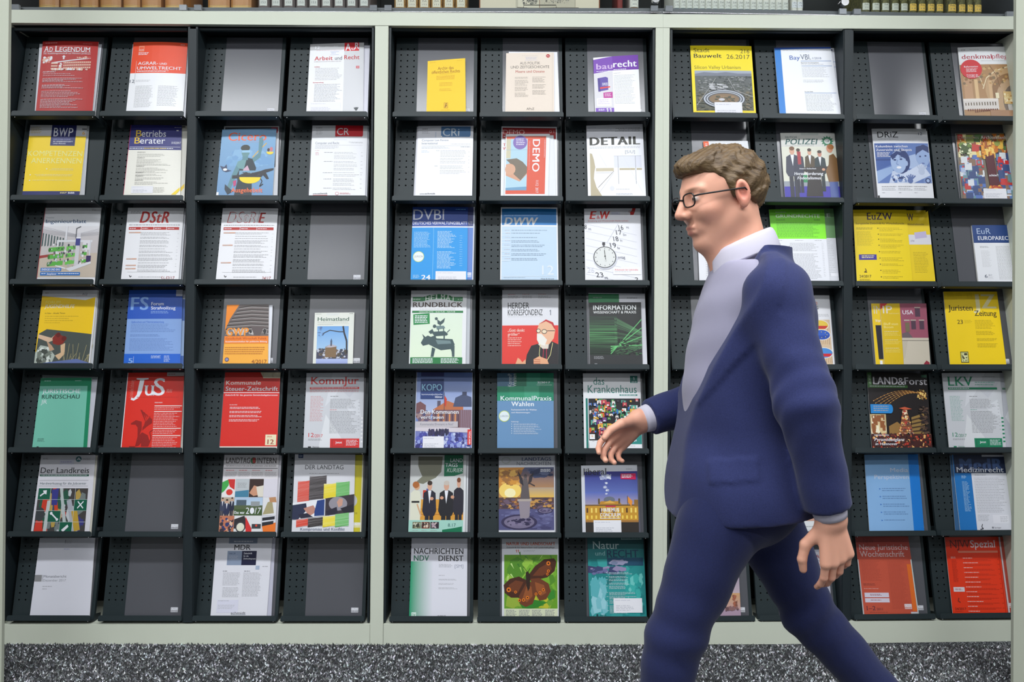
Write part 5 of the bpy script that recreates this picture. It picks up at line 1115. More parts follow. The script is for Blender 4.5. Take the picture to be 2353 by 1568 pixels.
# ---- fifth row
def f(a):
    a.bg((120, 198, 176)); d = (24, 136, 96); a.R(0, 0, 100, 12, d).P([(93, 0), (100, 0), (100, 112), (93, 112)], d).L(8, 4, 22, 5.4, 1, W, h=1, a=.6, rag=0).L(68, 4, 80, 5.4, 1, W, h=1, a=.6, rag=0)
    a.T('JURISTISCHE', 6.5, 80, 16.5, 22.4, (222, 230, 236), b=.014).T('RUNDSCHAU', 6.5, 79.5, 24.6, 30.4, (30, 60, 56), b=.012).T('JR', 6, 18, 32, 37.8, (222, 234, 236)).T('HERAUSGEBER', 8, 20, 87.6, 88.8, K).L(8, 89.6, 22, 92.4, 3, K, h=.7, a=.5).R(8, 99, 12, 101, K)
mag(4, 0, (97.5, 862, 224.6, 866.4, 86, 207), 'greyish white back copy right of the mint green law magazine', lambda a: [a.bg((198, 200, 210)), a.R(0, 0, 100, 4, (110, 120, 124))], off=.002, th=.003, bow=0)
mag(4, 0, (94, 869, 211, 868.4, 74, 200), 'mint green law magazine with a darker green frame on top and right', f, off=.0055, th=.004)
def f(a):
    r = (224, 44, 30); d = (150, 26, 22); a.bg(r); a.R(0, 0, 1.2, 112, W).P([(70, 0), (100, 0), (100, 5), (70, 5)], (196, 190, 190)).L(72, 2, 86, 3.4, 1, K, h=.9, a=.5, rag=0)
    a.P([(17, 7.5), (38, 7.5), (38, 9.2), (31, 10), (28, 26), (23.5, 34), (15, 38), (9.6, 36.6), (10.4, 33.8), (15, 34.8), (19.6, 30), (23, 10), (17, 9.2)], W).T('u', 32, 50, 10.5, 31, W, b=.008, f=True).T('S', 48, 68, 8, 31, W, b=.012)
    a.T('Juristische Schulung', 6, 13, 10, 34, (226, 130, 120), rot=-1).L(71, 23, 82, 28, 3, W, h=1, a=.6).L(20, 33, 92, 34.4, 1, d, h=1, rag=0, a=.5)
    a.T('PASSUNGEN', 52, 65, 40, 41.4, W, b=.01)
    for y, k in ((44.5, 2), (52, 9), (74.5, 3), (84, 7)): a.R(52, y, 99, y + 1.1, (246, 226, 222)).L(52, y + 2.6, 96, y + 2.4 + k * 2.2, k, W, h=.9, a=.85, rag=.3)
    a.P([(14, 68), (22, 64), (32, 66), (33, 76), (30, 84), (34, 80), (44, 84), (48, 92), (46, 99), (34, 99), (34, 94), (30, 98), (24, 99), (27, 86), (26, 74), (22, 70), (14, 70)], d)
    for k in range(5): a.P([(34, 78 - k), (38 + k * 2.4, 66 - k * 2.2), (28 + k * 4.4, 50 + k * 2.6), (32 + k * 4.4, 51 + k * 3), (42 + k * 2, 72 - k)], d)
    a.S([(46, 98), (50, 88), (47, 80), (52, 77)], 1.4, d).R(14, 98.4, 24, 100, d)
mag(4, 1, (300, 860, 424, 858, 284, 419.5), 'pale edge of the back copy right of the bright red student law magazine', lambda a: a.bg((206, 206, 200)), off=.002, th=.003, bow=0)
mag(4, 1, (293.5, 857, 423.6, 856, 277.4, 414.5), 'bright red student law magazine with darker winged beast emblem', f, off=.005, th=.004)
def f(a):
    r = (216, 40, 30); a.bg(r); a.P([(64, 0), (100, 0), (100, 8), (70, 8)], (214, 200, 170)).SC(68, 0, 99, 8, 14, 10, [(220, 208, 180), (206, 190, 160)])
    a.T('Kommunale', 3, 66, 11.4, 16.8, (238, 220, 214), b=.022).T('Steuer-Zeitschrift', 3, 97, 19.4, 25, W, b=.022).R(0, 27, 100, 27.8, W).T('Zeitschrift für das gesamte Gemeindeabgabenwesen', 3, 97, 29.6, 31.6, W, b=.01)
    a.T('Aus dem Inhalt', 12, 26, 43, 44.2, W, b=.02).L(13, 46.6, 70, 50, 2, W, h=1, rag=.2, a=1).L(13, 52, 70, 55.4, 2, W, h=1, rag=.2, a=1).L(13, 57.4, 74, 61, 2, W, h=1, rag=.2, a=1).L(13, 63, 72, 66.6, 2, W, h=1, rag=.3, a=1)
    a.R(79, 83, 98, 97, (236, 226, 190)).T('12', 83, 94, 89.5, 95.5, (150, 40, 30), b=.02).L(82, 85, 92, 87, 2, (200, 80, 60), h=.6, a=.6).R(0, 98.6, 100, 112, (232, 230, 220))
mag(4, 2, (517.6, 856, 644.4, 856, 504.6, 636.5), 'red local tax magazine with cream number box at its foot', f, off=.003, th=.005)
def jur(t, c, y0, sub, green):
    def f(a):
        a.bg((206, 208, 214)); a.P([(46, 0), (74, 0), (52, 30), (34, 46)], (216, 218, 224)).P([(36, 56), (66, 90), (44, 112), (24, 112)], (222, 224, 228)).P([(70, 46), (92, 36), (96, 60), (76, 52)], (218, 220, 226)).P([(60, 22), (90, 4), (100, 10), (76, 34)], (198, 200, 208))
        if green: a.T(t, 8, 52, 5, 17.4, c, b=.016, f=True).L(55, 12, 94, 18.4, 2, c, h=1.8, a=.6, rag=.2).R(8, 19.6, 93, 22.6, c).L(10, 20.4, 44, 21.6, 1, W, h=1.2, rag=0).L(68, 5, 90, 6.4, 1, K, h=.8, a=.5, rag=0)
        else: a.T(t, 8, 91, 5.6, 15.4, c, b=.012, f=True).R(7, 19.4, 92, 22.2, c).L(9, 20.2, 90, 21.4, 1, W, h=1, rag=0).L(7, 23.6, 92, 26.6, 2, c, h=.8, a=.7, rag=.02)
        a.base = (206, 208, 214)
        a.L(9, 31.5, 32, 66, 18, c, h=.8, a=.6).L(43, 31.5, 60, 32.6, 1, K, h=1, a=.6).L(43, 35.5, 88, 49, 7, K, h=.8, a=.55).L(43, 49.5, 56, 50.6, 1, c, h=.9).L(43, 52, 90, 82, 16, K, h=.8, a=.55).L(91, 40, 94, 80, 9, K, h=.7, a=.4)
        a.T('12', 8, 17, 80.6, 86, c).T('/2017', 17.4, 32, 82.4, 86.4, c).L(8, 88.4, 34, 91, 2, K, h=.7, a=.5).R(8, 98.4, 13, 101, K if not green else c).T('Nomos', 16, 27, 98, 100, c if green else (60, 62, 66))
        a.R(45, 88, 94, 112, c).R(48, 89.4, 69, 98.6, mix(c, K, .3)).R(49, 90, 68, 98, c).T('Jetzt', 54, 65, 91.6, 94.4, W, b=.02).L(72, 90, 92, 98, 5, W, h=.8, a=.8)
        for k in range(7): a.R(96.4 if not green else 95.6, 60 + k * 5.2, 99.4, 62 + k * 5.2, (238, 238, 240) if not green else c)
    return f
mag(4, 3, (704.4, 857.7, 836.7, 856.5, 696.7, 833.5), 'light grey municipal law magazine with red serif title and red boxes', jur('KommJur', (212, 44, 44), 0, 0, False), off=.003, th=.005)
def f(a):
    n = (36, 62, 122); a.G(0, 0, 100, 112, (112, 136, 196), (112, 136, 196)); a.base = (112, 136, 196); a.G(0, 0, 100, 54, (96, 124, 190), (176, 188, 220))
    a.P([(0, 42), (8, 39), (18, 44), (18, 60), (0, 60)], (120, 80, 84)).R(38, 38, 44, 50, (90, 84, 104)).P([(30, 50), (56, 38), (84, 46), (84, 52), (30, 52)], (190, 110, 70)).R(30, 50, 100, 76, (124, 90, 96)).P([(66, 46), (70, 34), (84, 29), (98, 33), (100, 46)], (70, 80, 112)).R(82, 26, 90, 31, (60, 66, 92))
    for k in range(9): a.R(34 + k * 5, 54, 36.4 + k * 5, 74, (224, 150, 92) if k % 2 else (84, 60, 78))
    for k in range(6): a.R(80 + k * 3.4, 50, 81.4 + k * 3.4, 74, (150, 130, 150))
    a.SC(0, 50, 34, 76, 50, 6, [(110, 90, 110), (160, 130, 130), (80, 80, 120)], 1.2).R(50, 27, 50.8, 64, (60, 60, 80)).P([(50.8, 31), (55, 36), (53, 46), (50.8, 44)], (206, 60, 40)).R(0, 76, 100, 112, (120, 128, 190)).SC(0, 78, 100, 112, 260, 6, [(70, 74, 160), (150, 164, 220), (96, 104, 190), (196, 206, 236), (54, 52, 120)])
    a.P([(0, 72), (96, 74), (96, 80), (0, 78)], (214, 206, 214)); a.SC(22, 74, 60, 86, 34, 3, [(40, 40, 70), (56, 50, 90)], 3)
    a.R(8, 0, 49, 5.5, (60, 66, 122)).R(8, 8.6, 49, 35.6, n).T('KOPO', 10, 46, 16, 24.6, (150, 206, 234), b=.012).T('kommunalpolitische', 10, 47, 28.4, 30.6, (220, 226, 240)).T('blätter', 34, 47, 31.6, 34.2, W, b=.02)
    a.T('Den Kommunen', 9, 76, 50, 55.4, W, b=.022).T('vertrauen', 9, 50, 57.6, 62, W, b=.022).R(0, 65.4, 75, 73, (196, 190, 196)).T('Kommunales Ehrenamt in Not?', 9, 67, 67.6, 70.6, (110, 112, 130)).R(92, 76, 99, 96, (222, 50, 40)).T('NRW SPEZIAL', 94.4, 97.4, 78, 95, W, b=.02, rot=-1).R(0, 0, .8, 112, (214, 220, 236)).R(99.2, 0, 100, 112, (214, 220, 236))
mag(4, 4, (957.6, 856, 1086, 856.5, 952.6, 1084.4), 'blue local politics magazine with domed parliament and flag over a crowd', f, off=.003, th=.005, sticker=(14, 85, 51, 104))
def f(a):
    g = (30, 140, 104); a.bg((104, 146, 188)); a.R(0, 0, 100, 37.4, g).R(0, 0, 30, 18, (72, 112, 140)).R(30, 0, 52, 18, (24, 112, 84)).R(52, 0, 76, 18, (54, 156, 124)).R(22, 18, 48, 37.4, (40, 150, 110)).R(48, 18, 74, 37.4, (60, 160, 124)).R(76, 18, 100, 37.4, (24, 132, 98)).R(30, 0, 30.4, 18, (90, 160, 140))
    a.T('KommP', 19, 26, 1, 18.4, (214, 226, 228), rot=-1).T('Wahlen', 27, 34, 1, 18.4, (214, 226, 228), rot=-1).T('2|2017', 71, 94, 11.4, 14, W, b=.01).R(70, 16, 97, 16.3, W)
    a.T('KommunalPraxis', 6, 96, 31, 37, (226, 236, 240), b=.018).T('Wahlen', 25, 65, 38.6, 44.6, (236, 242, 246), b=.022).T('Fachzeitschrift für Wahlen', 25, 70, 48.4, 50.4, W, b=.016).T('und Abstimmungen', 25, 58, 52.2, 54, W, b=.016)
    a.E(12.6, 58, 9.6, 7.4, (204, 220, 90), 24).E(12.6, 58, 8.6, 6.6, (226, 236, 240), 24).T('JURION', 5.4, 20, 56.6, 59.2, (130, 146, 160)).T('Fachbeiträge', 25, 38, 64.6, 66, W, b=.02); bul(a, 25, 68, 83, 5, 80, W, .9)
mag(4, 5, (1142.4, 857.7, 1272, 857.7, 1142.4, 1272.6), 'green and dusty blue election practice magazine with white round badge', f, off=.003, th=.005)
def f(a):
    g = (30, 124, 112); a.bg((230, 231, 234)); a.T('das', 18, 37, 5.4, 15.4, g).T('Krankenhaus', 8, 93, 16, 26.6, g).R(82, 3.4, 95, 13, g).T('1', 87, 90.4, 5, 9, W, b=.02).T('2018', 84.4, 93, 10.4, 12.4, W).R(63, 28.4, 94, 30.4, g).L(65, 29, 92, 30, 1, W, h=.8, rag=0)
    a.R(4, 33.6, 7.6, 112, g).R(9, 34, 99, 90, (30, 28, 34)); P_ = [(226, 90, 50), (110, 60, 140), (60, 150, 90), (230, 180, 60), (50, 110, 190), (200, 60, 80), (90, 170, 150), (150, 190, 70), (70, 70, 80), (240, 240, 240)]
    for k in range(170):
        x = a.rs.uniform(9, 93); y = a.rs.uniform(33.6, 83); w = a.rs.choice((3, 5, 7, 9)); c = a.rs.choice(P_); a.R(x, y, min(x + w, 99), y + w * .74, c)
        if w > 4: a.P([(x + w * .15, y + w * .74), (x + w * .85, y + w * .74), (x + w * .7, y + w * .48), (x + w * .3, y + w * .48)], a.rs.choice([(40, 50, 70), W, (60, 60, 60), (90, 50, 60)])); a.E(x + w * .5, y + w * .3, w * .17, w * .16, a.rs.choice([(230, 186, 150), (150, 100, 70), (240, 200, 170)]), 8)
    a.R(9, 90, 99, 112, (236, 237, 240)).R(66, 80, 99, 95, (40, 138, 130)).T('Blickpunkt', 69, 86, 82, 84.4, W, b=.01).T('Pflegemangel', 69, 90, 88.6, 91, W, b=.02).L(14, 91, 18, 92, 1, K, h=.5).L(60, 97, 92, 98, 1, K, h=.7, a=.4)
mag(4, 6, (1339.3, 858.5, 1471, 858.5, 1342.3, 1476), 'white hospital magazine with teal title above many coloured portrait squares', f, off=.003, th=.006)
def f(a):
    a.bg((150, 156, 162)); a.G(0, 0, 100, 112, (150, 156, 164), (176, 182, 184)); a.T('Freiraum', 30, 90, 8, 15.4, (66, 76, 88)).L(40, 17, 90, 18.4, 1, K, h=.9, a=.5, rag=0).SC(0, 30, 100, 112, 110, 18, [(160, 166, 168), (184, 190, 192), (200, 205, 206), (140, 146, 148)]).P([(58, 36), (62, 36), (76, 60), (86, 92), (82, 93), (72, 64)], (60, 96, 66)).E(85, 94, 6, 4, (110, 130, 126))
    a.R(98.5, 0, 100, 112, (226, 228, 232))
mag(4, 8, (1784, 857.2, 1911.8, 857.2, 1797, 1926.7), 'grey magazine with a single green stem on ice, right of the walking man', f, off=.003, th=.005)
def f(a):
    g = (60, 110, 50); a.bg((30, 24, 26)); a.R(0, 0, 7, 20, g).R(0, 17, 66, 20.4, g).L(3, 18, 62, 19.4, 1, W, h=1.1, rag=0, a=.9).T('LAND&FORST', 1.6, 5.6, 3, 16, (200, 220, 190), rot=-1)
    a.T('LAND', 9, 50, 6, 16, (214, 210, 216), b=.035).T('&', 50, 61, 6.6, 16.4, (214, 210, 216), b=.01).T('Forst', 61, 99, 6, 15.6, (214, 210, 216), b=.02).R(90, 2, 99, 5.6, (60, 110, 84))
    for k in range(5):
        pts = []
        for t in range(14):
            u = t / 13; x = 8 + u * (78 - k * 3) + k * 3; y = 40 - 19 * math.sin(u * 2.0 + .1) + k * 3.2 * (1 - u) + 4 * u; pts.append((x, y))
        for (x, y) in pts: a.E(x, y, 1, .7, (236, 190, 110), 5)
        a.S(pts, .5, (180, 120, 60))
    st5 = []
    for k in range(10):
        rr = 1 if k % 2 == 0 else .42; st5.append((88 + 11 * rr * math.sin(k * .628 + .4), 29 - 8.5 * rr * math.cos(k * .628 + .4)))
    a.P(st5, (120, 76, 36)); a.SC(80, 22, 97, 36, 50, 2.4, [(250, 214, 130), (220, 160, 70), (90, 50, 30)])
    a.R(0, 56, 26, 84, (200, 176, 130)).SC(0, 56, 26, 84, 80, 5, [(250, 240, 210), (150, 90, 50), (226, 200, 150)], 1.6, False).P([(30, 72), (44, 66), (50, 70), (50, 84), (30, 84)], (150, 112, 60)).P([(68, 60), (90, 54), (90, 84), (68, 84)], (150, 120, 66))
    for k in range(4): a.P([(68, 63 + k * 5), (90, 58 + k * 6), (90, 60 + k * 6), (68, 65 + k * 5)], (70, 50, 36))
    for k in range(5): w = 5 + k * 2.2; y = 50 + k * 7.4; a.P([(58 - w, y + 7), (58 + w, y + 7), (58 + w * .8, y), (58 - w * .8, y)], (150, 90, 60)); a.SC(58 - w, y, 58 + w, y + 7, 26, 3, [(250, 226, 190), (190, 60, 50), (240, 190, 110), (90, 60, 60)])
    a.P([(48, 48), (58, 46), (70, 49), (58, 50)], (200, 90, 60)).SC(80, 44, 99, 84, 70, 6, [(70, 50, 44), (40, 30, 32), (96, 74, 60)], .5)
    a.R(0, 82, 100, 112, (70, 32, 30)).SC(0, 80, 100, 112, 330, 3, [(190, 60, 44), (240, 180, 110), (60, 30, 34), (120, 50, 40), (30, 24, 28)]).R(1, 43, 34, 55, (36, 136, 210)).E(34, 49, 4, 6, (36, 136, 210), 14).L(6, 45, 32, 53.6, 3, W, h=1.5, rag=.1)
    a.T('WEIHNACHTEN', 4, 28, 83, 85, W, b=.016).T('Pyramidenglanz', 4, 54, 87.6, 91.6, W, b=.02, i=.2).T('in Hannover', 5, 42, 93.6, 97, W, b=.02, i=.2)
mag(4, 9, (1992, 856, 2129.8, 859, 2003.4, 2141.4), 'black rural magazine with a glowing comet over a night Christmas market', f, off=.003, th=.005, bow=.002)
mag(4, 10, (2180, 857, 2315, 857, 2197, 2334), 'grey back copy with green tabs beside the regional administration magazine', lambda a: [a.bg((184, 186, 196)), a.P([(88, 60), (99, 44), (99, 76)], (204, 206, 212)), a.R(88, 20.5, 98, 23, (90, 130, 110)), [a.R(97, 62 + k * 5.4, 99, 64 + k * 5.4, (30, 130, 90)) for k in range(6)]], off=.002, th=.004, bow=0)
mag(4, 10, (2164.3, 857.7, 2297, 857.7, 2181, 2312), 'light grey regional administration magazine with green serif initials', jur('LKV', (22, 132, 92), 0, 0, True), off=.006, th=.004)
# ---- sixth row
def f(a):
    g = (18, 96, 72); a.bg((222, 220, 228)); a.L(4, 4, 14, 6, 2, K, h=.6, a=.5).E(70, 5.4, 5.4, 3.8, (60, 110, 120), 20).P([(66, 7), (70, 3), (75, 7.4), (70, 6)], W).L(77, 4, 92, 7.4, 3, K, h=.7, a=.4).R(36, 5, 62, 13, (214, 214, 230)).L(38, 8.6, 58, 11, 1, (90, 90, 180), h=1.4, rag=0, a=.6)
    a.T('Der Landkreis', 3, 91, 16.6, 24, (34, 38, 40), b=.004).R(3, 25.6, 91, 28.2, g).L(5, 26.3, 88, 27.6, 1, W, h=1, rag=0, a=.8).R(3, 33.4, 91, 33.7, (90, 92, 96)).T('Handwerkszeug für die Jobcenter', 5, 88, 36, 39, (40, 76, 80)).R(3, 41, 91, 41.3, (90, 92, 96))
    a.R(4, 44, 92, 112, (70, 66, 66)); pal = [(60, 60, 130), (206, 60, 40), (200, 206, 210), (60, 66, 70), (190, 160, 80), (120, 130, 130), (40, 90, 70)]
    a.SC(4, 44, 92, 112, 60, 11, pal, 2.0); a.P([(42, 44), (47, 44), (62, 100), (56, 100)], (190, 200, 200)).P([(22, 60), (28, 60), (26, 112), (20, 112)], (196, 204, 204)).P([(56, 60), (64, 58), (80, 100), (70, 100)], (176, 180, 190)).P([(6, 86), (18, 86), (20, 112), (4, 112)], (214, 60, 44)).E(12, 78, 8, 9, (60, 64, 68)).P([(30, 44), (36, 44), (44, 78), (38, 80)], (214, 70, 40)).P([(28, 46), (40, 44), (40, 66), (30, 66)], (58, 60, 140)).P([(66, 74), (76, 72), (84, 98), (74, 100)], (196, 160, 60))
    for k in range(1, 4): a.R(4 + 22 * k - .3, 44, 4 + 22 * k + .3, 112, (206, 214, 216))
    for k in range(1, 4): a.R(4, 44 + 14.6 * k - .2, 92, 44 + 14.6 * k + .2, (206, 214, 216))
    for x, y in ((4.3, 44.2), (70.3, 58.9), (26.3, 73.5), (48.3, 88.1)): a.R(x, y, x + 21.4, y + 14.2, g)
    a.S([(8, 54), (15, 50)], 2, W).P([(12, 47), (19, 46.4), (19, 52), (15, 51)], W).S([(76, 61), (86, 70)], 1.6, W).S([(86, 61), (76, 70)], 1.6, W).S([(32, 77), (42, 84)], 2, W).E(31.6, 76.6, 2.4, 2, W).E(42.6, 84.6, 2.2, 1.8, W).P([(52, 98), (62, 91), (64, 94), (55, 101)], W)
mag(5, 0, (100, 1047, 224.5, 1047, 80, 210), 'thin cream back copy edge right of the tool magazine', lambda a: a.bg((206, 202, 190)), off=.002, th=.003, bow=0)
mag(5, 0, (94.6, 1046.2, 219.6, 1046.2, 71.4, 205), 'white district magazine with a grid of hand tools photographs', f, off=.005, th=.004)
def f(a):
    a.bg((226, 222, 226)); a.T('LANDTAG', 4, 48, 3.6, 11, (70, 60, 60), b=.016).T('INTERN', 61, 96, 3.6, 11, (70, 60, 60), b=.016).E(54, 7.4, 5.4, 4.4, (60, 130, 90), 16).P([(52, 4), (58, 3.6), (58, 11), (53, 11)], (190, 60, 60)).T('INFORMATIONEN FÜR DIE BÜRGERINNEN UND BÜRGER', 4, 96, 13.4, 15.4, (80, 76, 78)).R(1, 17.2, 99, 17.9, K)
    for k in range(4): a.L(5 + 24 * k, 20, 20 + 24 * k, 21.4, 1, (200, 50, 50), h=1, rag=.1, a=1).L(4 + 24 * k, 22.6, 26 + 24 * k, 29, 6, K, h=.6, a=.4, rag=.1)
    a.P([(0, 31.6), (24, 31.6), (24, 55), (0, 55)], (236, 232, 232)).P([(0, 36), (12, 32), (12, 40), (4, 48), (0, 50)], (70, 170, 80)).P([(10, 32), (23, 32), (23, 46), (14, 42)], (206, 50, 50)).E(14, 49, 6, 4, (216, 60, 50)).R(24.4, 31.6, 49, 55.4, (190, 196, 200)).P([(24.4, 48), (49, 46), (49, 55.4), (24.4, 55.4)], (70, 130, 160)).L(28, 37, 46, 44, 4, K, h=.6).R(49.4, 31.6, 75, 55.4, (60, 44, 40)).P([(50, 50), (58, 40), (66, 42), (70, 52), (58, 54)], (206, 150, 120)).P([(62, 42), (75, 40), (75, 55), (66, 55)], (226, 220, 206)).R(75.4, 31.6, 100, 55.4, (220, 216, 226))
    a.R(0, 55.8, 24, 79, (190, 170, 150)); a.man(11, 58, 92, (44, 50, 80), w=12).man(3, 56, 86, (60, 66, 90), w=9).man(20, 55.6, 86, (40, 44, 66), w=9); a.G(24.4, 55.8, 75, 79, (176, 200, 226), (200, 214, 226)).R(24.4, 66, 75, 72, (86, 100, 70)).R(28, 59, 46, 66, (80, 96, 110)).R(54, 61, 70, 67, (150, 156, 160)).R(24.4, 71, 75, 79, (66, 90, 50)).T('Das war', 25.6, 44, 73.4, 77, W, b=.03).T('2', 46, 52, 69, 77, W).E(57, 73, 4, 4.2, W, 10).T('17', 62, 73, 69, 77, W, i=.2)
    a.R(75.4, 55.8, 100, 79, (226, 226, 230)).P([(84, 62), (92, 60), (96, 76), (76, 78)], (170, 160, 120)).P([(86, 56), (98, 55), (100, 62), (88, 62)], (190, 140, 100))
    a.R(0, 79.4, 26, 112, (190, 120, 90)).SC(0, 80, 26, 110, 70, 5, [(50, 60, 110), (226, 190, 160), (200, 120, 90), (60, 50, 60)]).R(26.4, 79.4, 75, 112, (226, 226, 228)).P([(26.4, 84), (44, 79.4), (54, 96), (26.4, 96)], (50, 46, 50)).P([(46, 80), (58, 96), (58, 104), (48, 104)], (214, 50, 50)).E(38, 94, 9, 7, (60, 60, 66)).E(38, 94, 7, 5.4, (226, 226, 206)).P([(58, 90), (74, 90), (74, 96), (58, 96)], (60, 60, 64)).E(66, 92, 2, 1.4, (220, 70, 50)).R(75.4, 79.4, 100, 112, (216, 218, 226)).P([(76, 82), (98, 80), (98, 84), (76, 86)], (40, 42, 50)).P([(76, 92), (100, 88), (100, 112), (80, 112)], (236, 120, 40)).P([(76, 88), (96, 86), (96, 90), (76, 93)], (40, 42, 50))
mag(5, 2, (524, 1047, 647.5, 1046.5, 512, 637), 'pale back copy edge right of the collage magazine', lambda a: a.bg((198, 196, 204)), off=.002, th=.003, bow=0)
mag(5, 2, (515.8, 1045.7, 641, 1046.2, 502.7, 632.6), 'parliament newsletter with a collage of small photos and grey capitals', f, off=.005, th=.004)
def scr(a, x0, y0, x1, y1, c, n):
    a.R(x0, y0, x1, y1, mix(W, c, .45))
    for k in range(n):
        y = y0 + (y1 - y0) * (k + .5) / n
        a.P([(x0, y + 1.2), (x1, y - 1.6), (x1, y - .4), (x0, y + 2.3)], mix(c, W, a.rs.uniform(0, .25)))
def f(a):
    a.bg((222, 222, 228)); a.R(6, 0, 14, 5, (40, 70, 120)).T('D', 8, 12, 1, 3.4, W).T('DER LANDTAG', 18, 81, 14, 19.6, (50, 50, 54)).L(25, 24.6, 74, 25.8, 1, K, h=.8, a=.5, rag=0)
    scr(a, 7, 35, 27, 61, (220, 60, 40), 18); scr(a, 26, 28.4, 54, 58, (40, 32, 32), 20); scr(a, 50, 38.4, 70, 56, (240, 218, 40), 14); scr(a, 70, 36, 92, 54, (90, 180, 80), 12); scr(a, 7, 84, 26, 92.6, (220, 60, 40), 7); scr(a, 26, 82, 50, 92.6, (40, 32, 32), 8); scr(a, 50, 80, 70, 92.6, (240, 218, 40), 9); scr(a, 70, 76, 92, 92.6, (90, 180, 80), 10)
    a.P([(0, 63), (53, 57.6), (53, 79.4), (0, 84.6)], (236, 237, 242)).P([(0, 66), (22, 63.4), (24, 72), (10, 84), (0, 84.4)], (44, 50, 78)).P([(18, 70), (34, 66), (40, 74), (28, 80)], (196, 140, 124)).P([(40, 60), (52, 58.4), (52, 79), (36, 80), (36, 74)], (40, 66, 130)).P([(10, 78), (24, 76), (34, 81), (14, 83)], (40, 40, 60))
    a.P([(53.6, 57.4), (100, 51.6), (100, 74.4), (53.6, 79.2)], (60, 52, 60)).E(74, 64, 15, 9, (150, 146, 156), 20).P([(54, 74), (72, 68), (74, 76), (58, 79)], (40, 38, 56)).P([(78, 70), (100, 64), (100, 74), (84, 76)], (36, 34, 46)).P([(72, 62), (76, 57), (82, 58), (81, 66), (75, 69)], (206, 156, 136)).T('Kompromiss und Konflikt', 14, 86, 94.6, 98, (110, 120, 146), f=True)
mag(5, 3, (708, 1046, 835.8, 1045.7, 702, 830), 'yellow back copy with maker logo right of the scribbled bar magazine', lambda a: [a.bg((204, 192, 40)), a.E(78, 60, 13, 9, (196, 196, 200), 20), a.R(97.6, 0, 100, 112, (214, 210, 180)), a.T('SCHE', 84, 92, 75, 77.4, (120, 110, 40)), logo(a, 86, 88, 98, 94.4, (204, 192, 40))], off=.002, th=.004, bow=0)
mag(5, 3, (677.8, 1044.4, 816.4, 1045, 670, 812.2), 'white parliament magazine with scribbled red, black, yellow and green bars', f, off=.006, th=.004)
def f(a):
    g = (10, 118, 80); a.bg((206, 208, 206)); a.P([(14, 2), (58, 2), (56, 22), (46, 30), (34, 34), (24, 38), (10, 36), (22, 28), (18, 22), (14, 14)], (122, 122, 104)).R(2, 58, 97, 85, (222, 158, 60)).R(2, 70, 97, 71, (190, 120, 40)).R(2, 77, 97, 78, (190, 120, 40)).R(24, 46, 30, 56, (200, 60, 40)).R(30, 44, 36, 50, (90, 96, 160))
    a.P([(2, 50), (8, 46), (18, 47), (21, 56), (20, 85), (2, 85)], (226, 226, 206)).E(13, 41, 5.4, 5, (214, 168, 130)).E(11, 39, 6, 4.4, (176, 104, 50)).R(4, 60, 18, 62.4, K).S([(14, 64), (22, 80)], 2.4, (216, 170, 130)); a.man(36, 34, 112, (36, 36, 52), hair=(60, 46, 40), w=25).man(66, 34, 112, (34, 34, 40), hair=(200, 190, 180), w=28).man(88, 30, 112, (42, 40, 52), hair=(120, 66, 36), w=20, shirt=(42, 40, 52))
    for x, y in ((40, 57), (58, 56), (77, 55)): a.E(x, y, 3.4, 2.2, (216, 160, 130), 8)
    a.R(0, 84.6, 97, 112, (166, 214, 200)); a.P([(61, 0), (95, 0), (95, 24), (80, 27.4), (61, 28)], g).T('LAND', 72, 94, 4.6, 9.4, W, b=.006).T('TAGS', 63, 85, 10.8, 15.6, W, b=.006).T('KURIER', 66, 94, 17.4, 22.6, (226, 240, 232), i=.25)
    for k, p in enumerate(([(120, 120, 90), (200, 200, 180), (60, 60, 50)], [(140, 70, 50), (220, 200, 180), (60, 40, 40)], [(50, 40, 50), (226, 206, 200), (180, 160, 170)])): a.R(7 + 16 * k, 87, 22 + 16 * k, 95.4, p[0]).SC(7 + 16 * k, 87, 22 + 16 * k, 95.4, 24, 4, p).L(7 + 16 * k, 97.6, 19 + 16 * k, 98.6, 1, K, h=.7, a=.4)
    a.T('8.17', 70, 84, 89, 93, (70, 120, 116)).P([(60, 97), (84, 94.4), (95, 92.6), (95, 112), (60, 112)], g).R(97, 0, 100, 112, (226, 228, 230))
mag(5, 4, (950, 1047, 1076.7, 1046.5, 946, 1074), 'white back copy edge right of the green-cornered newsletter', lambda a: [a.bg((218, 220, 224)), a.R(97, 0, 97.8, 112, (120, 124, 128))], off=.002, th=.003, bow=0)
mag(5, 4, (944, 1046.2, 1071, 1046.2, 938.3, 1067.8), 'parliament courier magazine with four standing people and green corner block', f, off=.005, th=.004)
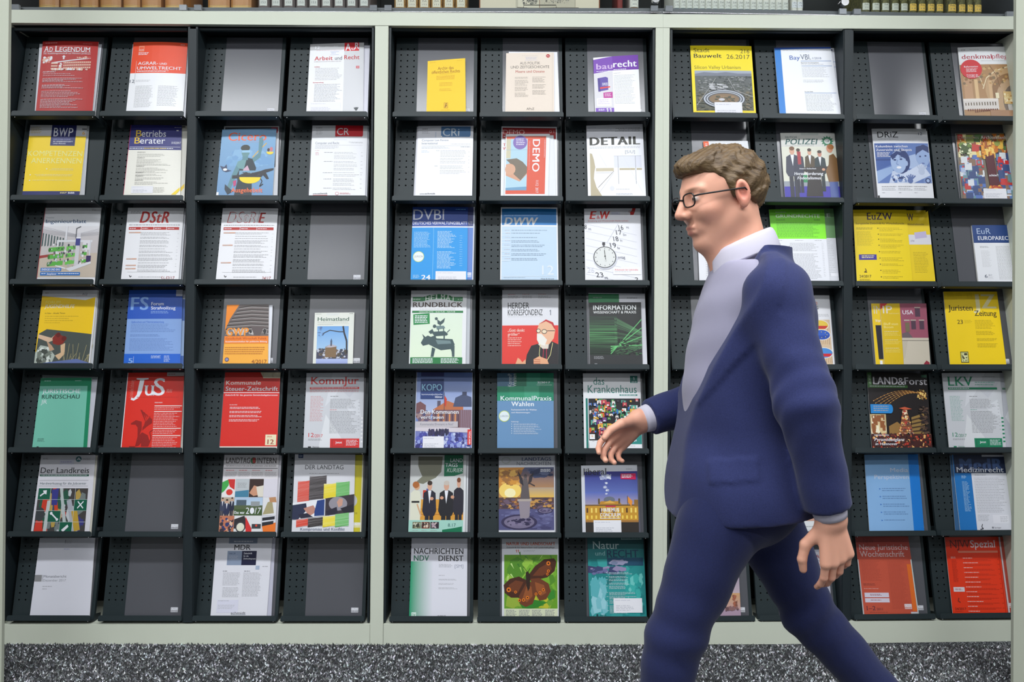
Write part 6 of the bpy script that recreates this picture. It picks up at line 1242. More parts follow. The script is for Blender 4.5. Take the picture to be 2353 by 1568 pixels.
def f(a):
    a.bg((216, 217, 224)); a.E(13, 6, 8, 4.4, (190, 200, 190), 16).E(13, 6, 6.6, 3.4, (216, 217, 224), 16).T('LANDTAGS', 41, 93, 2.4, 6.8, (54, 76, 130), b=.016).T('NACHRICHTEN', 32, 93, 8.2, 12.6, (110, 116, 134)).L(16, 7, 34, 9, 1, K, h=.6, a=.3)
    a.G(0, 15.6, 98, 56, (70, 80, 116), (206, 150, 76)).P([(0, 15.6), (46, 15.6), (30, 30), (0, 44)], (206, 140, 60)).E(20, 46, 20, 11, (250, 214, 110), 20).E(20, 49, 10, 6, (255, 244, 190), 16).SC(0, 18, 44, 40, 50, 12, [(214, 150, 60), (160, 110, 60), (232, 180, 90), (120, 90, 70)], .5).SC(50, 16, 98, 30, 30, 14, [(60, 70, 104), (96, 104, 136), (40, 50, 84)], .4).G(50, 42, 98, 56, (180, 160, 140), (236, 190, 80))
    a.R(0, 55, 98, 72, (90, 66, 66)).SC(0, 55, 98, 72, 90, 8, [(150, 96, 60), (70, 56, 70), (200, 150, 80), (110, 90, 110)], .5).R(0, 70, 98, 97.4, (84, 84, 128)).SC(0, 70, 98, 97, 70, 14, [(96, 96, 140), (110, 112, 156), (70, 68, 110)], .3)
    for cx, cy, rx, ry in ((36, 87, 32, 10), (82, 72, 14, 4)): a.E(cx, cy, rx, ry, (56, 50, 84), 24).E(cx, cy, rx * .84, ry * .8, (120, 112, 140), 24).SC(cx - rx * .7, cy - ry * .6, cx + rx * .7, cy + ry * .6, 30, 7, [(50, 44, 76), (130, 120, 150), (84, 76, 110)], .5)
    a.R(33, 57, 58, 60, (180, 168, 160)).P([(35, 60), (56, 60), (54, 80), (50, 82), (38, 82)], (150, 140, 150)).P([(38, 57), (42, 34), (46, 28), (50, 30), (52, 36), (55, 57)], (96, 88, 90)).P([(34, 20), (42, 30), (44, 40), (38, 36)], (52, 48, 56)).P([(62, 22), (54, 28), (52, 38), (58, 34)], (52, 48, 56)).E(47.4, 27, 2.8, 2.6, (80, 72, 76)).S([(54, 36), (64, 40)], 1.4, (60, 54, 60)).R(0, 97.4, 98, 112, (226, 226, 230)).L(74, 18, 92, 22, 3, W, h=.9, rag=.1, a=.9).R(98, 0, 100, 112, (200, 202, 210))
mag(5, 5, (1146.2, 1048.3, 1275, 1047, 1146.2, 1276.3), 'parliament news magazine with winged statue against a golden sunset', f, off=.003, th=.005)
def f(a):
    a.bg((214, 216, 224)); a.G(6, 9.6, 100, 55, (44, 44, 130), (110, 130, 200)).G(6, 40, 100, 60, (90, 110, 190), (170, 160, 180))
    for x, y, r_ in ((40, 13, 7), (46, 17, 8), (38, 19, 6), (44, 27, 3), (42, 33, 4), (46, 38, 3.4), (44, 43, 2.6)): a.SC(x - r_, y - r_ * .6, x + r_, y + r_ * .6, 22, r_ * .7, [(200, 206, 226), (160, 168, 206), (226, 230, 240)])
    a.E(49, 52, 10, 5, (110, 116, 130), 18).P([(30, 58), (34, 54), (66, 54), (70, 58), (70, 96), (30, 96)], (196, 140, 50)).P([(38, 57), (50, 52.6), (60, 57)], (226, 176, 80)).R(6, 60, 100, 84, (206, 152, 50)).R(6, 59, 100, 61, (120, 90, 50)).R(29, 50, 32, 58, (100, 84, 60)).R(65, 50, 68, 58, (100, 84, 60)).R(93, 52, 100, 62, (150, 110, 50))
    for k in range(12): a.R(8 + k * 7.8, 64, 11 + k * 7.8, 71, (250, 220, 110) if k % 3 else (90, 60, 40)).R(8 + k * 7.8, 75, 11 + k * 7.8, 80, (250, 214, 90))
    a.R(6, 84, 100, 112, (50, 44, 40)).R(6, 82, 100, 85, (170, 120, 60)).R(81, 46, 81.8, 60, (90, 80, 60)).P([(82, 47), (90, 54), (88, 62), (82, 56)], (236, 150, 60)).P([(70, 13), (97, 13), (97, 22), (70, 21)], (206, 24, 84)).L(72, 14.6, 92, 20, 3, W, h=1.2, rag=.2)
    a.T('liberal', 4, 45, 4.6, 14, (44, 46, 52), f=True).R(42, 60.6, 60, 62.2, (206, 24, 84)).T('HABEMUS', 34, 66, 64, 69.4, W, b=.04).T('CONCILIUM', 32, 68, 71.4, 76.8, W, b=.04).R(32, 78.6, 68, 79.6, W).L(80, 6, 92, 7.6, 1, K, h=.8, a=.5)
mag(5, 6, (1345, 1073, 1466, 1072.5, 1349, 1472), 'dark back copy edge right of the night parliament magazine', lambda a: [a.bg((96, 96, 110)), logo(a, 88, 84, 97, 91, (60, 60, 70))], off=.002, th=.003, bow=0)
mag(5, 6, (1335.1, 1070.5, 1463.7, 1068.4, 1338.2, 1468), 'magazine with a floodlit golden parliament and white smoke in a deep blue sky', f, off=.005, th=.004, sticker=(20, 82, 69, 104))
def f(a):
    a.bg((222, 224, 226)); a.R(4, 8, 92, 84, (110, 130, 110)).SC(4, 30, 92, 84, 60, 14, [(90, 110, 96), (70, 84, 76), (130, 146, 126)]).P([(20, 12), (70, 10), (80, 40), (92, 84), (60, 60), (30, 70), (22, 40)], (96, 82, 74)).R(4, 74, 92, 78, (170, 96, 66)).R(4, 78, 92, 86, (196, 150, 132)).R(4, 56, 64, 70, (226, 228, 230)).T('Das Pferdesportjahr 2018', 6, 56, 58.4, 62, (50, 54, 56), b=.006).L(6, 66, 14, 67.4, 1, K, h=.9)
    a.E(10, 82, 4, 2.8, (226, 190, 40), 16).L(7, 81, 13, 83, 1, K, h=1.2, rag=0); a.L(8, 93, 22, 94, 1, K, h=.9, a=.6).L(38, 93, 54, 94, 1, K, h=.9, a=.6).L(68, 93, 84, 94, 1, K, h=.9, a=.6).L(8, 98, 90, 99, 1, K, h=.6, a=.4)
mag(5, 8, (1752, 1052, 1884, 1050, 1762, 1894), 'horse sport magazine with reddish arena strip behind the walking man', f, off=.003, th=.005)
def f(a):
    a.bg((136, 180, 226)); a.R(81, 0, 100, 112, (24, 122, 210)); a.G(0, 0, 81, 40, (112, 160, 206), (136, 180, 226)); a.T('Media', 46, 79, 18, 23.4, (196, 200, 214)).T('Perspektiven', 16, 79, 27, 32.4, (196, 200, 214))
    for y, n in ((44.6, 2), (54.8, 2), (65, 2), (75.2, 2), (85.6, 1)): a.P([(23, y), (26, y + .9), (23, y + 1.8)], (20, 96, 190)).L(28, y, 78, y + 2.6 * n, n, (50, 80, 130), h=1.2, a=.7, rag=.25)
    a.L(18, 5, 60, 6, 1, K, h=.6, a=.3)
mag(5, 9, (1985.7, 1045.2, 2109, 1044.4, 1998, 2124), 'light blue media magazine with a stronger blue strip down its right edge', f, off=.003, th=.005)
def f(a):
    n = (24, 40, 76); a.bg((222, 223, 232)); a.R(0, 0, 32, 112, (28, 116, 190)).R(2, 0, 98, 24.6, n).R(55, 0, 97, 2.6, (196, 198, 210)).T('MedR', 12, 93, 5, 21, (64, 90, 140), b=.06).T('Medizinrecht', 5, 94, 16.6, 23.4, W, b=.004, f=True)
    a.base = (28, 116, 190); a.L(13, 28, 22, 32, 3, W, h=.9).L(13, 36, 26, 76, 24, W, h=.9, a=.7, rag=.4); a.base = (222, 223, 232); a.L(38, 27, 60, 28, 1, K, h=.6).L(36, 31, 94, 78, 22, K, h=.7, a=.45).R(64, 80, 95, 91, (232, 232, 240)).L(78, 82, 93, 90, 6, K, h=.5, a=.4)
    a.L(36, 80, 60, 89, 5, K, h=.7, a=.4).S([(43, 92), (41, 96), (44, 98), (38, 99)], 1.4, (60, 62, 70)).E(62, 96.6, 1.8, 1.4, (120, 122, 130), 10).T('Springer', 65, 78, 95.6, 97.6, (110, 112, 122))
mag(5, 10, (2182, 1047, 2300, 1047, 2195, 2316), 'thin blue back copy left of the navy-headed medical law magazine', lambda a: a.bg((52, 96, 140)), off=.002, th=.003, bow=0)
mag(5, 10, (2187.5, 1045.7, 2309.6, 1045.7, 2206.6, 2327.4), 'medical law magazine with navy head band and bright blue side column', f, off=.005, th=.004)
# ---- bottom row
def f(a):
    a.bg((222, 222, 232)); a.R(47, 2.4, 47.8, 7.4, (90, 92, 96)).L(49, 3, 62, 8, 3, K, h=.6, a=.4).L(46, 14, 56, 16.4, 1, (110, 116, 190), h=1.4, a=.5, rag=0).R(0, 48, 12.4, 56.6, (140, 140, 142)).R(13.6, 48, 14.2, 56.6, (90, 90, 96)).T('Monatsbericht', 15.6, 55.4, 48.4, 51.4, (90, 92, 100)).T('Dezember 2017', 15.6, 55, 53.4, 56.4, (150, 152, 160)).L(15.6, 62.4, 33, 64, 1, K, h=1.1, a=.4, rag=0).L(15.6, 65.6, 24, 67, 1, K, h=1.1, a=.4)
mag(6, 0, (91.5, 1237, 218.3, 1236.5, 68.5, 205.6), 'plain white monthly report with small grey square at half height', f, off=.003, th=.005, matte=True)
def f(a):
    b = (138, 152, 176); n = (26, 28, 60); a.bg((226, 226, 234)); a.R(23, 0, 74, 7.4, b).L(32, 4, 66, 6, 1, W, h=1.6, rag=0, a=.7).T('MDR', 33, 63, 9, 15.6, (44, 44, 52), b=.012, f=True).R(22, 17, 49, 35.4, b).R(48, 17, 74, 35.4, n).T('Heft 24', 25, 36, 19, 21.4, (70, 84, 116), b=.01).L(25, 23.4, 44, 29, 3, (70, 84, 116), h=1, a=.6, rag=.2)
    a.T('Zeitschrift', 51, 66, 19, 21.2, W, b=.01).T('für die', 51, 60, 22.6, 24.6, W, b=.01).T('Zivilrechtspraxis', 51, 73, 26, 28, W, b=.01).R(74, 36, 81, 41, (170, 184, 206)).L(86, 36.6, 96, 37.6, 1, K, h=.9, rag=0, a=.5)
    a.L(16, 42.6, 24, 43.6, 1, K, h=1, a=.7).L(54, 42.6, 68, 43.6, 1, K, h=1, a=.7).L(17, 45, 49, 62, 10, K, h=.7, a=.4, rag=.2).L(18, 64, 49, 77, 8, K, h=.7, a=.4, rag=.2).L(53, 45, 86, 76, 18, K, h=.7, a=.4, rag=.2).R(10, 79.6, 48, 96, (218, 218, 234)).L(12, 80.6, 36, 82, 1, K, h=.8, a=.4).L(12, 86, 42, 92, 4, K, h=.6, a=.35).T('schmidt', 36, 62, 94.6, 97.6, (70, 70, 80)).R(36, 98, 62, 98.4, (90, 110, 120))
mag(6, 2, (505, 1237, 633.4, 1236.5, 492, 623.5), 'pale lilac back copy edge right of the white journal with navy box', lambda a: a.bg((190, 190, 206)), off=.002, th=.003, bow=0)
mag(6, 2, (497.5, 1236.5, 626, 1236.5, 483.6, 613), 'white civil law journal with grey-blue and navy boxes under black serif letters', f, off=.005, th=.004)
def f(a):
    g = (16, 148, 100); a.bg((230, 230, 240)); a.G(0, 30, 40, 112, (30, 156, 110), (230, 230, 240), True); a.L(44, 6, 54, 7.6, 1, (150, 160, 220), h=1.2, a=.5, rag=0).T('NACHRICHTEN', 5, 93, 13, 20.4, (38, 38, 42), b=.014).T('NDV', 5, 32, 22.4, 29.4, (20, 120, 86), b=.02).T('DIENST', 49, 93, 22.4, 29.4, (38, 38, 42), b=.014)
    a.L(50, 33.6, 74, 38.4, 3, K, h=.8, a=.45, rag=.1).T('[SM]', 78, 93, 34, 38, (160, 164, 180)).L(50, 47.6, 62, 48.6, 1, K, h=.8, a=.4).L(50, 52.6, 84, 55, 2, K, h=.6, a=.35).L(50, 58, 84, 60.4, 2, K, h=.6, a=.35).L(50, 63.6, 84, 66, 2, K, h=.6, a=.35).R(4, 95, 12, 104, (226, 244, 236)).T('DV', 5, 11, 96.4, 100, g, b=.02).T('12/2017', 49, 63, 98.6, 102, (50, 50, 56))
mag(6, 4, (946, 1237, 1074, 1238, 940, 1073), 'white social welfare bulletin shading into green along its left side', f, off=.003, th=.006)
def f(a):
    a.bg((222, 224, 230)); o = (214, 86, 30); a.T('NATUR UND LANDSCHAFT', 8, 94, 4.6, 8.6, o, b=.035).T('Zeitschrift für Naturschutz und Landschaftspflege', 8, 93, 10.6, 12.4, (50, 48, 50), b=.022).T('11', 24, 31, 14.4, 18, (206, 60, 30), b=.03).L(38, 15, 60, 18, 2, K, h=.6, a=.35)
    a.R(4, 21, 98, 90, (104, 158, 40)).SC(4, 21, 98, 90, 70, 26, [(120, 176, 50), (84, 140, 40), (150, 196, 70), (96, 150, 46)], 1); a.SC(4, 72, 98, 90, 26, 18, [(190, 190, 50), (150, 176, 60), (110, 160, 50)])
    for k in range(26): x = a.rs.uniform(8, 92); y = a.rs.uniform(24, 80); t = a.rs.uniform(-2.6, -.5); a.P([(x, y), (x + 12 * math.cos(t) + 1.2, y + 9 * math.sin(t)), (x + 12 * math.cos(t) - 1.2, y + 9 * math.sin(t) + 1)], a.rs.choice([(170, 214, 100), (60, 120, 40), (196, 226, 140), (70, 130, 50)]))
    a.P([(30, 82), (44, 78), (60, 79), (80, 82), (64, 88), (50, 90), (36, 89)], (50, 130, 40)).P([(76, 72), (92, 66), (94, 76), (84, 80)], (56, 136, 44))
    b1, b2, b3 = (74, 40, 26), (112, 60, 34), (150, 84, 44)
    a.P([(45, 49), (58, 36), (74, 27), (92, 25.6), (96, 30), (93, 42), (80, 50), (62, 53), (50, 54)], b1).P([(54, 48), (66, 38), (84, 31), (88, 40), (72, 48)], b2).P([(50, 52), (66, 51), (82, 58), (86, 68), (78, 78), (66, 80), (58, 70)], b2).P([(58, 56), (74, 60), (78, 70), (68, 74), (60, 66)], b3)
    a.P([(44, 54), (30, 49), (14, 52), (3, 60), (5, 70), (16, 76), (30, 76), (40, 66)], b1).P([(38, 56), (24, 54), (12, 60), (14, 68), (28, 70)], b2).P([(44, 56), (54, 56), (60, 72), (54, 84), (42, 88), (32, 84), (30, 74)], b2).P([(44, 60), (52, 62), (54, 74), (44, 82), (36, 78)], b3)
    for x, y, q in ((82, 32, 3.6), (82, 42, 2.6), (80, 46, 2.2), (12, 66, 4), (24, 69, 2.4), (73, 66, 2.6), (67, 70, 2.6), (60, 71.4, 2.4), (45, 76, 2.8), (38, 79, 2.8), (31, 79.4, 2.6)): a.E(x, y, q, q * .78, (226, 120, 30), 14).E(x, y, q * .45, q * .35, (40, 24, 20), 8)
    a.P([(42, 44), (46, 42), (50, 48), (49, 64), (46, 68), (43, 60)], (50, 34, 26)).S([(44, 43), (38, 36)], .6, K).S([(46, 43), (50, 38)], .6, K)
    a.R(4, 90, 98, 112, (216, 222, 190))
    for k in range(4): a.L(7 + k * 23, 91.6, 26 + k * 23, 100, 5, K, h=1, a=.7, rag=.25)
mag(6, 5, (1153.3, 1238.4, 1283.3, 1238.4, 1153.3, 1284), 'nature conservation magazine with a brown butterfly on green leaves', f, off=.003, th=.005)
def f(a):
    a.bg((36, 140, 140)); a.SC(0, 0, 100, 112, 70, 30, [(30, 130, 132), (44, 150, 150), (24, 112, 116), (56, 160, 158)]); a.G(0, 0, 100, 28, (24, 84, 90), (30, 118, 120)); a.SC(2, 46, 34, 100, 30, 13, [(120, 190, 200), (90, 176, 184), (150, 206, 216)], 2).SC(60, 40, 98, 96, 36, 11, [(60, 176, 170), (40, 160, 156), (110, 200, 194)], 1.6)
    a.P([(0, 36), (34, 40), (34, 46), (0, 45)], (60, 60, 100)).SC(0, 36, 70, 48, 30, 12, [(150, 140, 176), (110, 110, 156), (60, 70, 110)], .5).P([(34, 26), (98, 26), (98, 36), (34, 36)], (30, 76, 104)).SC(36, 28, 72, 36, 14, 14, [(120, 130, 160), (150, 150, 180)], .5).R(60, 0, 97, 3, (160, 190, 190)).L(62, 1, 94, 2, 1, K, h=1, a=.6, rag=0)
    a.T('Natur', 9, 56, 5, 14.6, (196, 218, 218), f=True).T('und', 13, 31, 17.4, 23, (140, 186, 188), f=True).T('RECHT', 34, 90, 16, 25.6, (20, 56, 84), b=.012)
    for k, (y, n) in enumerate(((44.6, 2), (49.4, 2), (53.2, 2), (57.6, 2), (61.6, 3), (69.4, 3), (74.6, 3), (80, 3), (86, 4), (92, 3))): a.L(36, y, 84, y + n * 1.5, n, W, h=.8, a=.85, rag=.5).L(31, y, 34.5, y + 1, 1, W, h=.8)
    a.E(14, 98, 1.8, 1.4, (20, 70, 80), 10).L(18, 97.6, 30, 99, 1, K, h=1.1, a=.4)
mag(6, 6, (1349.5, 1236, 1478, 1235.2, 1354.2, 1486), 'teal nature law magazine with watery texture and white label', f, off=.003, th=.005, sticker=(43, 77, 93, 95))
def f(a):
    a.bg((150, 150, 180)); a.G(0, 0, 100, 70, (110, 116, 150), (196, 176, 186)).G(0, 66, 100, 92, (206, 160, 110), (196, 160, 160)).R(0, 90, 100, 112, (176, 150, 170)); a.SC(0, 0, 100, 50, 40, 24, [(130, 136, 168), (160, 160, 186), (110, 116, 150)], .4)
    for x, y0 in ((24, 30), (40, 24), (54, 28), (66, 36)): a.R(x, y0 + 10, x + 2, 93, (64, 48, 50)); a.SC(x - 13, y0, x + 14, y0 + 44, 60, 6, [(84, 64, 60), (104, 84, 76), (70, 54, 54)])
    a.SC(82, 68, 94, 90, 26, 5, [(170, 100, 76), (130, 84, 70)]).SC(0, 60, 22, 92, 60, 6, [(96, 80, 60), (140, 116, 70), (80, 66, 60)]).SC(0, 84, 100, 93, 40, 6, [(110, 80, 84), (140, 104, 104)])
mag(6, 7, (1592, 1262, 1695, 1262, 1600, 1702.6), 'small booklet with winter trees at dusk seen between the walking legs', f, off=.003, th=.005, bow=.001)
def f(a):
    a.bg((222, 220, 232)); a.T('Neue Gesellschaft', 5, 88, 4.6, 10, (166, 26, 44), b=.014).T('Frankfurter Hefte', 5, 88, 11.4, 16.6, (104, 104, 110), b=.01).T('12 2017', 70, 88, 19, 21.4, (190, 40, 60), b=.01).L(44, 22.6, 60, 24, 1, (140, 150, 210), h=1.2, a=.5, rag=0)
    a.R(3, 27, 77, 55, (44, 50, 108)).SC(3, 27, 77, 55, 30, 14, [(54, 60, 124), (36, 40, 92), (70, 76, 140)])
    for k in range(6): a.P([(12 + k * 7, 34 + k * 1.5), (15 + k * 7, 34 + k * 1.5), (20 + k * 6, 46 + k), (17 + k * 6, 46 + k)], (170, 180, 206))
    a.P([(4, 29), (40, 38), (54, 48), (52, 50), (36, 41), (4, 33)], (150, 160, 190)).S([(42, 30), (46, 46)], 1.6, (190, 196, 214)).S([(38, 31), (40, 47)], 1.6, (190, 196, 214)); st5 = [(68 + (7 if k % 2 == 0 else 3) * math.sin(k * .628), 43 - (5.4 if k % 2 == 0 else 2.3) * math.cos(k * .628)) for k in range(10)]
    a.P(st5, (190, 120, 60)); a.T('Das solidarische Europa', 8, 64, 65, 68, (130, 30, 50), b=.012).L(30, 76, 76, 84, 4, K, h=.7, a=.5).P([(68, 100), (93, 84.6), (93, 92), (80, 100)], (120, 24, 44)).S([(76, 98), (92, 88)], .7, W)
mag(6, 8, (1807, 1264, 1902, 1263.5, 1820, 1912), 'grey back copy edge right of the small European affairs booklet', lambda a: a.bg((186, 186, 200)), off=.002, th=.004, bow=0)
mag(6, 8, (1792.3, 1267.4, 1894.2, 1269, 1802, 1901), 'small white booklet with red and grey title over a dark blue star picture', f, off=.006, th=.004, bow=.001)
def f(a):
    r = (196, 84, 62); a.bg(r); a.R(0, 0, 1.6, 112, (190, 196, 200)).R(98, 0, 100, 112, (196, 206, 204)).G(0, 0, 100, 30, (176, 66, 60), (190, 80, 62)); a.R(90, 36, 98, 96, (226, 110, 40)); a.T('NJW', 14, 34, 1.6, 8.6, (150, 54, 50), f=True)
    a.T('Neue Juristische', 5, 96, 10.4, 17.4, (216, 190, 190), f=True).T('Wochenschrift', 5, 88, 19, 26.4, (216, 190, 190), f=True)
    a.L(6, 32, 42, 58, 15, (130, 50, 44), h=.8, a=.5).L(54, 32, 86, 94, 36, (130, 50, 44), h=.8, a=.4).L(6, 61, 34, 64, 2, (90, 40, 40), h=1).L(6, 67, 40, 69, 1, W, h=1, a=.5)
    a.R(6, 72.6, 50, 78.4, (216, 206, 220)).R(6, 79.6, 50, 85, (216, 206, 220)).L(16, 74.4, 38, 77, 2, K, h=.7, a=.5).L(16, 81.6, 36, 83, 1, K, h=.8, a=.4).T('1–2', 7, 23, 89.6, 95, (96, 50, 60), b=.01, f=True).T('2011', 25, 36, 92, 95, (110, 56, 60), f=True).L(12, 97, 50, 98.4, 1, K, h=.8, a=.4); logo(a, 76, 87, 89, 93.4, r); a.R(86, 97, 98, 112, (206, 206, 212))
mag(6, 9, (1964.8, 1233.4, 2086.9, 1233.4, 1983.6, 2111.2), 'faded red weekly law magazine with pale serif title and two white stickers', f, off=.003, th=.005)
def f(a):
    r = (232, 56, 20); a.bg(r); a.T('NJW', 8, 46, 4, 14.4, (110, 34, 30), f=True).T('Spezial', 46, 93, 4.6, 14, (236, 226, 230), b=.006, f=True).R(22, 18.4, 96, 21, (226, 130, 104)).L(24, 19, 94, 20.4, 1, W, h=.9, rag=0, a=.4)
    for k in range(12): y = 27.6 + k * 6.3; a.L(29, y, 60, y + 1.3, 1, W, h=1, rag=.5, a=.9).L(31, y + 2.2, 92, y + 5, 2, (120, 30, 20), h=.8, a=.6, rag=.3).L(93, y + 2, 96, y + 3, 1, (120, 30, 20), h=1.4, rag=0, a=.5)
    a.L(7, 26, 16, 29, 2, W, h=.9).L(8, 31, 18, 60, 20, (120, 30, 20), h=.8, a=.5).R(6, 66, 26, 72, (226, 214, 220)).L(9, 68, 22, 70.6, 2, K, h=.7, a=.5).S([(14, 80), (12, 84), (16, 86)], 1.4, (120, 40, 30)).T('24/2017', 5, 25, 92.6, 95.6, (130, 40, 24), b=.008, f=True).L(5, 97, 22, 98, 1, K, h=.7, a=.4).R(97, 0, 97.6, 112, (190, 40, 20))
mag(6, 10, (2182, 1236, 2309, 1234.4, 2200, 2333), 'faded red back copy with maker logo right of the vivid orange-red magazine', lambda a: [a.bg((178, 74, 60)), a.R(88.4, 0, 91, 112, (206, 200, 206)), a.R(98, 0, 100, 112, (190, 190, 196)), logo(a, 91, 87, 97, 93, (178, 74, 60))], off=.002, th=.003, bow=0)
mag(6, 10, (2170.5, 1235, 2293, 1234, 2189.3, 2315), 'vivid orange-red special edition law magazine with brown and white title', f, off=.005, th=.004)
# ------------------------------------------------------------------ glazed bookcase above the rail
M_SHELF = mat('grey_shelf_steel', (92, 95, 100), 0.45, 0.5)
M_INSIDE = mat('dark_bookcase_inside', (58, 60, 60), 0.8, 0.3, var=(4, (40, 43, 43)))
ZS = 2.330
bc = empty('bookcase', (0, 0.2, 2.306), 'grey steel bookcase standing on top of the cream rail', 'bookcase')
BR = Vector(bc.location)
def seg_box(name, x0, x1, y0, y1, z0, z1, m, parent, rel):
    """box between two photograph columns, following the bend of the shelving"""
    mb = MB()
    for a, b in (((x0, min(x1, 1523.4)),) if x1 <= 1523.5 else ((x0, x1),) if x0 >= 1523.4 else ((x0, 1523.4), (1523.6, x1))):
        A = F(a, 26, y0); B = F(b, 26, y0); n = nrm((a + b) / 2)
        q = [(A.x, A.y, z0), (B.x, B.y, z0), (B.x, B.y, z1), (A.x, A.y, z1)]
        mb.prism(q, n * (y1 - y0))
    return mb.build(name, m, parent, rel=rel)
seg_box('shelf_board', -20, 2350, .026, .30, 2.3065, ZS, M_SHELF, bc, BR)
seg_box('back_panel', -20, 2350, .30, .31, 2.3065, 2.86, M_INSIDE, bc, BR)
seg_box('top_board', -20, 2350, .026, .30, 2.84, 2.86, M_SHELF, bc, BR)
for x in (-18, 2347): seg_box('side_panel', x, x + 3, .026, .30, ZS, 2.84, M_SHELF, bc, BR)
M_GLASS = bpy.data.materials.new('clear_glass'); M_GLASS.use_nodes = True
nt = M_GLASS.node_tree; nt.nodes.clear()
out = nt.nodes.new('ShaderNodeOutputMaterial'); mx = nt.nodes.new('ShaderNodeMixShader'); tr = nt.nodes.new('ShaderNodeBsdfTransparent'); gl = nt.nodes.new('ShaderNodeBsdfGlossy'); fn = nt.nodes.new('ShaderNodeMath'); lw = nt.nodes.new('ShaderNodeLayerWeight'); pw = nt.nodes.new('ShaderNodeMath')
gl.inputs['Roughness'].default_value = 0.02; lw.inputs['Blend'].default_value = .5; pw.operation = 'POWER'; pw.inputs[1].default_value = 4.0; fn.operation = 'MULTIPLY_ADD'; fn.inputs[1].default_value = .6; fn.inputs[2].default_value = .045; tr.inputs['Color'].default_value = (.97, .985, .98, 1); nt.links.new(lw.outputs['Facing'], pw.inputs[0]); nt.links.new(pw.outputs[0], fn.inputs[0])
nt.links.new(fn.outputs[0], mx.inputs[0]); nt.links.new(tr.outputs[0], mx.inputs[1]); nt.links.new(gl.outputs[0], mx.inputs[2]); nt.links.new(mx.outputs[0], out.inputs[0])
M_CLIP = mat('clear_plastic_clip', (150, 154, 160), 0.2, 0.6)
M_CHROME = mat('polished_lock_metal', (220, 220, 222), 0.15, 0.6, 1.0)
DX = [18, 437, 874.5, 1521, 1954, 2338]
for i in range(5):
    a, b = DX[i] + 1.2, DX[i + 1] - 1.2
    A, B = F(a, 26, .006), F(b, 26, .006)
    g = empty('glass_door', (A + B) / 2 * Vector((1, 1, 0)) if False else Vector(((A.x + B.x) / 2, (A.y + B.y) / 2, 2.3065)), 'sliding glass door over the books, %s of five from the left end' % ORD[i], 'glass door')
    rel = Vector(g.location)
    n = nrm((a + b) / 2); dx = (B - A).normalized()
    n = Vector((-dx.y, dx.x, 0))
    q = [(A.x, A.y, 2.3066), (B.x, B.y, 2.3066), (B.x, B.y, 2.83), (A.x, A.y, 2.83)]
    MB().prism(q, n * .004).build('pane', M_GLASS, g, rel=rel)
    MB().prism([(A.x, A.y - .0005, 2.3062), (B.x, B.y - .0005, 2.3062), (B.x, B.y - .0005, 2.3085), (A.x, A.y - .0005, 2.3085)], n * .0052).build('bottom_rail', M_CHROME, g, rel=rel)
    for s in (0, 1):
        c0 = A + dx * .012 if s == 0 else B - dx * .038
        MB().prism([(c0.x, c0.y, 2.312), (c0.x + dx.x * .026, c0.y + dx.y * .026, 2.312), (c0.x + dx.x * .026, c0.y + dx.y * .026, 2.332), (c0.x, c0.y, 2.332)], n * .012).build('corner_clip', M_CLIP, g, rel=rel)
    if i in (2, 3):
        p = B - dx * .022
        MB().tube([(p.x, p.y - .012, 2.352), (p.x, p.y + .006, 2.352)], .014, 20).build('lock', M_CHROME, g, rel=rel)
M_LEATHER = mat('tan_leather', (198, 142, 84), 0.4, 0.5, bump=(60, .3, .002), var=(9, (176, 120, 68)))
M_GILT = mat('gilt_foot', (206, 168, 84), 0.35, 0.6, bump=(300, .4, .001))
M_GREYCL = mat('grey_brown_cloth', (112, 102, 100), 0.7, 0.3, bump=(400, .2, .001))
M_TANCL = mat('tan_marbled_board', (206, 168, 104), 0.6, 0.3, var=(60, (140, 100, 56)))
M_PALE = mat('pale_vellum', (228, 228, 220), 0.6, 0.3, var=(12, (216, 214, 204)))
M_GREENM = mat('green_marbled_board', (128, 124, 74), 0.6, 0.3, var=(120, (60, 60, 40)))
M_TEALF = mat('grey_teal_cloth', (112, 130, 132), 0.7, 0.3)
M_RED = mat('deep_red_cloth', (120, 34, 28), 0.6, 0.4)
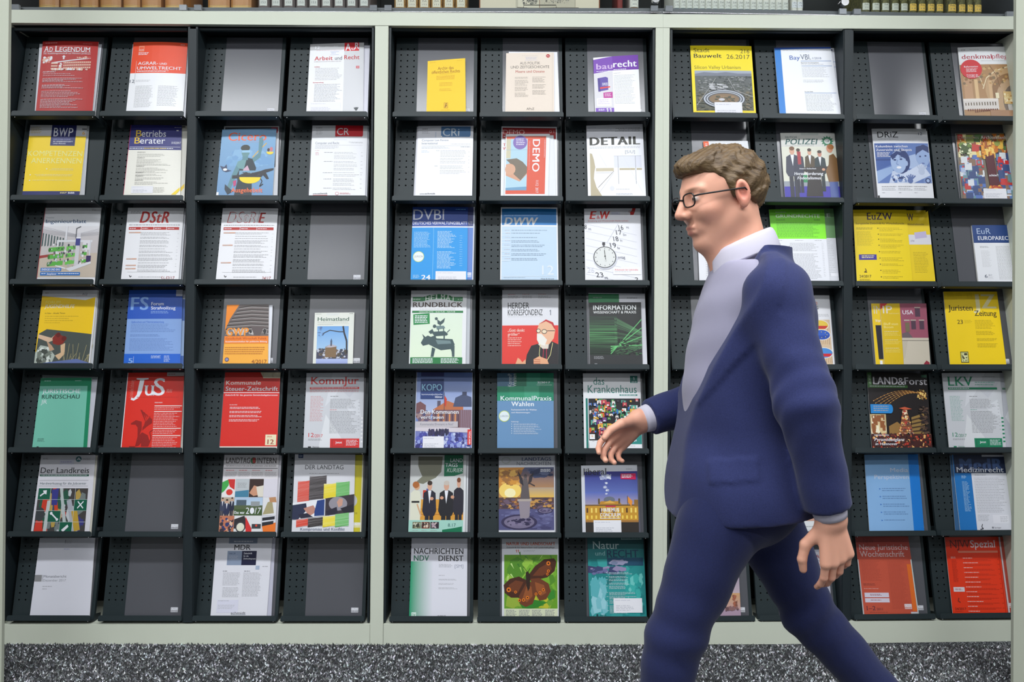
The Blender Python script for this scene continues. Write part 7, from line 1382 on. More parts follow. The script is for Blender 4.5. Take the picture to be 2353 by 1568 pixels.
def book(px0, px1, h, body, label, group, lab=None, foot=None, depth=.16, zb=0.0):
    """lab: (x-inset fraction, z-bottom, z-top, colour, upper text, lower text)"""
    A, B = F(px0, 20, .034), F(px1, 20, .034)
    mid = (A + B) / 2; w = (B - A).length - .0006
    r = nrm((px0 + px1) / 2); rz = TH if px0 > 1523 else 0.0
    o = bpy.data.objects.new('book', None) if False else None
    z0 = ZS + zb
    bulge = min(w * .28, .012)
    prof = []
    K_ = 8
    for k in range(K_ + 1):
        t = -1 + 2 * k / K_
        prof.append((t * w / 2, -bulge * math.sqrt(max(0, 1 - t * t)) + bulge))
    prof += [(w / 2, depth), (-w / 2, depth)]
    n = len(prof)
    vs = [(x, y, 0) for x, y in prof] + [(x, y, h) for x, y in prof]
    fs = [tuple(range(n))[::-1], tuple(range(n, 2 * n))] + [(i, (i + 1) % n, (i + 1) % n + n, i + n) for i in range(n)]
    root = obj('book', vs, fs, body)
    root.location = (mid.x, mid.y - bulge * .6, z0); root.rotation_euler = (0, 0, rz)
    tag(root, label, 'book', group)
    if foot:
        def band(za, zc, m, nm, g=.0006):
            v2 = [(x, y - g, za) for x, y in prof[:K_ + 1]] + [(x, y - g, zc) for x, y in prof[:K_ + 1]]
            obj(nm, v2, [(i, i + 1, i + K_ + 2, i + K_ + 1) for i in range(K_)], m, root)
        for za, zc in foot[1]: band(za, zc, foot[0], 'foot_band')
    if lab:
        ins, za, zc, col, t1, t2 = lab
        a = Art(int(px0)); a.bg(col); a.clip = None
        if t1: a.T(t1, 22, 82, 8, 30, (60, 60, 62), b=.006); a.R(4, 42, 96, 43.5, mix(col, K, .35))
        if t2: a.T(t2, 24, 82, 56, 78, (120, 120, 122))
        V = []; Fs = []; C = []
        W2 = w * (1 - 2 * ins)
        def yof(x):
            t = max(-1, min(1, x / (w / 2))); return -bulge * math.sqrt(max(0, 1 - t * t)) + bulge
        NB = 6
        for pts, c, z in a.p:
            for k in range(NB):
                q, _ = clip_u(pts, None, k * 100 / NB, (k + 1) * 100 / NB)
                if len(q) < 3: continue
                b = len(V)
                ya = yof(-W2 / 2 + W2 * k / NB); yb = yof(-W2 / 2 + W2 * (k + 1) / NB)
                for u, v in q:
                    x = -W2 / 2 + W2 * u / 100; f_ = u / 100 * NB - k
                    V.append((x, ya * (1 - f_) + yb * f_ - .0009 - z * .00002, zc - (zc - za) * min(v, 100) / 100)); C.append((*lin(c), 1))
                Fs.append(tuple(range(b, b + len(q))))
        obj('spine_label', V, Fs, M_STICK, root, cols=C)
    return root
def ordn(k): return ('first', 'second', 'third', 'fourth', 'fifth', 'sixth', 'seventh', 'eighth', 'ninth', 'tenth', 'eleventh', 'twelfth', 'thirteenth', 'fourteenth', 'fifteenth', 'sixteenth', 'seventeenth', 'eighteenth', 'nineteenth', 'twentieth')[k]
for k, (a, b) in enumerate(((88, 134), (137, 180), (183, 224), (229, 277), (282, 321), (324, 369), (378, 420))):
    book(a, b, .36, M_LEATHER, 'broad tan leather volume with gilt foot, %s from the left in the first glass section' % ordn(k), 'broad leather volumes', None, (M_GILT, [(.0, .0045), (.0065, .0085)]), .2)
for k, (a, b) in enumerate(((477, 527), (530, 577))):
    book(a, b, .36, M_LEATHER, 'broad tan leather volume with gilt foot, %s from the left in the second glass section' % ordn(k), 'broad leather volumes', None, (M_GILT, [(.0, .0045), (.0065, .0085)]), .2)
for k in range(9):
    c = 606 + k * 28.9
    book(c - 13.6, c + 13.6, .24, M_GREYCL, 'grey-brown cloth volume with low white label, %s of nine behind the second glass door' % ordn(k), 'grey-brown cloth volumes', (.18, .007, .045, (214, 216, 210), 'ZsA', '153'))
for k in range(6):
    c = 919 + k * 28.1
    book(c - 13.4, c + 13.4, .24, M_TANCL, 'tan marbled volume with cream label, %s of six behind the middle glass door' % ordn(k), 'tan marbled volumes', (.16, .003, .03, (226, 220, 200), 'ZsA', '153'))
book(1447, 1467.5, .25, M_PALE, 'single pale volume with white label near the lock of the middle glass door', None, (.05, .006, .036, (222, 222, 212), 'ZsA', '305'), (mat('brown_marble_foot', (136, 110, 84), .6, .3, var=(200, (90, 70, 50))), [(0, .005)]))
book(1418, 1431, .25, M_RED, 'slim deep red volume beside the single pale volume', None)
for k in range(18):
    c = 1555 + k * 14.7
    book(c - 7.2, c + 7.2, .22, M_PALE, 'slim pale volume, %s of the eighteen closely set behind the fourth glass door' % ordn(k), 'slim pale volumes', (.0, .004, .032, (216, 218, 210), 'ZsA', '179'), (M_TEALF, [(0, .0036)]))
for k, c in enumerate((1825.5, 1838.8)):
    book(c - 6.4, c + 6.4, .2, M_PALE, 'short white-labelled volume, %s at the right end of the pale row' % ('last but one', 'very last')[k], 'short end volumes', (.02, .012, .034, (224, 226, 230), 'Zs', '178'))
XS = [(1980, 1999), (2003, 2022), (2025.5, 2044), (2048, 2066), (2069, 2086.5), (2089, 2107), (2110, 2127.5), (2130.5, 2148), (2151, 2168), (2177, 2198), (2202, 2219), (2222, 2236), (2238, 2256)]
for k, (a, b) in enumerate(XS):
    yl = k >= 5
    book(a, b, .23 if not yl else .21, M_GREENM, ('marbled volume with %s label, %s from the left behind the last glass door') % ('yellow' if yl else 'white', ordn(k)), 'marbled volumes', (.07, .008, .034, (238, 198, 92) if yl else (214, 216, 202), 'Ns' if yl else 'ZsA', '14' if yl else '251'))
# open picture book on a wire stand behind the middle door
A, B = F(1101, 20, .05), F(1379, 20, .05)
ob = empty('open_book', ((A.x + B.x) / 2, .05, ZS + .001), 'large open book with engraved plate behind the middle glass door', 'book')
w = (B - A).length
MB().box(-w / 2, .012, 0, w / 2, .018, .34).build('cover', mat('brown_board', (150, 92, 56), .6), ob)
for s in (-1, 1):
    a = Art(5 + s); a.bg((232, 222, 198)); 
    if s < 0:
        a.R(60, 0, 100, 97, (206, 198, 176)).R(64, 0, 100, 95.4, (232, 224, 202)).SC(70, 66, 99, 93, 170, 2.6, [(110, 106, 100), (80, 78, 74), (150, 146, 134), (196, 190, 172)], .8).S([(62, 96), (100, 97.6)], .6, (120, 110, 96))
    else:
        a.R(0, 0, 60, 97, (206, 198, 176)).SC(2, 66, 52, 92, 170, 2.6, [(120, 116, 106), (160, 154, 140), (200, 194, 176)], .8).R(0, 96, 66, 96.6, (130, 122, 104)).S([(60, 0), (60, 97)], .5, (150, 140, 120))
    x0, x1 = (-w / 2 + .004, -.001) if s < 0 else (.001, w / 2 - .004)
    q = ((x0, .335), (x1, .335), (x1, .0), (x0, .0))
    o = art_mesh('page', a, q, .004, M_MATTE, ob, .001)
    for v in o.data.vertices:
        x, y, z = v.co
        v.co = (x, .011 - z, min(max(y, 0.0025), .335))
    o.data.update()
st_ = empty('book_stand', ((A.x + B.x) / 2, .03, ZS), 'thin dark wire stand holding the large open book', 'stand')
M_WIRE = mat('dark_wire', (40, 40, 42), .35, .5, .6)
MB().tube([(-.06, 0, .0025), (-.06, 0, .012), (.06, 0, .012), (.06, 0, .0025)], .0014, 6).build('front_wire', M_WIRE, st_)
MB().tube([(-.05, .0, .0025), (-.05, .045, .0025), (.05, .045, .0025), (.05, .0, .0025)], .0014, 6).build('foot_wire', M_WIRE, st_)
# ------------------------------------------------------------------ surfaces from distance fields
def v3(*a): return np.array(a, dtype=np.float32)
def d_cap(P, a, b, ra, rb=None):                  # round cone between a and b
    rb = ra if rb is None else rb
    a = np.asarray(a, np.float32); b = np.asarray(b, np.float32)
    ba = b - a; L2 = float(ba @ ba) + 1e-12
    q = P - a
    t = np.clip((q @ ba) / L2, 0, 1)
    d = np.sqrt(((q - t[..., None] * ba) ** 2).sum(-1))
    return d - (ra + (rb - ra) * t)
def d_ell(P, c, r, M=None):
    q = P - np.asarray(c, np.float32)
    if M is not None: q = q @ np.asarray(M, np.float32)
    r = np.asarray(r, np.float32)
    k0 = np.sqrt(((q / r) ** 2).sum(-1)); k1 = np.sqrt(((q / (r * r)) ** 2).sum(-1)) + 1e-9
    return k0 * (k0 - 1) / k1
def smin(a, b, k):
    h = np.clip(.5 + .5 * (b - a) / k, 0, 1)
    return b * (1 - h) + a * h - k * h * (1 - h)
def smax(a, b, k): return -smin(-a, -b, k)
def nets(fn, lo, hi, h):
    lo = np.array(lo, np.float32); hi = np.array(hi, np.float32)
    n = np.ceil((hi - lo) / h).astype(int) + 1
    ax = [lo[i] + np.arange(n[i], dtype=np.float32) * h for i in range(3)]
    P = np.stack(np.meshgrid(*ax, indexing='ij'), -1)
    Fv = np.empty(n, np.float32)
    for i in range(0, n[0], 16): Fv[i:i + 16] = fn(P[i:i + 16])
    ins = Fv < 0
    nc = n - 1
    S = np.zeros((*nc, 3), np.float32); cnt = np.zeros(nc, np.float32)
    idx3 = np.stack(np.meshgrid(*[np.arange(k) for k in nc], indexing='ij'), -1).astype(np.float32)
    sl = lambda o: tuple(slice(o[i], o[i] + nc[i]) for i in range(3))
    for axis in range(3):
        oth = [i for i in range(3) if i != axis]
        for p in (0, 1):
            for q in (0, 1):
                o0 = [0, 0, 0]; o0[oth[0]] = p; o0[oth[1]] = q
                o1 = list(o0); o1[axis] = 1
                f0 = Fv[sl(o0)]; f1 = Fv[sl(o1)]
                m = (f0 < 0) != (f1 < 0)
                t = np.where(m, f0 / np.where(m, f0 - f1, 1), 0)
                for i in range(3):
                    S[..., i] += np.where(m, o0[i] + (t if i == axis else 0), 0)
                cnt += m
    act = cnt > 0
    ids = -np.ones(nc, np.int64); ids[act] = np.arange(act.sum())
    V = (idx3[act] + S[act] / cnt[act][:, None]) * h + lo
    Fs = []
    for axis in range(3):
        a1, a2 = (axis + 1) % 3, (axis + 2) % 3
        s0 = [slice(1, nc[i]) for i in range(3)]; s0[axis] = slice(0, nc[axis])
        s1 = list(s0); s1[axis] = slice(1, nc[axis] + 1)
        A = ins[tuple(s0)]; B = ins[tuple(s1)]
        def cell(d1, d2):
            s = [None] * 3
            s[axis] = slice(0, nc[axis])
            s[a1] = slice(1 - d1, nc[a1] - d1); s[a2] = slice(1 - d2, nc[a2] - d2)
            return ids[tuple(s)]
        c00, c10, c11, c01 = cell(0, 0), cell(1, 0), cell(1, 1), cell(0, 1)
        for m, flip in ((A & ~B, False), (~A & B, True)):
            q = np.stack([c00[m], c10[m], c11[m], c01[m]], -1)
            q = q[(q >= 0).all(1)]
            Fs.append(q[:, ::-1] if flip else q)
    return V, np.concatenate(Fs)
def np_obj(name, parts, m, parent, cols=None, smooth=True):
    V = np.concatenate([p[0] for p in parts]); off = 0; Fa = []
    for v, f_ in parts:
        Fa.append(f_ + off); off += len(v)
    Fa = np.concatenate(Fa)
    me = bpy.data.meshes.new(name)
    me.vertices.add(len(V)); me.vertices.foreach_set('co', V.astype(np.float32).ravel())
    me.loops.add(len(Fa) * 4); me.loops.foreach_set('vertex_index', Fa.astype(np.int32).ravel())
    me.polygons.add(len(Fa)); me.polygons.foreach_set('loop_start', np.arange(0, len(Fa) * 4, 4, dtype=np.int32))
    me.update(calc_edges=True); me.validate()
    if smooth: me.polygons.foreach_set('use_smooth', [True] * len(me.polygons))
    if cols is not None:
        C = np.ones((len(V), 4), np.float32); C[:, :3] = cols
        at = me.color_attributes.new('Col', 'FLOAT_COLOR', 'POINT'); at.data.foreach_set('color', C.ravel())
    me.materials.append(m)
    return link(bpy.data.objects.new(name, me), parent)

# ------------------------------------------------------------------ the walking man
YM = -1.195
SM = FPX / (D + YM)
ORG = Vector(((1700 - IW / 2) / SM, YM, 0.0))
man = empty('person', ORG, 'man in navy suit and glasses walking past the shelves, arm swung forward', 'person')
def J(px, py, dy=0.0):      # joint: photograph position at the walking plane, dy metres deeper; in the man's own frame
    k = FPX / (D + YM + dy)
    return v3((px - IW / 2) / k - ORG.x, dy, 1.13 - (py - 770.5) / k)
S_ = 0.91
HC = J(1652, 458)            # head centre
ca, sa_ = math.cos(math.radians(13)), math.sin(math.radians(13))
cy_, sy_ = math.cos(math.radians(14)), math.sin(math.radians(14))
# head frame: forward (to the walker's front), side (towards the lens), up
fw = np.array([-ca * cy_, -ca * sy_, -sa_]); sd = np.array([sy_, -cy_, 0.0]); sd /= np.linalg.norm(sd); upv = np.cross(fw, sd); 
if upv[2] < 0: upv = -upv
HM = np.stack([fw, sd, upv], 1)          # columns
def H(x, y, z): return (HC + HM @ (np.array([x, y, z]) * S_)).astype(np.float32)
def hloc(P): return ((P - HC) @ HM / S_).astype(np.float32)
def head_sdf(P):
    q = hloc(P)
    d = d_ell(q, (-.018, 0, .038), (.098, .077, .084))
    d = smin(d, d_ell(q, (.028, 0, -.012), (.064, .060, .082)), .03)
    for s in (-1, 1):
        d = smin(d, d_cap(q, (-.012, s * .052, -.045), (.056, s * .018, -.094), .018, .015), .03)
        d = smin(d, d_ell(q, (.055, s * .036, -.022), (.026, .022, .02)), .02)      # cheek
        d = smin(d, d_cap(q, (.080, s * .012, .032), (.066, s * .046, .03), .009, .007), .012)   # brow
    d = smin(d, d_ell(q, (.068, 0, -.094), (.018, .02, .016)), .016)               # chin
    for s in (-1, 1):
        d = smax(d, -d_ell(q, (.094, s * .031, .012), (.016, .019, .013)), .012)
        d = smin(d, d_ell(q, (.071, s * .031, .011), (.0135, .0145, .0125)), .004)    # eyeball with lid
        d = smin(d, d_cap(q, (.079, s * .019, .0205), (.073, s * .044, .019), .0032), .003)
    d = smin(d, d_cap(q, (.086, 0, .024), (.110, 0, -.018), .0075, .0115), .012)  # nose
    for s in (-1, 1):
        d = smin(d, d_ell(q, (.098, s * .012, -.023), (.011, .008, .0085)), .007)
        d = smax(d, -d_ell(q, (.103, s * .0075, -.031), (.006, .004, .004)), .003)
    d = smin(d, d_ell(q, (.074, 0, -.056), (.016, .03, .02)), .012)                # muzzle
    d = smin(d, d_cap(q, (.0885, -.016, -.0525), (.0885, .016, -.0525), .0046), .005)
    d = smin(d, d_cap(q, (.0865, -.014, -.064), (.0865, .014, -.064), .0054), .005)
    d = smax(d, -d_cap(q, (.0955, -.022, -.058), (.0955, .022, -.058), .0022), .002)
    for s in (-1, 1):                                                               # ears
        e = d_ell(q, (-.016, s * .081, .0), (.019, .0085, .031))
        e = smax(e, -d_ell(q, (-.013, s * .089, .003), (.0105, .0075, .019)), .004)
        e = smin(e, d_ell(q, (-.012, s * .08, -.026), (.009, .006, .009)), .006)
        d = smin(d, e, .006)
    d = smin(d, d_cap(P, H(-.030, 0, -.055), J(1712, 640), .052, .062), .03)      # neck
    d = smin(d, d_cap(P, H(.045, 0, -.085), J(1676, 610), .02, .04), .03)
    return d
def hair_field(q):
    n = np.sin(q[..., 0] * 210 + 6 * np.sin(q[..., 2] * 60)) * np.sin(q[..., 1] * 330 + q[..., 0] * 60) * .0016 + np.sin(q[..., 0] * 90 + q[..., 2] * 140) * .0014
    return n
def hair_sdf(P):
    q = hloc(P)
    d = d_ell(q, (-.020, 0, .041), (.102, .081, .086))
    d = smin(d, d_ell(q, (.040, 0, .088), (.056, .056, .028)), .03)              # fuller on top, brushed forward
    d = smin(d, d_ell(q, (-.05, 0, .02), (.072, .074, .07)), .02)
    d = d + hair_field(q) * 1.6
    # hairline: keep what lies above a line that runs from the forehead over the temple to the nape
    x, y, z = q[..., 0], np.abs(q[..., 1]), q[..., 2]
    line = np.where(x > .035, .058 + (x - .035) * .25, np.where(x > .0, .058 - (.035 - x) * 1.35, np.where(x > -.034, .030 + (x + 0) * .35, -.012 + (x + .034) * .7)))
    cut = (line - z) * .7
    side = d_cap(q, (.004, .0735, .03), (.0, .0735, -.002), .011, .0065)
    side2 = d_cap(q, (.004, -.0735, .03), (.0, -.0735, -.002), .011, .0065)
    e = smax(d, cut.astype(np.float32), .008)
    e = smin(e, smax(np.minimum(side, side2), -(head_in(q) + .004), .003), .004)
    return e
def head_in(q):
    return d_ell(q, (-.018, 0, .038), (.098, .077, .084))

def hand_chain(W_, d, n, s, curl, thumb=0.5, k=0.93):
    """capsules of a hand: wrist W_, direction d to the fingertips, palm normal n, side s towards the thumb"""
    W_ = np.array(W_, float); d = np.array(d, float); d /= np.linalg.norm(d)
    n = np.array(n, float); n -= d * (n @ d); n /= np.linalg.norm(n); s0 = np.cross(d, n); s = s0 if s0 @ np.array(s, float) > 0 else -s0
    caps = []; palm = []
    off = (.030, .0105, -.009, -.027); ln = (.072, .080, .074, .058); mc = (.088, .091, .086, .079); r = (.0088, .0092, .0088, .0078)
    for i in range(4):
        b = W_ + s * off[i] * .55 * k + d * .012
        kn = W_ + (s * off[i] + d * mc[i]) * k - n * .002 * (i in (0, 3))
        palm.append((b, kn, .0135 * k, .0115 * k))
        p = kn; ang = 0
        for j, fr_ in enumerate((.46, .30, .24)):
            ang += curl[i] * (1.0, 1.15, .8)[j]
            dd = d * math.cos(ang) + n * math.sin(ang) + s * (1.5 - i) * .035
            q = p + dd * ln[i] * fr_ * k
            caps.append((p, q, r[i] * (1 - .1 * j) * k, r[i] * (1 - .1 * (j + 1)) * k, i))
            p = q
    b = W_ + (s * .016 + d * .016) * k + n * .006
    t1 = b + (s * .034 + d * .034 + n * .016 * (1 + thumb)) * k
    t2 = t1 + (d * .030 + s * .010 + n * .012 * thumb) * k
    t3 = t2 + (d * .024 - s * .002 + n * .012 * thumb) * k
    th = [(b, t1, .0155 * k, .0118 * k), (t1, t2, .0112 * k, .0100 * k), (t2, t3, .0098 * k, .0080 * k)]
    return palm, caps, th, (W_, d, n, s)
def hand_sdf(hc, elbow):
    palm, caps, th, (W_, d, n, s) = hc
    def fn(P):
        D_ = None
        for a, b, ra, rb in palm:
            e = d_cap(P, a, b, ra, rb); D_ = e if D_ is None else smin(D_, e, .009)
        D_ = smin(D_, d_cap(P, W_ + s * .012, W_ - s * .012, .0175), .014)
        arm = d_cap(P, W_, np.asarray(elbow), .0235, .032)
        D_ = smin(D_, arm, .014)
        D_ = smin(D_, d_cap(P, *th[0]), .012)
        t = smin(d_cap(P, *th[1]), d_cap(P, *th[2]), .003)
        D_ = smin(D_, t, .005)
        for i in range(4):
            f_ = None
            for a, b, ra, rb, k in caps:
                if k != i: continue
                e = d_cap(P, a, b, ra, rb); f_ = e if f_ is None else smin(f_, e, .0025)
            D_ = smin(D_, f_, .0035)
        return D_
    return fn
# joints
neck0 = J(1712, 640)
shN, elN, wrN = J(1778, 676, -.158), J(1852, 925, -.225), J(1912, 1192, -.20)
shF, elF, wrF = J(1700, 676, .158), J(1668, 900, .22), J(1474, 966, .15)
hipN, knN, anN = J(1668, 1165, -.085), J(1550, 1478, -.095), J(1478, 1872, -.095)
hipF, knF, anF = J(1738, 1150, .085), J(1862, 1410, .09), J(2108, 1690, .09)
anN[2] = .09
handN = hand_chain(wrN, (.16, .02, -1), (-.25, 1, 0), (-1, -.2, 0), (.32, .38, .42, .46), .4)
handF = hand_chain(wrF, (-.78, -.05, -.62), (.25, -1, -.35), (-.5, -.2, .8), (.42, .5, .55, .6), .6)
M_SKIN = attr_mat('skin', 0.45, 0.4, bump=(600, .12, .0006))
M_SKIN.node_tree.nodes['Principled BSDF'].inputs['Subsurface Weight'].default_value = 0.12
M_SKIN.node_tree.nodes['Principled BSDF'].inputs['Subsurface Radius'].default_value = (.012, .005, .003)
def box_of(pts, m): 
    P = np.array([np.asarray(p) for p in pts]); return P.min(0) - m, P.max(0) + m
lo, hi = HC - .16, HC + .15; lo[2] = J(0, 640)[2]
hv = nets(head_sdf, lo, hi, .0027)
def hp(hc, w, e): 
    pts = [c[0] for c in hc[1]] + [c[1] for c in hc[1]] + [t[1] for t in hc[2]] + [w, w + (np.asarray(e) - w) * .25]
    return box_of(pts, .03)
hn = nets(hand_sdf(handN, wrN + (elN - wrN) * .22), *hp(handN, wrN, elN), .0023)
hf = nets(hand_sdf(handF, wrF + (elF - wrF) * .22), *hp(handF, wrF, elF), .0023)
def trunk_sdf(P):     # the rest of the body, inside the clothes
    d = d_cap(P, neck0, J(1712, 640), .045)
    d = smin(d, d_ell(P, J(1722, 760), (.10, .15, .15)), .05)
    d = smin(d, d_ell(P, J(1712, 940), (.10, .13, .14)), .05)
    d = smin(d, d_ell(P, J(1708, 1110), (.105, .145, .12)), .05)
    d = smin(d, d_cap(P, neck0, J(1722, 700), .046, .06), .03)
    for a, b, c in ((shN, elN, wrN), (shF, elF, wrF)):
        d = smin(d, d_cap(P, a, b, .048, .038), .03); d = smin(d, d_cap(P, b, c, .038, .024), .02)
    for a, b, c, t in ((hipN, knN, anN, v3(-.10, 0, -.05)), (hipF, knF, anF, v3(.03, 0, -.12))):
        d = smin(d, d_cap(P, a, b, .075, .05), .03); d = smin(d, d_cap(P, b, c, .05, .034), .02); d = smin(d, d_cap(P, c, c + t, .03, .024), .02)
    return d
lo, hi = box_of([shN, shF, elN, elF, wrN, wrF, anN, anF, knN, knF, neck0], .17)
tv = nets(trunk_sdf, lo, hi, .0105)
VB = np.concatenate([hv[0], hn[0], hf[0], tv[0]])
skin = np.array(lin((230, 170, 144))); C = np.tile(skin, (len(VB), 1))
q = hloc(VB[:len(hv[0])])
def blob(q, c, r, col, amt, C):
    w_ = np.clip(1.3 - np.sqrt((((q - np.array(c)) / np.array(r)) ** 2).sum(-1)), 0, 1)[:, None] * amt
    return C * (1 - w_) + np.array(lin(col)) * w_
Ch = C[:len(hv[0])]
for s in (-1, 1):
    Ch = blob(q, (.05, s * .04, -.02), (.03, .025, .025), (216, 140, 120), .5, Ch)
    Ch = blob(q, (-.014, s * .084, 0), (.024, .014, .036), (206, 116, 98), .8, Ch)
    Ch = blob(q, (.081, s * .034, .011), (.010, .012, .0062), (236, 232, 228), 1.1, Ch)
    Ch = blob(q, (.0850, s * .031, .011), (.0058, .006, .0056), (70, 60, 54), 1.2, Ch)
    Ch = blob(q, (.080, s * .030, .033), (.016, .022, .0045), (110, 80, 56), .8, Ch)
Ch = blob(q, (.108, 0, -.02), (.014, .014, .014), (214, 138, 120), .5, Ch)
Ch = blob(q, (.092, 0, -.053), (.008, .018, .0045), (186, 96, 90), .8, Ch); Ch = blob(q, (.090, 0, -.0645), (.008, .016, .006), (192, 104, 98), .8, Ch)
Ch = blob(q, (.05, 0, -.08), (.05, .06, .03), (196, 150, 130), .35, Ch)
C[:len(hv[0])] = Ch
nH = len(hn[0]) + len(hf[0])
Cx = C[len(hv[0]):len(hv[0]) + nH]; Ph = VB[len(hv[0]):len(hv[0]) + nH]
for hc in (handN, handF):
    for a, b, ra, rb, i in hc[1]:
        if True:
            w_ = np.clip(1 - np.linalg.norm(Ph - a, axis=1) / .011, 0, 1)[:, None] * .35; Cx = Cx * (1 - w_) + np.array(lin((206, 120, 100))) * w_
C[len(hv[0]):len(hv[0]) + nH] = Cx * .96
np_obj('body', [hv, hn, hf, tv], M_SKIN, man, C)
# hair
M_HAIR = mat('brown_hair', (112, 90, 60), 0.5, 0.4, bump=(260, .8, .003), var=(140, (78, 60, 40)))
_nt = M_HAIR.node_tree; _mp = _nt.nodes.new('ShaderNodeMapping'); _mp.inputs['Scale'].default_value = (.18, 1.3, .5); _mp.inputs['Rotation'].default_value = (0, .5, 0)
_tc = [n for n in _nt.nodes if n.type == 'TEX_COORD'][0]; _nt.links.new(_tc.outputs['Object'], _mp.inputs['Vector'])
for n in _nt.nodes:
    if n.type == 'TEX_NOISE': _nt.links.new(_mp.outputs['Vector'], n.inputs['Vector'])
np_obj('hair', [nets(hair_sdf, HC - .14, HC + .15, .003)], M_HAIR, man)['label'] = 'short brown hair'
# glasses
M_GL = mat('dark_spectacle_frame', (30, 28, 28), 0.3, 0.5)
gm = MB()
for s in (-1, 1):
    ring = []
    for k in range(21):
        t = 2 * math.pi * k / 20; cx_ = math.copysign(abs(math.cos(t)) ** .7, math.cos(t)); sz = math.copysign(abs(math.sin(t)) ** .7, math.sin(t))
        ring.append(H(.098 - .004 * abs(cx_ * .5 + .5 if s > 0 else -cx_ * .5 + .5), s * (.034 + .0 * cx_) + cx_ * .024, .010 + sz * .0155))
    gm.tube(ring, .0017, 6, caps=False)
    gm.tube([H(.094, s * .058, .016), H(.086, s * .072, .016), H(.02, s * .0835, .012), H(-.02, s * .0865, .010), H(-.032, s * .084, -.006)], .0018, 6)
gm.tube([H(.099, -.010, .014), H(.103, 0, .017), H(.099, .010, .014)], .0017, 6)
gm.build('glasses', M_GL, man, smooth=True)['label'] = 'dark-rimmed glasses'
M_LENS = M_GLASS
# clothes -----------------------------------------------------------
def folds(P, a, f1=38, f2=61, ph=0):
    x, y, z = P[..., 0], P[..., 1], P[..., 2]
    return a * (np.sin(z * f1 + 4 * np.sin(x * 17 + ph) + y * 9) * .6 + np.sin(z * f2 + x * 33 + ph * 2 + y * 21) * .4)
def torso(P, g):
    d = d_ell(P, J(1722, 740), (.118 + g, .168 + g, .15 + g))
    d = smin(d, d_ell(P, J(1704, 900), (.130 + g, .150 + g, .17 + g)), .06)
    d = smin(d, d_ell(P, J(1706, 1080), (.132 + g, .158 + g, .16 + g)), .06)
    d = smin(d, d_cap(P, J(1726, 646, -.05), shN, .045 + g, .054 + g), .05)
    d = smin(d, d_cap(P, J(1726, 646, .05), shF, .045 + g, .054 + g), .05)
    return d
def zline(P, pts):     # x of a polyline given as photograph points, by height
    ys = np.array([J(0, p[1])[2] for p in pts]); xs = np.array([J(p[0], 0)[0] for p in pts])
    o_ = np.argsort(ys); return np.interp(P[..., 2], ys[o_], xs[o_]).astype(np.float32)
def shirt_sdf(P):
    d = torso(P, -.004) + folds(P, .0022, 30, 70)
    d = smin(d, d_cap(P, J(1724, 700), J(1712, 618), .085, .0665), .03); d = smax(d, P[..., 2] - J(0, 603)[2], .005); d = smax(d, J(0, 1130)[2] - P[..., 2], .01)
    return d
M_SHIRT = mat('pale_lilac_shirt', (150, 147, 168), 0.85, 0.2, bump=(900, .2, .0006), sheen=.2)
M_COLL = mat('pale_collar_cloth', (196, 192, 206), 0.8, 0.2, bump=(900, .2, .0006))
lo, hi = box_of([shN, shF, J(1700, 1140), H(0, 0, -.07), J(1530, 900)], .06)
np_obj('shirt', [nets(shirt_sdf, lo, hi, .0062)], M_SHIRT, man)['label'] = 'pale lilac shirt, collar open'
# turned-down collar: a folded strip lofted round the neck, open at the throat
def collar():
    c0 = np.array(J(1712, 616)); ax = np.array(H(-.030, 0, -.05)) - c0; ax /= np.linalg.norm(ax)
    f0 = np.array([-1.0, 0, 0]); f0 -= ax * (f0 @ ax); f0 /= np.linalg.norm(f0); s0 = np.cross(ax, f0)
    V = []; Fc = []; n = 40; t = .0016
    for i in range(n + 1):
        th = math.radians(14 + 332 * i / n)
        e = (f0 * math.cos(th) * .069 + s0 * math.sin(th) * .062)
        back = .5 - .5 * math.cos(th)                     # 0 at the throat, 1 at the nape
        b0 = -.004 + .016 * back; top = .041 + .034 * back; fall = .044 + .004 * back + .022 * max(0, 1 - back * 5)
        u = e / np.linalg.norm(e)
        prof = [c0 + e + ax * b0, c0 + e * .93 + ax * top, c0 + e * .95 + u * .003 + ax * (top + .003), c0 + e + u * .008 + ax * (top - .002), c0 + e + u * .014 + ax * (top - fall), c0 + e + u * .012 + ax * (top - fall)  , c0 + e + u * .005 + ax * (top - .006), c0 + e + u * .002 + ax * b0]
        V += [tuple(p) for p in prof]
    m = 8
    for i in range(n):
        for j in range(m):
            a, b = i * m + j, i * m + (j + 1) % m
            Fc.append((a, b, b + m, a + m))
    Fc += [tuple(range(m))[::-1], tuple(n * m + j for j in range(m))]
    o = obj('collar', V, Fc, M_COLL, man, smooth=True); o['label'] = 'pale open shirt collar'
    md = o.modifiers.new('soft', 'SUBSURF'); md.levels = 1; md.render_levels = 1
collar()
for w_, e_, hc in ((wrF, elF, handF), (wrN, elN, handN)):
    dd = (e_ - w_); dd = dd / np.linalg.norm(dd)
    m = MB(); pts = [w_ + dd * t for t in (.004, .002, .003, .012, .03, .07)]
    m.tube([Vector(p.tolist()) for p in pts], [.026, .0285, .0305, .032, .034, .036], 28, caps=False)
    o = m.build('shirt_cuff', M_COLL, man, smooth=True)
EDGE = [(1716, 585), (1692, 640), (1664, 710), (1642, 760), (1606, 838), (1580, 912), (1562, 1000), (1548, 1080), (1540, 1180)]
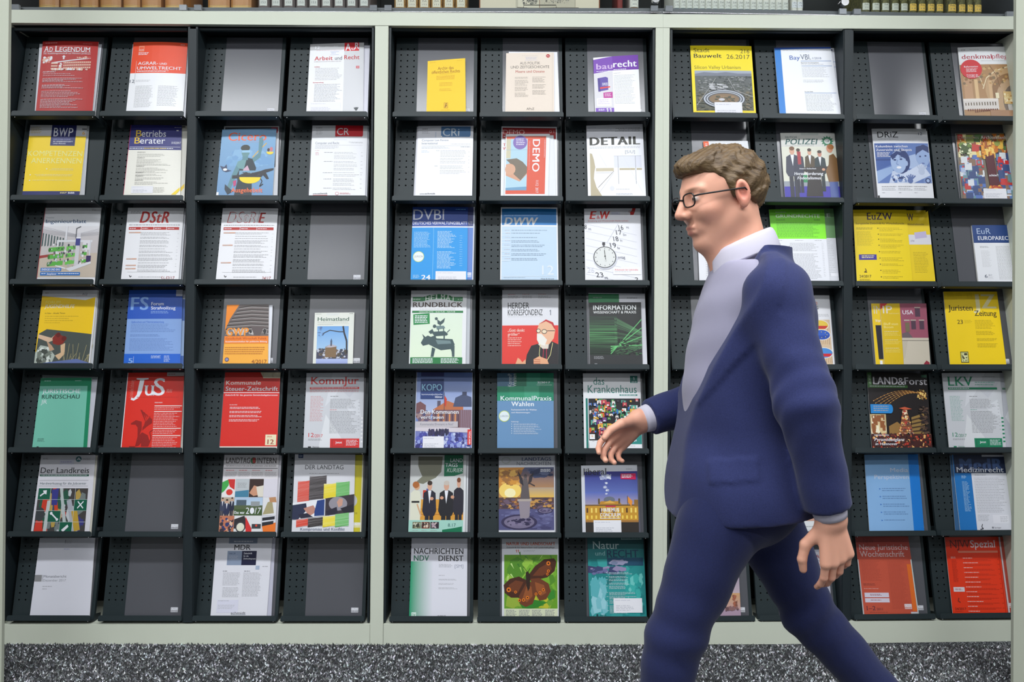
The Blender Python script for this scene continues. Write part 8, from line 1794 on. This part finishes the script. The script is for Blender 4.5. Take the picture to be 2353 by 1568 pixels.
def jacket_sdf(P):
    d = torso(P, .014)
    sk = d_ell(P, J(1706, 1140), (.166, .196, .17))
    d = smin(d, sk, .05)
    d = d + folds(P, .0028, 24, 47, 1.3)
    xe = zline(P, EDGE)
    wd = np.interp(P[..., 2], [J(0, 930)[2], J(0, 735)[2], J(0, 722)[2], J(0, 640)[2]], [.0, .066, .046, .036]).astype(np.float32)
    d = d - .0045 * np.clip((xe + wd - P[..., 0]) / .009 + .5, 0, 1) * np.clip((P[..., 2] - J(0, 930)[2]) / .01, 0, 1)
    fx, fz = P[..., 0], P[..., 2]            # pocket flap on the near side
    A_, B_ = J(1632, 1062, -.17), J(1742, 1046, -.17)
    zt = A_[2] + (fx - A_[0]) * (B_[2] - A_[2]) / (B_[0] - A_[0])
    fl = np.clip((fx - A_[0]) / .003, 0, 1) * np.clip((B_[0] - fx) / .003, 0, 1) * np.clip((zt - fz) / .002, 0, 1) * np.clip((fz - zt + .048) / .003, 0, 1) * (P[..., 1] < -.05)
    d = d - .0035 * fl
    d = smax(d, (xe - P[..., 0]) * .93, .004)                       # open front
    d = smax(d, (P[..., 2] - J(0, 592)[2] - (P[..., 0] - J(1700, 0)[0]) * .1), .012)
    nk = d_cap(P, J(1706, 560), J(1712, 668), .086, .080)
    d = smax(d, -nk, .006)
    hem = J(0, 1166)[2] + (P[..., 0] - J(1700, 0)[0]) * .10
    d = smax(d, hem - P[..., 2], .006)
    d = smax(d, -smax(torso(P, -.001) , (J(0, 1200)[2] - P[..., 2]) * -1, .01), .004) if False else d
    # collar standing at the back of the neck
    c = smax(d_cap(P, J(1708, 540), J(1714, 680), .098, .100), -nk, .004)
    c = smax(c, ((P[..., 2] - J(0, 600)[2]) - (P[..., 0] - J(1700, 0)[0]) * 1.0) * .7, .004); c = smax(c, P[..., 2] - J(0, 538)[2], .004); c = smax(c, J(0, 660)[2] - P[..., 2], .01); c = smax(c, zline(P, EDGE) - P[..., 0], .004)
    d = smin(d, c, .01)
    for a, b, w_, ph in ((shN, elN, wrN, .4), (shF, elF, wrF, 2.0)):
        s = smin(d_cap(P, a, b, .061, .053), d_cap(P, b, w_, .053, .043), .03)
        el = np.exp(-((P - b) ** 2).sum(-1) / .006)
        dn = (b - a) / np.linalg.norm(b - a); t = (P - b) @ dn
        s = s + el * np.sin(t * 120 + 3 * np.sin(P[..., 1] * 40)) * .0026 + folds(P, .0016, 50, 83, ph)
        wd_ = (w_ - b) / np.linalg.norm(w_ - b)
        s = smax(s, (P - (w_ - wd_ * .022)) @ wd_, .005)
        d = smin(d, s, .022)
    return d
M_SUIT = mat('navy_suit_wool', (46, 53, 98), 0.85, 0.2, bump=(700, .35, .001), var=(500, (38, 44, 84)), sheen=.12)
lo, hi = box_of([shN, shF, elN, elF, wrN, wrF, J(1700, 1175), J(1880, 1100)], .09)
np_obj('jacket', [nets(jacket_sdf, lo, hi, .0056)], M_SUIT, man)['label'] = 'open navy suit jacket'
def trousers_sdf(P):
    d = d_ell(P, J(1706, 1120), (.128, .158, .13))
    for a, b, c, k in ((hipN, knN, anN, 1.1), (hipF, knF, anF, 3.0)):
        l = smin(d_cap(P, a, b, .088, .057), d_cap(P, b, c, .057, .047), .02)
        el = np.exp(-((P - b) ** 2).sum(-1) / .008)
        dn = (c - b) / np.linalg.norm(c - b)
        l = l + folds(P, .0022, 30, 54, k) + el * np.sin(((P - b) @ dn) * 90) * .004
        l = smax(l, (P - (c + dn * .03)) @ dn, .006)
        d = smin(d, l, .035)
    return smax(d, P[..., 2] - J(0, 1060)[2], .01)
M_TR = mat('navy_trouser_wool', (34, 41, 82), 0.85, 0.2, bump=(700, .35, .001), var=(500, (28, 34, 70)), sheen=.12)
lo, hi = box_of([hipN, hipF, knN, knF, anN, anF, J(1700, 1060)], .13)
np_obj('trousers', [nets(trousers_sdf, lo, hi, .0085)], M_TR, man)['label'] = 'navy suit trousers'
M_SHOE = mat('black_shoe_leather', (26, 24, 24), 0.25, 0.5)
zf = 0.0
def shoe(an, heel, toe, name='shoe'):
    def fn(P):
        d = d_cap(P, heel + v3(0, 0, .034), toe + v3(0, 0, .024), .036, .030)
        d = smin(d, d_cap(P, heel + v3(0, 0, .04), an, .036, .038), .03)
        ax_ = toe - heel; nn = np.cross(ax_, np.array([0, 1, 0])); nn = nn / np.linalg.norm(nn)
        if nn[2] < 0: nn = -nn
        return smax(d, -((P - heel) @ nn.astype(np.float32)), .004)
    lo, hi = box_of([an, heel, toe], .055)
    return nets(fn, lo, hi, .006)
hN = v3(anN[0] + .035, anN[1], .002); tN = v3(anN[0] - .175, anN[1], .002)
np_obj('shoe', [shoe(anN, hN, tN)], M_SHOE, man)
tF = v3(anF[0] + .02, anF[1], .004); hF = anF + (v3(.04, 0, -.03)); 
np_obj('shoe', [shoe(anF, hF, tF)], M_SHOE, man)
